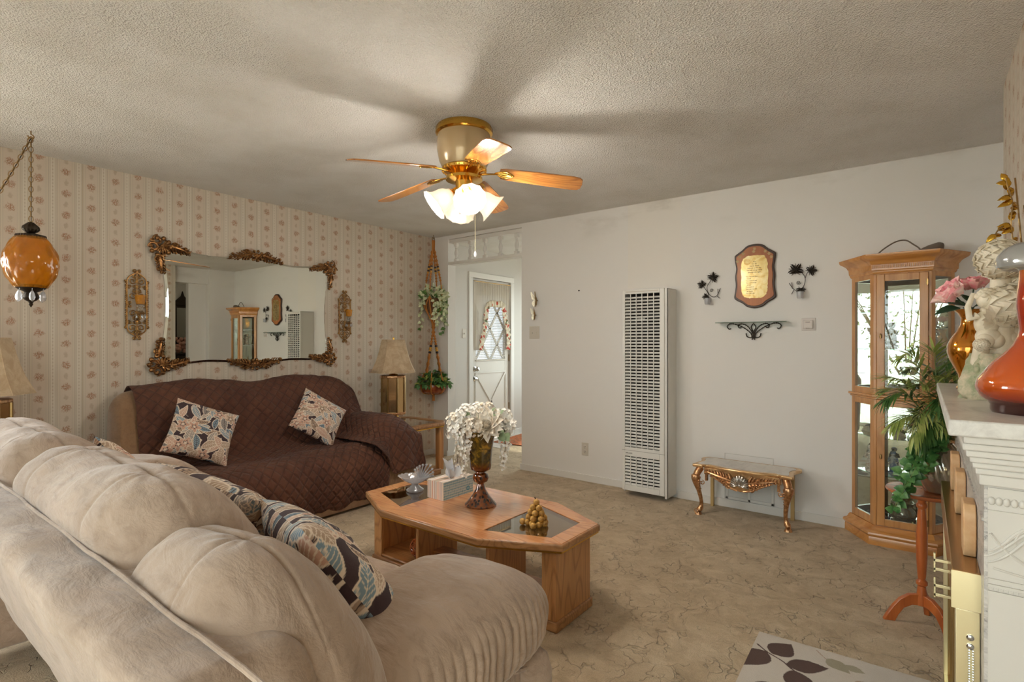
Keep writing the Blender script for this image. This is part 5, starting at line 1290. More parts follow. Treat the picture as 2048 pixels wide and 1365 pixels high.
# leaf candle holders
def vine_leaf(mb, c, r_, rot, Y):
    n = 60; V = [(c[0], Y - .006, c[1])]
    for i in range(n):
        a = 2 * PI * i / n; f = .36 + .56 * (1 - abs(((a * 5 / (2 * PI)) % 1) * 2 - 1) ** .8 if False else abs(((a * 5 / (2 * PI) + .5) % 1) * 2 - 1)) + .10 * abs(math.cos(15 * a))
        if abs(a - PI) < .35: f *= .55
        q = a + rot; V.append((c[0] + r_ * f * math.cos(q), Y + .004 * math.cos(5 * a), c[1] + r_ * f * math.sin(q)))
    mb.add(V, [(0, 1 + i, 1 + (i + 1) % n) for i in range(n) if i % 12 != 6])
    for k in range(5): a = k * 2 * PI / 5 + rot; mb.tube([(c[0], Y - .008, c[1]), (c[0] + r_ * .8 * math.cos(a), Y - .004, c[1] + r_ * .8 * math.sin(a))], .0014, 5)
def holder(label, x0, mir, L, stem, tend, cup):
    t_ = thing('leaf_candle_holder', label, 'candle holder', (x0, YB, 1.69), 'metal grape-leaf candle holders'); Y = YB - .014
    m = MB()
    for cx_, cz_, r_, ro in L: vine_leaf(m, (cx_, cz_), r_, ro, Y)
    m.build('metal_leaves', 'black_iron', t_, smooth=20, solid=.001)
    m = MB()
    for P in stem: m.tube(catmull([(a, Y, b) for a, b in P], 6), .0022, 6)
    m.tube([(p[0], Y, p[2]) for p in spiral((tend[0], Y, tend[1]), tend[2], 2.0, 0, 30, mir, 'xz', .15)], .0016, 5)
    m.tube([(cup[0], Y, cup[1] + .02), (cup[0], YB - .04, cup[1] + .02)], .002, 5)
    m.tube([(cup[0] + .024 * math.cos(q), YB - .04 + .024 * math.sin(q), cup[1] + .02) for q in np.linspace(0, 2 * PI, 20)[:-1]], .0018, 5, closed=True)
    m.build('wire_stem', 'black_iron', t_)
    MB().lathe([(0, -.03), (.018, -.03), (.022, -.02), (.024, .022), (.022, .022), (.019, -.02), (0, -.022)], (cup[0], YB - .04, cup[1]), 24).build('glass_cup', 'crystal', t_)
holder('pair of dark metal grape leaves with tendril, left of the plaque', -1.33, 1,
       [(-1.300, 1.765, .050, .9), (-1.385, 1.715, .040, 2.2), (-1.352, 1.618, .034, 3.9)], [[(-1.300, 1.76), (-1.325, 1.73), (-1.345, 1.69), (-1.330, 1.64), (-1.30, 1.615), (-1.268, 1.625), (-1.243, 1.68)], [(-1.385, 1.715), (-1.365, 1.69), (-1.335, 1.64), (-1.345, 1.62)], [(-1.262, 1.628), (-1.262, 1.675)], [(-1.27, 1.622), (-1.246, 1.600)]], (-1.310, 1.665, .014), (-1.333, 1.585))
holder('pair of dark metal grape leaves with tendril, right of the plaque', -.685, -1,
       [(-.722, 1.775, .058, 1.6), (-.625, 1.765, .044, .6), (-.690, 1.630, .036, 4.6)], [[(-.722, 1.775), (-.690, 1.76), (-.665, 1.72), (-.668, 1.67), (-.69, 1.64), (-.73, 1.635), (-.765, 1.685)], [(-.625, 1.765), (-.65, 1.75), (-.664, 1.71)], [(-.745, 1.645), (-.748, 1.69)], [(-.735, 1.635), (-.75, 1.605)]], (-.705, 1.685, .015), (-.690, 1.600))
# glass shelf on an iron bracket
sh = thing('glass_shelf', 'small glass shelf on a twisted iron scroll bracket', 'shelf', (-1.01, YB, 1.41))
MB().box(-1.255, YB - .105, 1.406, -.765, YB, 1.412).build('glass_board', 'green_glass', sh, smooth=0)
m = MB(); Y = YB - .012; X0 = -1.005
def rope(P, r_=.0038):
    P = catmull(P, 8); m.tube(P, [r_ * (1 + .35 * math.sin(i * 2.2)) for i in range(len(P))], 7)
for s_ in (-1, 1):
    rope([(X0 + s_ * .01, Y, 1.295), (X0 + s_ * .02, Y, 1.33), (X0 + s_ * .07, Y, 1.372), (X0 + s_ * .13, Y, 1.398), (X0 + s_ * .17, Y, 1.400), (X0 + s_ * .188, Y, 1.382), (X0 + s_ * .175, Y, 1.362), (X0 + s_ * .16, Y, 1.366)])
    rope([(X0 + s_ * .008, Y, 1.295), (X0 + s_ * .012, Y, 1.34), (X0 + s_ * .045, Y, 1.385), (X0 + s_ * .085, Y, 1.400), (X0 + s_ * .108, Y, 1.388), (X0 + s_ * .10, Y, 1.370), (X0 + s_ * .085, Y, 1.372)])
    rope([(X0 + s_ * .004, Y, 1.29), (X0 + s_ * .004, Y, 1.34), (X0 + s_ * .016, Y, 1.375), (X0 + s_ * .0, Y, 1.402)])
    rope([(X0 + s_ * .002, Y, 1.30), (X0 + s_ * .022, Y, 1.296), (X0 + s_ * .045, Y, 1.305), (X0 + s_ * .052, Y, 1.33)])
    rope([(X0 + s_ * .006, Y, 1.335), (X0 + s_ * .005, Y, 1.29), (X0 + s_ * .012, Y, 1.283)])
m.tube([(X0 - .15, Y, 1.402), (X0 - .15, YB - .09, 1.402)], .003, 6); m.tube([(X0 + .15, Y, 1.402), (X0 + .15, YB - .09, 1.402)], .003, 6)
m.build('iron_bracket', 'black_iron', sh)
# thermostat
th_ = thing('thermostat', 'small square off-white thermostat on the white wall beyond the shelf', 'thermostat', (-.643, YB, 1.388))
MB().box(-.688, YB - .006, 1.344, -.600, YB, 1.432).build('back_plate', 'white_plastic', th_, bevel=.002)
MB().box(-.676, YB - .022, 1.356, -.614, YB - .006, 1.418).build('body', 'white_plastic', th_, bevel=.006, seg=3)
MB().box(-.660, YB - .0235, 1.402, -.632, YB - .022, 1.406).box(-.65, YB - .0235, 1.360, -.636, YB - .022, 1.362).ball((-.656, YB - .023, 1.361), .0028, 8, 6).build('marking', 'bag_grey', th_)
# floor vent grille
vg = thing('wall_vent', 'white two-section louvred wall vent behind the gilt console', 'vent', (-1.035, YB, .14))
m = MB(); m.box(-1.205, YB - .012, .065, -1.185, YB, .27).box(-.885, YB - .012, .065, -.865, YB, .27).box(-1.045, YB - .012, .065, -1.025, YB, .27).box(-1.205, YB - .012, .065, -.865, YB, .085).box(-1.205, YB - .012, .255, -.865, YB, .27); m.build('vent_frame', 'heater_white', vg, bevel=.003)
MB().box(-1.19, YB - .003, .08, -.88, YB - .001, .26).build('vent_back', 'dark_void', vg, smooth=0)
m = MB()
for x0, x1 in ((-1.185, -1.045), (-1.025, -.885)):
    for i in range(11):
        z = .090 + i * .0152; m.add([(x0, YB - .012, z - .003), (x1, YB - .012, z - .003), (x1, YB - .003, z + .010), (x0, YB - .003, z + .010)], [(0, 1, 2, 3)])
m.build('louvres', 'heater_white', vg, smooth=0, solid=.0012)
# ------------------------------------------------------------------ gilt console table
co = thing('console_table', 'small low gilt rococo console table with a pale marble top', 'console table', (-1.01, 4.08, 0))
cz = .372
half = [(0, 3.895), (.10, 3.900), (.18, 3.925), (.235, 3.945), (.25, 3.935), (.262, 3.915), (.33, 3.915), (.335, 3.93), (.325, 3.99), (.315, 4.05), (.325, 4.12), (.345, 4.16), (.34, 4.20), (.31, 4.235)]
P = [(-1.015 + a, b) for a, b in half] + [(-1.015 - a, b) for a, b in half[::-1][:-1]]
MB().prism(P, cz - .022, cz, 'xy').build('top_edge', 'console_gold', co, bevel=.007, seg=3)
Pi = [(-1.015 + (a + 1.015) * .90, 4.07 + (b - 4.07) * .80) for a, b in P]
MB().prism(Pi, cz, cz + .0022, 'xy').build('marble_top', 'marble_white', co, smooth=0)
m = MB(); m.prism([(-1.265, .305), (-1.21, .308), (-1.15, .275), (-1.09, .235), (-1.015, .215), (-.94, .235), (-.88, .275), (-.82, .308), (-.765, .305), (-.765, .352), (-1.265, .352)], 3.925, 3.945, 'xz')
m.box(-1.27, 3.95, .30, -1.25, 4.235, .352).box(-.78, 3.95, .30, -.76, 4.235, .352); m.build('apron', 'console_gold', co, bevel=.003)
m = MB(); yy = 3.922
shell_fan(m, (-1.015, yy - .004, .265), .070, 90, 200, .022, 'xz', n=13)
m.build('apron_shell', 'silver_shell', co)
m = MB()
for s_ in (-1, 1):
    acanthus(m, (-1.015 + s_ * .05, yy, .285), (-1.015 + s_ * .225, yy + .005, .325), .038, .012, 'xz', 6, n=9)
    scroll(m, (-1.015 + s_ * .075, yy, .255), .026, -90, s_, 'xz', .008); scroll(m, (-1.015 + s_ * .115, yy, .268), .022, -90, -s_, 'xz', .008); scroll(m, (-1.015 + s_ * .15, yy, .30), .018, 90, s_, 'xz', .008)
    m.tube(catmull([(-1.015 + s_ * .02, yy, .222), (-1.015 + s_ * .08, yy, .238), (-1.015 + s_ * .14, yy, .272), (-1.015 + s_ * .2, yy, .302)], 5), .006, 6)
m.build('apron_carving', 'bronze_gold', co)
for s_ in (-1, 1):
    x = -1.015 + s_ * .29; m = MB()
    m.tube(catmull([(x - s_ * .008, 3.955, .345), (x + s_ * .012, 3.925, .30), (x + s_ * .014, 3.915, .255), (x, 3.935, .18), (x - s_ * .010, 3.958, .10), (x - s_ * .004, 3.962, .05), (x + s_ * .012, 3.945, .025)], 6), [.026 - .0002 * i for i in range(8)] + [.034, .034, .033, .031, .028, .026, .024, .022, .020, .018, .016, .0155, .015, .0145, .014, .0135, .013, .013, .013, .014, .015, .017, .019, .020, .021, .02, .018, .016, .014][:29], 12)
    m.cyl((x + s_ * .008, 3.948, 0), (x + s_ * .008, 3.948, .018), .026, .020, 18)
    scroll(m, (x + s_ * .012, 3.93, .030), .018, 90, -s_, 'xz', .012); scroll(m, (x - s_ * .030, 3.93, .245), .018, 90, s_, 'xz', .014); scroll(m, (x + s_ * .02, 3.91, .285), .018, -90, s_, 'xz', .012)
    acanthus(m, (x, 3.905, .27), (x - s_ * .006, 3.945, .13), .022, .008, 'xz', 9, n=8)
    m.box(x - s_ * .05 - .008, 3.94, .255, x - s_ * .05 + .008, 3.965, .35)
    m.build('front_leg', 'bronze_gold', co)
    MB().box(x - s_ * .012 - .012, 4.20, 0, x - s_ * .012 + .012, 4.225, .352).build('back_leg', 'tan_wood', co, bevel=.003)
# ------------------------------------------------------------------ things on the coffee table
TZ = .40
# tissue box
tb = thing('tissue_box', 'tissue box with blue writing-paper pattern front and striped end on the coffee table', 'tissue box', (-2.125, 2.19, TZ))
bx0, bx1, by0, by1, bz = -2.188, -2.065, 2.072, 2.312, TZ + .098
def painted_box(n1, n2, fn):    # grid quad painted by fn(u, v)
    return [(*lin(fn(i / (n1 - 1), j / (n2 - 1))), 1) for j in range(n2) for i in range(n1)]
def bluef(u, v):
    r_ = (u - .82) ** 2 * 6 + (v - .30) ** 2
    if r_ < .018: return (70, 150, 190) if r_ > .006 else (150, 200, 214)
    if abs((v * 7) % 1 - .5) < .10: return (104, 168, 196)
    if abs((u * 5 + math.floor(v * 7) * .37) % 1 - .5) < .022: return (120, 150, 160)
    return (196, 216, 220)
def strf(u, v):
    k = int(u * 17); return [(232, 224, 214), (200, 172, 150), (214, 206, 200), (196, 180, 166), (228, 214, 196), (210, 160, 140)][(k * 7) % 6]
MB().box(bx0, by0, TZ, bx1, by1, bz).build('carton', 'trim_white', tb, smooth=0)
m = MB(); m.grid(lambda u, v: (bx1 + .0006, by0 + u * (by1 - by0), TZ + v * .098), 120, 60); m.build('printed_side', 'painted', tb, colors=painted_box(120, 60, bluef))
m = MB(); m.grid(lambda u, v: (bx0 + u * (bx1 - bx0), by0 - .0006, TZ + v * .098), 86, 6); m.build('striped_end', 'painted', tb, colors=painted_box(86, 6, strf))
m = MB(); m.grid(lambda u, v: (bx0 + u * (bx1 - bx0), by0 + v * (by1 - by0), bz + .0006), 60, 6); m.build('carton_top', 'painted', tb, colors=painted_box(60, 6, lambda u, v: (176, 158, 140) if abs(u - .5) < .16 else strf(u, v)))
m = MB(); tp = Vector((-2.125, 2.19, bz + .001))
for dx, dy, dz, L, W_, nx_, ny_ in ((-.02, -.30, 1, .125, .062, 1, .2), (.22, .25, 1, .100, .060, 1, -.6), (-.2, .10, 1, .095, .055, -.6, 1), (.1, -.05, 1, .112, .05, .5, -1), (.35, -.35, .8, .07, .05, 1, 0)):
    m.leaf(tp + Vector((dx * .03, dy * .05, -.002)), (dx, dy, dz), (nx_, ny_, .1), L, W_, curl=.08, fold=.45, seg=8, shape=.62)
m.build('tissue', 'tissue', tb, smooth=70)
# tortoiseshell vase
vx, vy = -1.862, 2.145
vs = thing('pedestal_vase', 'brown and amber tortoiseshell glass pedestal vase in the middle of the coffee table', 'vase', (vx, vy, TZ))
MB().lathe([(0, 0), (.082, 0), (.084, .006), (.070, .022), (.045, .052), (.026, .085), (.018, .112), (.022, .118), (.038, .128), (.044, .146), (.038, .164), (.024, .172), (.022, .177), (.040, .182), (.054, .192), (.057, .205), (.059, .25), (.063, .30), (.072, .35), (.086, .395), (.083, .395), (.069, .35), (.058, .29), (.052, .2), (0, .195)], (0, 0, 0), 64).build('glass_body', 'tortoise', vs, local=True)
# flowers
fl = thing('silk_flowers', 'bouquet of white and ivory silk blossoms in the tortoiseshell vase', 'flowers', (vx, vy, TZ + .39))
r2 = random.Random(12)
def floret(mb, c, n, s_, pet=4):
    n = Vector(n).normalized(); a, b, _ = basis(n, (0, 0, 1))
    for k in range(pet):
        t = k * 2 * PI / pet; d_ = (a * math.cos(t) + b * math.sin(t)) + n * .35; mb.leaf(c, d_, n, s_, s_ * 1.1, curl=-.1, fold=.1, seg=3, shape=.6)
def cluster(c, R_, n, seed, mat='petal_white', nm='blossom_cluster'):
    r2 = random.Random(seed); mb = MB(); c = Vector(c)
    for i in range(n):
        d_ = Vector((r2.gauss(0, 1), r2.gauss(0, 1), r2.gauss(0, 1) + .3)).normalized(); p = c + d_ * R_ * r2.uniform(.75, 1.05); floret(mb, p, d_ + Vector((.3, -.6, .3)) * .5, .0125 * r2.uniform(.8, 1.2), 5)
    return mb.build(nm, mat, fl, smooth=60)
CZ = TZ + .39
Rx, Ry = math.cos(R(37.6)), math.sin(R(37.6))     # sideways as the bouquet spreads
def bq(s_, h, dpt=0): return (vx + s_ * Rx + dpt * Ry, vy + s_ * Ry - dpt * Rx, CZ + h)
for i, (s_, h, dp, rr, n) in enumerate([(-.125, .045, .0, .055, 46), (-.075, .085, .02, .055, 46), (-.09, .015, .05, .055, 50), (-.03, .03, .075, .05, 40), (-.145, -.005, .02, .04, 26), (.115, .07, -.03, .05, 34), (.02, .09, -.04, .06, 40), (-.02, .10, -.05, .05, 30)]):
    cluster(bq(s_, h, dp), rr, int(n * 1.7), i, 'petal_white' if i % 3 else 'petal_ivory')
def peony(c, n, R_, seed, mat):
    r2 = random.Random(seed); mb = MB(); n = Vector(n).normalized(); a, b, _ = basis(n)
    for ring, (cnt, el, s_) in enumerate(((6, 80, .5), (8, 62, .62), (9, 44, .78), (10, 26, .92), (11, 8, 1.0))):
        for k in range(cnt):
            t = 2 * PI * k / cnt + ring * .4 + r2.uniform(-.12, .12); o_ = a * math.cos(t) + b * math.sin(t); d_ = o_ * math.cos(R(el)) + n * math.sin(R(el))
            mb.leaf(Vector(c) + o_ * R_ * .06, d_, n * .8 - o_ * .6, R_ * s_, R_ * .62, curl=-.35 + .12 * ring, fold=.25, seg=6, shape=.75)
    return mb.build('peony', mat, fl, smooth=60)
peony(bq(.045, .035, .05), (.1, -.9, .45), .088, 3, 'petal_ivory'); peony(bq(.125, .045, .0), (.75, -.3, .55), .070, 4, 'petal_white'); peony(bq(.075, .075, -.02), (.3, -.1, .9), .06, 5, 'petal_white')
def trail(s_, dp, top, L, seed, mat, lean_=0):
    r2 = random.Random(seed); mb = MB(); st = MB(); P = [Vector(bq(s_ * .5, .02, dp * .5)), Vector(bq(s_, .02, dp))] + [Vector(bq(s_ + lean_ * t + .006 * math.sin(t * 6), top - L * t, dp)) for t in np.linspace(.05, 1, 12)]
    st.tube(P, .0018, 5); n = int(L / .0075)
    for i in range(n):
        t = i / n; q = P[1 + int(t * 12)].lerp(P[min(13, 2 + int(t * 12))], (t * 12) % 1); w_ = .034 * (1 - t * .65)
        for _ in range(3):
            a = r2.uniform(0, 6.28); p = q + Vector((math.cos(a) * w_ * r2.uniform(.4, 1), math.sin(a) * w_ * r2.uniform(.4, 1), r2.uniform(-.004, .004)))
            floret(mb, p, Vector((math.cos(a), math.sin(a) - .5, r2.uniform(-.3, .3))), .0125 * (1 - .35 * t), 3)
    o = mb.build('trailing_blossom', mat, fl, smooth=60); st.build('stem', 'stem_brown', o)
trail(-.075, .085, .0, .225, 1, 'petal_white', -.0); trail(-.112, .045, -.02, .16, 2, 'petal_ivory', -.0); trail(.125, .03, -.035, .165, 3, 'petal_white', .0)
m = MB()
for i in range(20):
    a = r2.uniform(0, 6.28); s_ = r2.uniform(.02, .12) * (1 if r2.random() < .5 else -1); h = r2.uniform(-.03, .10)
    m.leaf(bq(s_, h, r2.uniform(-.04, .075)), (math.cos(a), math.sin(a) - .4, r2.uniform(-.3, .8)), (0, -.6, 1), .05, .026, .2)
for s_ in (.105, .13): m.leaf(bq(s_, .0, .065), (.5, -.3, -.35), (.2, -.9, .4), .06, .045, .15)
m.build('leaf', 'sage_leaf', fl, smooth=60)['kind'] = 'stuff'
m = MB()
for i in range(10): m.tube([(vx + r2.uniform(-.03, .03), vy + r2.uniform(-.03, .03), CZ - .16), bq(r2.uniform(-.11, .11), r2.uniform(-.01, .05), r2.uniform(-.03, .05))], .002, 5)
m.build('stems', 'leaf_green', fl)
# grapes
gx, gy = -1.452, 2.075
gr = thing('grape_cluster', 'cluster of golden glass grapes on the right glass inset of the coffee table', 'ornament', (gx, gy, TZ))
r2 = random.Random(6); gp = []
def gadd(p):
    for q in gp:
        if (Vector(p) - Vector(q)).length < .0275: return False
    gp.append(p); return True
for lay, (cnt, rr, h) in enumerate(((8, .040, .015), (6, .034, .038), (5, .026, .062), (3, .016, .085), (1, 0, .108))):
    for k in range(cnt):
        a = 2 * PI * k / max(1, cnt) + lay * .6; gp.append((gx + rr * 1.15 * math.cos(a), gy + rr * .9 * math.sin(a), TZ - .0035 + h))
gp += [(gx - .055, gy - .035, TZ + .012), (gx + .02, gy - .055, TZ + .012), (gx + .0, gy, TZ + .02)]
g0 = None
for p in gp:
    if g0 is None: g0 = MB().ball((0, 0, 0), .0155, 20, 14).build('grape', 'grape_gold', gr, local=True); o = g0
    else: o = g0.copy(); COL.objects.link(o)
    o.location = Vector(p) - Vector((gx, gy, TZ))
MB().tube([(gx, gy, TZ + .02), (gx + .004, gy, TZ + .10), (gx - .01, gy, TZ + .128)], .0028, 6).build('stem', 'stem_brown', gr)
# crystal shell dish
cx_, cy_ = -2.345, 2.12
cd_ = thing('crystal_dish', 'cut crystal footed dish with a fan-shaped tail at the left end of the coffee table', 'dish', (cx_, cy_, TZ))
flut = lambda n, a: (lambda t, i: 1 + a * abs(math.sin(n * t / 2)) * (1 if i else .5))
MB().lathe([(0, .0), (.046, .0), (.048, .008), (.03, .022), (.018, .034), (.022, .044), (.0, .046)], (cx_, cy_, TZ), 64, rad=flut(20, .06)).build('foot', 'crystal', cd_, smooth=30)
def dish(u, v):
    a = 2 * PI * u; r_ = (.018 + .052 * v) * (1 + .05 * abs(math.sin(9 * a)) * v); dx, dy = r_ * math.cos(a) * 1.35, r_ * math.sin(a) * .95
    return (cx_ + dx * Rx - dy * Ry, cy_ + dx * Ry + dy * Rx, TZ + .045 + .040 * v ** 1.5 + .004 * abs(math.sin(9 * a)) * v)
m = MB(); m.grid(dish, 108, 10, cu=True); m.build('bowl', 'crystal', cd_, solid=.004, smooth=25)
m = MB()
for k in range(9):
    t = R(18 + k * 12); L = .105 - .004 * abs(k - 3) * 2
    c0 = Vector((cx_ + .028 * Rx, cy_ + .028 * Ry, TZ + .06)); e = c0 + Vector((math.cos(t) * Rx, math.cos(t) * Ry, math.sin(t))) * L
    m.tube([c0, c0.lerp(e, .5), e], [.004, .010, .007], 6, flat=.5); m.ball(tuple(e), .008, 8, 6)
m.build('fan_tail', 'crystal', cd_, smooth=25)

# ------------------------------------------------------------------ corner curio cabinet
cb = thing('curio_cabinet', 'honey wood mirrored curio cabinet with angled glass sides against the white wall', 'curio cabinet', (-.115, 4.15, 0))
BL, FL, FR, BR = (-.385, 4.245), (-.252, 4.05), (.038, 4.05), (.150, 4.245)
def off(k):       # plan outline grown by k
    return [(BL[0] - k * 1.1, 4.252), (FL[0] - k * .55, FL[1] - k), (FR[0] + k * .55, FR[1] - k), (BR[0] + k * 1.1, 4.252)]
def loft(name, prof_):
    m = MB(); V = [(x, y, z) for z, k in prof_ for x, y in off(k)]; n = len(prof_)
    m.add(V, [(i * 4 + k, i * 4 + (k + 1) % 4, i * 4 + 4 + (k + 1) % 4, i * 4 + 4 + k) for i in range(n - 1) for k in range(4)] + [(3, 2, 1, 0), (n * 4 - 4, n * 4 - 3, n * 4 - 2, n * 4 - 1)])
    return m.build(name, 'honey_x', cb, smooth=32)
loft('plinth', [(0, .040), (.045, .040), (.050, .038), (.056, .044), (.066, .048), (.076, .046), (.082, .038), (.088, .026), (.098, .020), (.106, .018), (.115, .010)])
loft('crown', [(1.69, .004), (1.70, .010), (1.706, .010), (1.712, .016), (1.745, .018), (1.750, .024), (1.756, .026), (1.764, .032), (1.774, .044), (1.784, .060), (1.792, .066), (1.808, .068), (1.810, .064)])
m = MB()
for i in range(30): x = FL[0] - .004 + i * (FR[0] - FL[0] + .008) / 29; m.box(x - .0032, FL[1] - .024, 1.722, x + .0032, FL[1] - .014, 1.742)
m.build('dentil_band', 'honey_x', cb, bevel=.001)
m = MB(); m.prism(off(.020), .918, .934).prism(off(.010), .905, .918); m.build('waist_moulding', 'honey_x', cb, bevel=.004)
MB().prism(off(-.004), .115, .13).build('bottom_board', 'honey_x', cb); 
def rail(mb, p, q, z0, z1, th=.018):     # vertical board between plan points p, q
    p, q = Vector((*p, 0)), Vector((*q, 0)); d_ = (q - p).normalized(); n = Vector((-d_.y, d_.x, 0)) * th
    mb.prism([(p.x, p.y), (q.x, q.y), (q.x + n.x, q.y + n.y), (p.x + n.x, p.y + n.y)], z0, z1)
def lerp2(p, q, t): return (p[0] + (q[0] - p[0]) * t, p[1] + (q[1] - p[1]) * t)
def side(p, q, nm):
    m = MB(); L = math.hypot(q[0] - p[0], q[1] - p[1]); t = .036 / L
    rail(m, p, lerp2(p, q, t), .115, 1.70); rail(m, lerp2(p, q, 1 - t), q, .115, 1.70)
    for z0, z1 in ((.115, .165), (.865, .915), (.925, .975), (1.66, 1.70)): rail(m, lerp2(p, q, t), lerp2(p, q, 1 - t), z0, z1)
    m.build('side_frame', 'honey_wood', cb, bevel=.003)
    for z0, z1 in ((.165, .865), (.975, 1.66)):
        g_ = MB(); a, b = lerp2(p, q, t * 1.02), lerp2(p, q, 1 - t * 1.02); rail(g_, a, b, z0, z1, .004); g_.build('side_pane', 'cabinet_pane', cb, smooth=0)
side(BL, FL, 'l'); side(FR, BR, 'r')
m = MB(); m.box(FL[0], 4.05, .115, FL[0] + .016, 4.068, 1.70).box(FR[0] - .016, 4.05, .115, FR[0], 4.068, 1.70).box(FL[0], 4.05, 1.685, FR[0], 4.068, 1.70); m.build('front_post', 'honey_wood', cb, bevel=.002)
for z0, z1, hz in ((.120, .903, .55), (.937, 1.684, 1.30)):
    m = MB(); x0, x1 = FL[0] + .017, FR[0] - .017; f = .042
    m.box(x0, 4.040, z0, x0 + f, 4.058, z1).box(x1 - f, 4.040, z0, x1, 4.058, z1).box(x0 + f, 4.040, z0, x1 - f, 4.058, z0 + f).box(x0 + f, 4.040, z1 - f, x1 - f, 4.058, z1)
    dr = m.build('door', 'honey_wood', cb, bevel=.003)
    MB().box(x0 + f, 4.048, z0 + f, x1 - f, 4.051, z1 - f).build('door_pane', 'cabinet_pane', dr, smooth=0)
    k = MB(); k.ball((x0 + f / 2, 4.034, hz), (.007, .004, .016), 12, 8); k.box(x0 + f / 2 - .002, 4.030, hz - .012, x0 + f / 2 + .002, 4.040, hz + .0); k.build('door_latch', 'dull_brass', dr)
    for z in (z0 + .06, z1 - .06): MB().cyl((x1 - .002, 4.036, z - .018), (x1 - .002, 4.036, z + .018), .004, n=8).box(x1 - .012, 4.037, z - .018, x1, 4.041, z + .018).build('hinge', 'dull_brass', dr)
MB().box(BL[0] + .01, 4.238, .13, BR[0] - .01, 4.244, 1.70).build('mirror_back', 'mirror_glass', cb, smooth=0)
for z in (.42, .655, 1.215, 1.455):
    MB().prism([(BL[0] + .03, 4.236), (FL[0] + .02, 4.074), (FR[0] - .02, 4.074), (BR[0] - .03, 4.236)], z, z + .004).build('glass_shelf', 'green_glass', cb, smooth=0)
MB().prism([(BL[0] + .02, 4.238), (FL[0] + .01, 4.066), (FR[0] - .01, 4.066), (BR[0] - .02, 4.238)], .918, .934).build('middle_board', 'dim_mirror', cb, smooth=0)
MB().prism([(BL[0] + .02, 4.238), (FL[0] + .01, 4.066), (FR[0] - .01, 4.066), (BR[0] - .02, 4.238)], .1305, .134).build('mirror_floor', 'dim_mirror', cb, smooth=0)
# figurines and glass in the cabinet
def figurine(x, y, z, h, mat, label, seed, kind=0):
    m = MB(); k = h / .2; r2 = random.Random(seed)
    m.lathe([(0, 0), (.032 * k, 0), (.034 * k, .012 * k), (.024 * k, .02 * k), (.030 * k, .05 * k), (.026 * k, .09 * k), (.020 * k, .12 * k), (.026 * k, .14 * k), (.010 * k, .155 * k)], (x, y, z), 24, rad=lambda t, i: 1 + .10 * math.sin(3 * t + i + seed))
    m.ball((x, y, z + .175 * k), .020 * k, 16, 12); m.ball((x, y + .004, z + .182 * k), (.022 * k, .022 * k, .017 * k), 14, 10)
    for s_ in (-1, 1):
        m.tube([(x + s_ * .024 * k, y, z + .138 * k), (x + s_ * .034 * k, y - .012 * k, z + .11 * k), (x + s_ * .012 * k, y - .026 * k, z + .105 * k)], [.009 * k, .007 * k, .005 * k], 8)
        if kind == 1: m.leaf((x + s_ * .01, y + .02 * k, z + .12 * k), (s_, .3, .8), (0, 1, 0), .06 * k, .04 * k)
    for q in range(8): m.ball((x + .030 * k * math.cos(q), y + .030 * k * math.sin(q), z + .02 * k + .006 * (q % 3)), .008 * k, 8, 6)
    return tag(m.build('figurine', mat, smooth=60), label, 'figurine')
figurine(-.245, 4.165, 1.2195, .175, 'porcelain', 'porcelain couple figurine at the left of the cabinet, on its second shelf from the top', 1, 1)
figurine(-.165, 4.17, 1.2195, .17, 'porcelain', 'porcelain figurine behind the upper door, right of the couple figurine', 2)
figurine(.045, 4.17, 1.2195, .16, 'porcelain', 'porcelain figurine behind the right side pane of the cabinet', 5)
figurine(-.255, 4.17, .9345, .10, 'shell_tan', 'small tan figurine on the middle board of the cabinet', 7)
figurine(-.155, 4.16, .4245, .15, 'blue_porcelain', 'blue and white figurine on the lowest glass shelf of the cabinet', 3)
figurine(-.275, 4.18, .4245, .17, 'porcelain', 'pale figurine at the left side of the lowest glass shelf of the cabinet', 8)
def seashell(x, y, z, r_, label):
    def g(u, v):
        a = 2 * PI * u; t = v; rr = r_ * (1 - t) ** .8 * (1 + .06 * math.sin(22 * a)); s_ = t * 5
        return (x + rr * math.cos(a) + .3 * r_ * (t) * math.cos(s_), y + .8 * rr * math.sin(a), z + r_ * .55 + rr * .0 + r_ * .9 * t - r_ * .5 * math.cos(a * 1.0) * (1 - t) * .5)
    m = MB(); m.grid(g, 60, 24, cu=True); m.lathe([(0, 0), (r_ * .7, 0), (r_ * .9, r_ * .4), (r_, r_ * .6)], (x, y, z), 40, rad=lambda t, i: 1 + .05 * math.sin(14 * t), open_=True)
    return tag(m.build('seashell', 'shell_tan', smooth=60), label, 'seashell')
seashell(-.285, 4.18, .6595, .040, 'large tan seashell at the left of the lower cabinet'); seashell(-.125, 4.16, .6595, .036, 'spiky seashell behind the lower door of the cabinet'); 
gb = thing('glass_bowl', 'clear glass bowl with a ruffled rim on the mirrored floor of the cabinet', 'bowl', (-.105, 4.15, .1345))
m = MB(); m.lathe([(0, .001), (.04, .001), (.062, .025), (.070, .055), (.060, .085), (.046, .10), (.050, .112), (.062, .128)], (-.105, 4.15, .1345), 48, rad=lambda t, i: 1 + (.06 * math.cos(9 * t) if i > 5 else 0), open_=True); m.build('bowl', 'clear_glass', gb, solid=.003)
m = MB(); r2 = random.Random(1)
for i in range(90): a = r2.uniform(0, 6.28); q = r2.random() ** .5 * .048; m.ball((-.105 + q * math.cos(a), 4.15 + q * math.sin(a), .146 + r2.uniform(0, .022)), (.007, .006, .004), 6, 4)
m.build('coloured_pebbles', 'pebbles', gb)['kind'] = 'stuff'
m = MB(); r2 = random.Random(9)
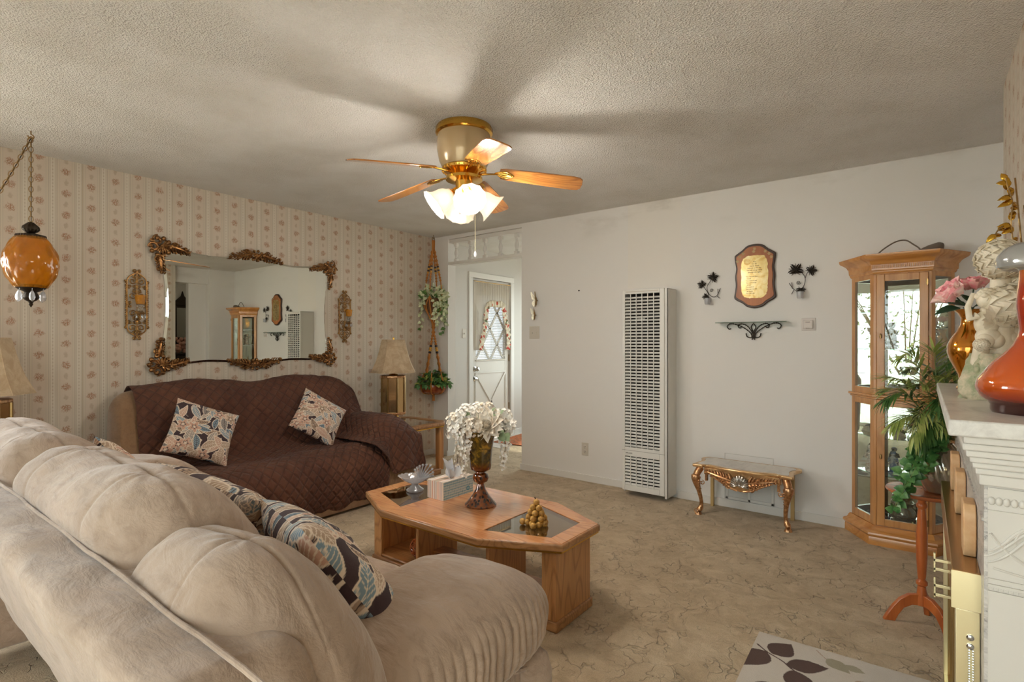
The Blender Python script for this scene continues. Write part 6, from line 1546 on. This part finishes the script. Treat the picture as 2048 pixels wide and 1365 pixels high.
for i in range(110):
    x = r2.uniform(-.30, .06); y = r2.uniform(4.085, 4.22)
    if (x + .105) ** 2 + (y - 4.15) ** 2 > .0062 and x > -.25 - (y - 4.07) * .45 and x < .03 + (y - 4.07) * .35: m.ball((x, y, .137 + .003), (.007, .007, .0055), 7, 5)
o = m.build('glass_gems', 'pebbles'); tag(o, 'scatter of coloured glass gems on the floor of the cabinet', 'glass gems'); o['kind'] = 'stuff'
# cord loop and grey bag on top of the cabinet
m = MB(); m.tube(catmull([(-.245, 4.12, 1.812), (-.20, 4.125, 1.855), (-.14, 4.13, 1.893), (-.09, 4.13, 1.896), (-.05, 4.13, 1.865), (-.02, 4.13, 1.835), (-.022, 4.13, 1.812), (-.08, 4.10, 1.811), (-.14, 4.10, 1.811)], 8), .0042, 8)
tag(m.build('wire_loop', 'bag_grey'), 'stiff dark cord standing in a loop on top of the cabinet', 'cord')
m = MB(); superbox(m, (.035, 4.135, 1.832), (.062, .045, .024), .8, 40, 20, lambda p: Vector((p.x, p.y, p.z * (1 + .5 * (p.x / .062)) + .010 * (p.x / .062) + .003 * fbm(p.x * 30, p.y * 20, p.z * 60))))
tag(m.build('cloth_roll', 'bag_grey', smooth=60), 'grey rolled cloth bundle on top of the cabinet', 'cloth')

# ------------------------------------------------------------------ fireplace
fp = thing('fireplace_surround', 'white relief fireplace surround with grey marble front and marble mantel', 'fireplace', (.2, 2.09, 0))
SX0, SX1, SY0, SY1 = .104, .288, 1.50, 2.68
m = MB()      # body with a firebox opening
m.box(SX0, SY0, 0, SX1, 1.66, .985).box(SX0, 2.52, 0, SX1, SY1, .985).box(SX0, 1.66, .70, SX1, 2.52, .985)
m.build('body', 'relief_white', fp, smooth=0)
m = MB(); m.box(SX0 - .003, SY0 + .004, 0, SX0, SY1 - .004, .985); 
def fr(mb, y0, z0, y1, z1): mb.box(SX0 - .004, y0 - .001, z0, SX0 + .002, y1, z1)
m = MB(); fr(m, SY0, .70, SY1, .985); fr(m, SY0, 0, 1.66, .70); fr(m, 2.52, 0, SY1, .70); m.build('marble_facing', 'marble_grey', fp, smooth=0)
m = MB()
for z in (.885, .888): m.box(SX0 - .008, SY0, z, SX0 - .003, SY1, z + .004)
m.build('facing_strip', 'marble_grey', fp)
m = MB()
for i, (k, z0, z1) in enumerate(((.012, .962, .985), (.018, .985, .998), (.023, .998, 1.010), (.028, 1.010, 1.022), (.034, 1.022, 1.036), (.040, 1.036, 1.050), (.038, 1.050, 1.066))):
    m.box(SX0 - k, SY0 - k * .9, z0, SX1, SY1 + k * .9, z1)
m.build('cornice', 'relief_white', fp, bevel=.003)
m = MB(); m.box(.040, 1.447, 1.066, SX1, 2.733, 1.10); m.build('mantel_shelf', 'marble_white', fp, bevel=.004)
# relief ornament on the near end
YE = SY0; m = MB()
for z in (.952, .905, .762, .750, .736): m.box(SX0 + .002, YE - .004, z, SX1, YE + .001, z + .006)
for i in range(16): m.ball((SX0 + .008 + i * .0118, YE - .001, .930), (.006, .004, .009), 10, 6)
for i in range(24): m.box(SX0 + .004 + i * .0076, YE - .003, .7435, SX0 + .008 + i * .0076, YE, .7495)
for s_, c0 in ((1, .19),):
    for k in range(5):
        a0 = R(200 - k * 22); P = [(c0 - .005 + .085 * (1 - t) * math.cos(a0 + t * .9) * 1.0, YE - .001, .80 + .095 * t * math.sin(PI * t * .6 + .3) + .012 * k * (1 - t)) for t in np.linspace(0, 1, 12)]
        m.tube(P, [.0016 + .002 * math.sin(PI * i / 11) for i in range(12)], 6)
    m.tube(catmull([(SX0 + .006, YE - .001, .862), (SX0 + .03, YE - .001, .830), (SX0 + .075, YE - .001, .800), (SX0 + .13, YE - .001, .795), (SX1 - .01, YE - .001, .82)], 6), .0032, 6)
    m.tube(catmull([(SX0 + .01, YE - .001, .790), (SX0 + .06, YE - .001, .782), (SX0 + .12, YE - .001, .775), (SX1 - .01, YE - .001, .79)], 6), .0026, 6)
    m.tube([(p[0], YE - .001, p[2]) for p in spiral((SX0 + .115, YE, .850), .030, 1.4, 180, 24, -1, 'xz', .15)], .0028, 6)
m.build('relief_scrolls', 'relief_white', fp)
# brass fire doors
fd = thing('fireplace_doors', 'polished brass fireplace door frame with glass doors and a top hood', 'fireplace doors', (.08, 2.06, 0))
bX0, bX1 = .050, .0995
m = MB(); m.box(bX0, 1.57, .66, bX1, 2.55, .748); m.build('hood', 'dull_brass_hood', fd, bevel=.002)
m = MB(); m.box(bX0 + .006, 1.576, 0, bX1, 1.612, .66).box(bX0 + .006, 2.508, 0, bX1, 2.544, .66).box(bX0 + .006, 1.612, 0, bX1, 2.508, .05); m.build('side_post', 'pale_brass', fd, bevel=.002)
MB().box(bX0 - .001, 1.5685, .662, bX1 + .001, 1.5705, .746).build('end_plate', 'pale_brass', fd)
for i, y0 in enumerate((1.614, 1.838, 2.062, 2.286)):
    MB().box(.072, y0, .052, .076, y0 + .22, .655).build('glass_door', 'fire_glass', fd, smooth=0)
    m = MB(); m.box(.068, y0, .05, .078, y0 + .008, .658).box(.068, y0 + .212, .05, .078, y0 + .22, .658).box(.068, y0, .05, .078, y0 + .22, .058).box(.068, y0, .65, .078, y0 + .22, .658); m.build('door_frame', 'dull_brass', fd)
for y, zt in ((1.83, .697), (1.80, .640)):
    m = MB(); X_ = .020; z0 = zt - .050
    m.box(X_, y - .006, z0, X_ + .005, y + .006, zt)
    m.box(X_, y - .006, zt - .022, .07, y - .0, zt - .014).box(X_, y - .006, z0 + .004, .07, y - .0, z0 + .012)
    m.build('door_handle', 'pale_brass', fd, bevel=.001)
m = MB()
for z in (.600, .580): m.lathe([(.007, 0), (.007, .002), (.004, .004)], n=16, M=Matrix.Translation((.082, 1.576, z)) @ Matrix.Rotation(PI / 2, 4, 'X'))
z = .572
while z > .05:
    m.ball((.080, 1.5735, z), .0024, 6, 4); m.ball((.0865, 1.5735, z), .0024, 6, 4); z -= .0058
m.build('damper_chain', 'chrome', fd)
MB().box(.2, 1.66, 0, .284, 2.52, .70).build('firebox_back', 'dark_void', fd)
b0 = None
for y, lb in ((1.72, 'pale chamfered wooden block on the brass fireplace hood, nearest the camera'), (2.12, 'pale chamfered wooden block on the brass fireplace hood, the middle one of three'), (2.44, 'pale chamfered wooden block on the brass fireplace hood, farthest from the camera')):
    if b0 is None:
        P = [(-.05, .022), (-.036, 0), (.036, 0), (.05, .022), (.05, .104), (.036, .126), (-.036, .126), (-.05, .104)]
        b0 = MB().prism(P, -.012, .012, 'yz').build('wooden_block', 'block_wood', bevel=.0025); tag(b0, lb, 'wooden block', 'wooden blocks on the fireplace hood'); b0.location = (.0865, y, .7485)
    else: c = b0.copy(); COL.objects.link(c); c.location = (.0865, y, .7485); c['label'] = lb

# ------------------------------------------------------------------ on the mantel
MZ = 1.10
ov = thing('orange_vase', 'tall orange lacquered vase with a silver rim on the near end of the mantel', 'vase', (.205, 1.685, MZ))
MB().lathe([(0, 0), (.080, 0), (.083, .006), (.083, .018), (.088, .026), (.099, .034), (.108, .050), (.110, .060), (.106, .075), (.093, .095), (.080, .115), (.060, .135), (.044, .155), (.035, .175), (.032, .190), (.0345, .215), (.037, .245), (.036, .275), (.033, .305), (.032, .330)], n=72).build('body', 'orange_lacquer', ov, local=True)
MB().lathe([(.030, .322), (.034, .330), (.044, .335), (.062, .330), (.071, .334), (.074, .345), (.070, .362), (.058, .378), (.040, .388), (.026, .391), (.020, .384), (.018, .34)], n=48).build('silver_rim', 'silver_top', ov, local=True)
# cherub statue
st_ = thing('cherub_statue', 'cream plaster statue of two cherubs back to back under ruffled flowers on the mantel', 'statue', (.165, 2.05, MZ))
cR = lambda s_, d_=0: (.165 + s_ * Rx + d_ * Ry, 2.05 + s_ * Ry - d_ * Rx)
m = MB(); r2 = random.Random(5)
x, y = cR(-.005); m.lathe([(0, 0), (.075, 0), (.085, .02), (.080, .05), (.066, .08), (.058, .11), (.05, .13)], (x, y, MZ), 40, rad=lambda t, i: 1 + .10 * math.sin(5 * t + i) + .05 * math.sin(11 * t + 2 * i))
for i in range(120):
    a = r2.uniform(0, 6.28); z = r2.uniform(0, .12); q = .078 - .2 * z; p = cR(q * math.cos(a), q * math.sin(a)); m.ball((p[0], p[1], MZ + z), r2.uniform(.006, .014), 8, 6)
m.build('rocky_base', 'moss_plaster', st_, smooth=60)
def cherub(s0, sg, z0, sc):
    m = MB(); c = lambda s_, d_, z: (*cR(s0 + s_ * sc * sg, d_ * sc), MZ + z0 + z * sc)
    def bl_(s_, d_, z, r_): m.ball(c(s_, d_, z), tuple(q * sc for q in r_), 18, 12)
    bl_(0, .0, .075, (.030, .027, .040)); bl_(0, .004, .035, (.030, .030, .028)); bl_(-.015, .012, .022, (.022, .026, .024)); bl_(.016, .012, .022, (.022, .026, .024))
    bl_(0, -.002, .115, (.014, .014, .014)); bl_(.002, .0, .145, (.026, .027, .028))
    m.tube([c(-.015, .0, .0), c(-.018, -.012, -.045), c(-.014, .004, -.09), c(-.02, -.02, -.105)], [.020 * sc, .017 * sc, .012 * sc, .008 * sc], 12)
    m.tube([c(.018, .0, .0), c(.024, -.008, -.040), c(.02, .014, -.08), c(.014, -.004, -.10)], [.020 * sc, .017 * sc, .012 * sc, .008 * sc], 12)
    m.tube([c(-.028, 0, .098), c(-.045, -.006, .085), c(-.040, -.02, .125), c(-.02, -.022, .165)], [.012 * sc, .010 * sc, .008 * sc, .007 * sc], 10)
    m.tube([c(.028, 0, .098), c(.044, .006, .075), c(.035, .012, .045)], [.012 * sc, .010 * sc, .008 * sc], 10)
    for k in range(26): a = k * 2.4; bl_(.002 + .024 * math.cos(a) * (.4 + .6 * (k / 26)), .024 * math.sin(a) * (.4 + .6 * k / 26), .155 + .018 * (1 - k / 26), (.009, .009, .009))
    for w_ in (-1, 1):
        for k in range(7): m.leaf(c(w_ * .006, .026, .082), (*(Vector(c(w_ * (.5 + .1 * k), .45, 0)) - Vector(c(0, 0, 0))).normalized().xy, .9 - k * .28), (0, -1, .2), (.056 - k * .003) * sc, .018 * sc, .2, seg=4)
    m.build('cherub', 'cream_plaster', st_, smooth=70)
cherub(-.030, 1, .145, .95); cherub(.040, -1, .155, .90)
def ruffle_ball(s_, z, rr, seed, mat='cream_plaster'):
    m = MB(); r2 = random.Random(seed); c = Vector((*cR(s_, .02), MZ + z)); m.ball(tuple(c), rr * .86, 16, 12); nrm = Vector((*(Vector(cR(0, 1)) - Vector(cR(0, 0))), .25)).normalized(); a, b, _ = basis(nrm)
    for ring, (cnt, el) in enumerate(((5, 78), (8, 58), (11, 38), (13, 16), (14, -8), (14, -32))):
        for k in range(cnt):
            t = 2 * PI * k / cnt + ring * .5 + r2.uniform(-.1, .1); o_ = a * math.cos(t) + b * math.sin(t); d_ = o_ * math.cos(R(el)) + nrm * math.sin(R(el)); tp = c + d_ * rr * .70
            m.leaf(tp - (nrm * math.cos(R(el)) - o_ * math.sin(R(el))) * rr * .16, nrm * math.cos(R(el)) * .55 - o_ * math.sin(R(el)) * .4 + d_ * .75, d_, rr * .42, rr * .5, .5, .3, seg=4)
    m.build('ruffled_flower', mat, st_, smooth=70, solid=.0015)
ruffle_ball(.015, .265, .066, 1); ruffle_ball(-.012, .395, .060, 2); ruffle_ball(.060, .330, .045, 3); ruffle_ball(-.062, .155, .020, 4)
x, y = cR(.01); m = MB(); m.tube([(x, y, MZ + .10), (x, y, MZ + .40)], [.035, .02], 12); m.build('core', 'cream_plaster', st_)
# amber mirrored vase with two roses
av = thing('amber_vase', 'amber mirrored glass vase behind the cherub statue', 'vase', (.125, 2.42, MZ))
MB().lathe([(0, 0), (.036, 0), (.038, .005), (.030, .018), (.028, .03), (.034, .055), (.052, .095), (.062, .125), (.062, .150), (.052, .175), (.036, .200), (.026, .222), (.024, .245), (.032, .262), (.046, .275), (.043, .275), (.022, .25)], n=56).build('body', 'amber_mirror', av, local=True)
def rose(label, top, lean_, mat, s_):
    t_ = thing('silk_rose', label, 'rose', (.125, 2.42, MZ + .20), 'silk roses in the amber vase'); top = Vector(top); m = MB(); ax = Vector(lean_).normalized(); a, b, _ = basis(ax)
    for ring, (cnt, el, q) in enumerate(((3, 88, .62), (4, 84, .78), (5, 78, .92), (6, 70, 1.0), (5, 50, .95))):
        for k in range(cnt):
            t = 2 * PI * k / cnt + ring * .7; o_ = a * math.cos(t) + b * math.sin(t); d_ = o_ * math.cos(R(el)) + ax * math.sin(R(el))
            m.leaf(top + o_ * s_ * .13 * (ring + 1), d_, ax * .6 - o_, s_ * 1.1 * q, s_ * 1.35, -.25 + .3 * (ring > 2), .45, seg=6, shape=.8)
    m.build('petals', mat, t_, smooth=70, solid=.001)
    MB().tube([(.125, 2.42, MZ + .18), (.125, 2.42, MZ + .27), tuple(top)], .0024, 6).build('stem', 'dark_leaf', t_)
    m = MB()
    for k in range(5): t = 2 * PI * k / 5; o_ = a * math.cos(t) + b * math.sin(t); m.leaf(top, o_ + ax * .3, ax, s_ * .7, s_ * .2, .2)
    m.build('sepals', 'sage_leaf', t_, smooth=60)
rose('pale pink and cream silk rose leaning left out of the amber vase', (.085, 2.33, MZ + .315), (-.8, -.5, .7), 'rose_cream', .046)
rose('deeper pink silk rose standing up in the amber vase', (.135, 2.42, MZ + .345), (-.1, -.25, 1), 'rose_pink', .040)
m = MB()
for p, d_, L in (((.12, 2.40, MZ + .285), (-.9, -.2, .35), .075), ((.10, 2.39, MZ + .28), (-.75, -.5, -.1), .085), ((.13, 2.40, MZ + .28), (.6, -.5, .25), .07), ((.12, 2.41, MZ + .30), (-.2, -.7, .5), .06), ((.12, 2.41, MZ + .28), (.0, -1, -.1), .06)): m.leaf(p, d_, (0, -.6, 1), L, L * .5, .2, .15)
tag(m.build('rose_leaves', 'dark_leaf', smooth=60), 'dark green silk leaves at the mouth of the amber vase', 'leaves')
# gilt branch standing behind the statue
gb_ = thing('gilt_branch', 'gilt metal leafy branch rising behind the statue at the wall', 'wall decor', (.22, 2.30, MZ))
m = MB(); st = MB(); r2 = random.Random(14); B = lambda s_, z, d_=0: (.225 + s_ * Rx + d_ * Ry, 2.28 + s_ * Ry - d_ * Rx, z)
S1 = catmull([B(.0, 1.48), B(-.005, 1.56), B(-.012, 1.64), B(-.008, 1.70), B(-.022, 1.745), B(-.03, 1.775)], 6); st.tube(S1, .0022, 6)
S2 = catmull([B(-.005, 1.50), B(-.035, 1.53), B(-.055, 1.565), B(-.06, 1.60), B(-.04, 1.625)], 6); st.tube(S2, .002, 6); S3 = catmull([B(-.03, 1.49), B(-.055, 1.512), B(-.075, 1.53)], 6); st.tube(S3, .002, 6)
for P, n_ in ((S1, 26), (S2, 12), (S3, 5)):
    for i in range(n_):
        p = P[int(i / n_ * (len(P) - 1))]; a = r2.uniform(0, 6.28); m.leaf(p, (math.cos(a) * Rx - .3, math.cos(a) * Ry, math.sin(a) * .8 + .2), (0, -1, .2), r2.uniform(.026, .042), .016, .2, .2)
for s_, q in ((-.012, 1), (.012, -1), (-.002, 0)): m.leaf(B(-.008, 1.585), (s_ * 14, s_ * 10, -1), (0, -1, 0), .10, .026, .05, .1)
m.build('gilt_leaves', 'gold_leaf', gb_, smooth=60, solid=.0008); st.build('stem', 'dull_brass', gb_)
m = MB(); m.tube([B(.0, 1.775), B(.03, 1.47), B(.035, 1.40)], .0026, 6); m.tube([B(.028, 1.69), B(.055, 1.45)], .0026, 6); m.tube([B(.036, 1.66), B(.050, 1.46)], .0022, 6)
m.tube([B(.03 + .026 * math.cos(a), 1.545 + .026 * math.sin(a)) for a in np.linspace(-2.4, 2.0, 14)], .002, 5); m.tube([B(.04, 1.45), B(.01, MZ + .001)], .0026, 6); m.build('support_rods', 'dull_brass', gb_)

# ------------------------------------------------------------------ round stand, glass jar, ivy and palm
RX_, RY_ = .012, 3.0
rt = thing('round_stand', 'small round cherry wood tripod stand beside the fireplace', 'side table', (RX_, RY_, 0))
MB().lathe([(0, .590), (.145, .590), (.152, .595), (.154, .601), (.150, .606), (0, .606)], (RX_, RY_, 0), 64).build('table_top', 'cherry_x', rt)
pX, pY = RX_ - .02, RY_ + .02
MB().lathe([(.030, .592), (.026, .57), (.017, .56), (.015, .545), (.021, .535), (.021, .525), (.014, .515), (.016, .49), (.021, .40), (.021, .30), (.016, .215), (.014, .20), (.022, .19), (.022, .178), (.015, .17), (.019, .14), (.022, .11), (.022, .085), (0, .085)], (pX, pY, 0), 28).build('turned_post', 'cherry', rt)
for a in (200, 320, 80):
    m = MB(); a = R(a); d_ = Vector((math.cos(a), math.sin(a))); n_ = Vector((-d_.y, d_.x)) * .011
    P = [(.0, .135), (.05, .128), (.085, .105), (.112, .07), (.135, .03), (.150, 0), (.105, 0), (.092, .03), (.07, .065), (.04, .082), (.0, .085)]
    V = [(pX + d_.x * q + s_ * n_.x, pY + d_.y * q + s_ * n_.y, z) for s_ in (-1, 1) for q, z in P]; n = len(P)
    m.add(V, [tuple(range(n))[::-1], tuple(range(n, 2 * n))] + [(i, (i + 1) % n, n + (i + 1) % n, n + i) for i in range(n)]); m.build('leg', 'cherry', rt, bevel=.003)
JX, JY, JZ = .055, 2.995, .606
jr = thing('glass_jar', 'swirled smoky glass jar holding greenery on the round stand', 'jar', (JX, JY, JZ))
def jar(u, v):
    z = .215 * v; r_ = .038 + .056 * math.sin(PI * min(1, v * .92 + .06)) ** .75; a = 2 * PI * u; r_ *= 1 + .022 * math.sin(16 * a + v * 9)
    return (JX + r_ * math.cos(a), JY + r_ * math.sin(a), JZ + .002 + z)
m = MB(); m.grid(jar, 128, 40, cu=True); m.lathe([(0, .0), (.05, .0), (.055, .004)], (JX, JY, JZ), 40); m.build('glass_body', 'clear_glass', jr, solid=.003, smooth=70)
pm = thing('palm_plant', 'artificial palm with arching green fronds growing out of the glass jar', 'plant', (JX, JY, JZ + .02)); r2 = random.Random(23)
st = MB(); fr1, fr2_ = MB(), MB()
def frond(mb, P, Lm, Wm, n):
    Q = catmull(P, 8); st.tube(Q, [.0028 * (1 - .6 * i / len(Q)) for i in range(len(Q))], 6); m0 = int(len(Q) * .32)
    for i in range(n):
        t = i / (n - 1); k = min(len(Q) - 2, int(m0 + (len(Q) - 1 - m0) * t)); p = Q[k]; d_ = (Q[k + 1] - Q[k - 1]).normalized(); s_ = d_.cross(Vector((0, 0, 1))); s_ = s_.normalized() if s_.length > .05 else Vector((1, 0, 0))
        L = Lm * (.55 + .45 * math.sin(PI * (.15 + .8 * t)))
        for sg in (-1, 1): mb.leaf(p, s_ * sg * (.9 - .45 * t) + d_ * (.6 + .5 * t) + Vector((0, 0, -.18 + r2.uniform(-.15, .15))), (0, 0, 1), L * r2.uniform(.85, 1.1), Wm, r2.uniform(.15, .45), .1, seg=4, shape=.5)
    mb.leaf(Q[-1], (Q[-1] - Q[-3]), (0, 0, 1), Lm * .6, Wm, .2, .1)
b0_ = Vector((JX, JY, JZ + .06)); top_ = Vector((JX, JY, JZ + .23))
fr_list = [(-.24, .27, .02), (-.26, .17, .03), (-.15, .36, -.02), (-.06, .38, .04), (.06, .33, .02), (.10, .22, .03), (-.24, .07, .05), (-.14, .00, .08), (-.02, .18, .09), (-.20, .21, -.05), (.02, .10, .10), (-.09, .08, .12), (-.13, .24, .07), (.02, .29, -.06), (-.19, .02, .10), (-.05, .27, .10), (-.10, .15, .12), (.05, .18, .11)]
for i, (s_, h, dp) in enumerate(fr_list):
    e = Vector((JX + s_ * Rx + dp * Ry, JY + s_ * Ry - dp * Rx, JZ + .24 + h)); mid = top_.lerp(e, .6) + Vector((0, 0, .06 + .03 * (i % 3)))
    frond(fr1 if i % 3 != 1 else fr2_, [b0_, top_, mid, e], .125, .0095, 26)
fr1.build('light_fronds', 'palm_green', pm, smooth=60); fr2_.build('dark_fronds', 'palm_deep', pm, smooth=60); st.build('stems', 'leaf_green', pm)
iv = thing('ivy_plant', 'trailing dark green ivy spilling over the left side of the glass jar', 'plant', (JX, JY, JZ + .2)); m, st = MB(), MB(); r2 = random.Random(44)
for k, (s_, s1, L, dp) in enumerate(((-.09, -.19, .27, .02), (-.11, -.21, .24, .05), (-.07, -.16, .20, .04), (-.12, -.225, .30, .03), (-.06, -.12, .12, .07), (-.10, -.18, .16, .0))):
    q_ = lambda t, s__, z: Vector((JX + s__ * Rx + dp * Ry, JY + s__ * Ry - dp * Rx, z))
    P = catmull([top_, q_(0, s_ * .7, top_.z + .03), q_(0, s_, top_.z - L * .2), q_(0, (s_ + s1) / 2, top_.z - L * .6), q_(0, s1, top_.z - L)], 9)
    st.tube(P, .0016, 5)
    for j in range(4, len(P), 2):
        for _ in range(2):
            a = r2.uniform(0, 6.28); m.leaf(P[j], (math.cos(a), math.sin(a) - .3, r2.uniform(-.7, .3)), (-.2, -1, .5), r2.uniform(.030, .044), .034, .15, .12, shape=.55)
m.build('foliage', 'ivy_green', iv, smooth=60); st.build('stems', 'leaf_green', iv)

# ------------------------------------------------------------------ leaf-pattern rug by the hearth
def rugpaint(nx, ny, W_, L):
    yy, xx = np.mgrid[0:ny, 0:nx].astype(float); xx *= W_ / (nx - 1); yy *= L / (ny - 1)
    base, brown, olive, rust = [np.array(lin(c)) for c in ((206, 198, 188), (92, 72, 66), (164, 156, 134), (178, 150, 130))]
    img = np.ones((ny, nx, 3)) * base; rg = np.random.default_rng(1)
    def leaf_(cx, cy, a, Lf, Wf, c, pw=.75):
        dx, dy = xx - cx, yy - cy; p = dx * math.cos(a) + dy * math.sin(a); q = -dx * math.sin(a) + dy * math.cos(a) + .5 * (p / Lf) ** 2 * Wf * .3; t = p / Lf
        h_ = Wf * np.sin(PI * np.clip(t, 0, 1) ** pw); img[(t > 0) & (t < 1) & (np.abs(q) < h_)] = c
    def stem_(P, c, w_):
        Q = catmull([(a, b, 0) for a, b in P], 20)
        for q in Q: img[np.hypot(xx - q.x, yy - q.y) < w_] = c
    return img, leaf_, stem_, brown, olive, rust
RW, RL = .585, 1.20; nx, ny = 196, 400
img, leaf_, stem_, brown, olive, rust = rugpaint(nx, ny, RW, RL)
c1, s1 = (0, 0), 0
# local frame: x along the far edge from the far-left corner, y toward the camera
stem_([(.015, .11), (.06, .15), (.12, .185), (.17, .23), (.26, .30)], brown, .0035); leaf_(.075, .150, R(-62), .13, .052, brown); leaf_(.135, .195, R(-22), .15, .046, brown); leaf_(.05, .145, R(112), .16, .055, brown); leaf_(.16, .225, R(66), .17, .05, brown)
stem_([(.22, .02), (.26, .07), (.31, .10)], rust, .0022); leaf_(.26, .06, R(40), .10, .034, olive); leaf_(.32, .07, R(20), .07, .022, olive); leaf_(.36, .16, R(30), .10, .03, rust); leaf_(.50, .10, R(15), .11, .035, brown * .5 + rust * .5); leaf_(.42, .25, R(80), .14, .05, brown); leaf_(.60, .22, R(50), .14, .05, olive)
for k in range(14): leaf_(.05 + (k % 4) * .2, .4 + k // 4 * .2, k * 1.3, .14, .045, (brown, olive, rust)[k % 3])
m = MB(); m.grid(lambda u, v: (u * RW, v * RL, .009 + .0015 * fbm(u * 9, v * 9, 1)), nx, ny)
m.grid(lambda u, v: (u * RW, 0, .001 + v * .008), 2, 2); m.grid(lambda u, v: (0, u * RL, .001 + v * .008), 2, 2); m.grid(lambda u, v: (RW, u * RL, .001 + v * .008), 2, 2)
cols = np.concatenate([np.concatenate([img, np.ones((ny, nx, 1))], 2).reshape(-1, 4), np.tile([*lin((196, 180, 156)), 1], (12, 1))])
rg_ = m.build('area_rug', 'rug_print', colors=cols); rg_.location = (-.565, 2.49, 0)
rg_.rotation_euler = (PI, 0, 0); rg_.rotation_euler = (0, 0, 0); rg_.scale = (1, -1, 1); rg_.rotation_euler = (0, 0, R(2))
tag(rg_, 'ivory area rug with large dark brown leaves at the bottom edge of the picture', 'rug')
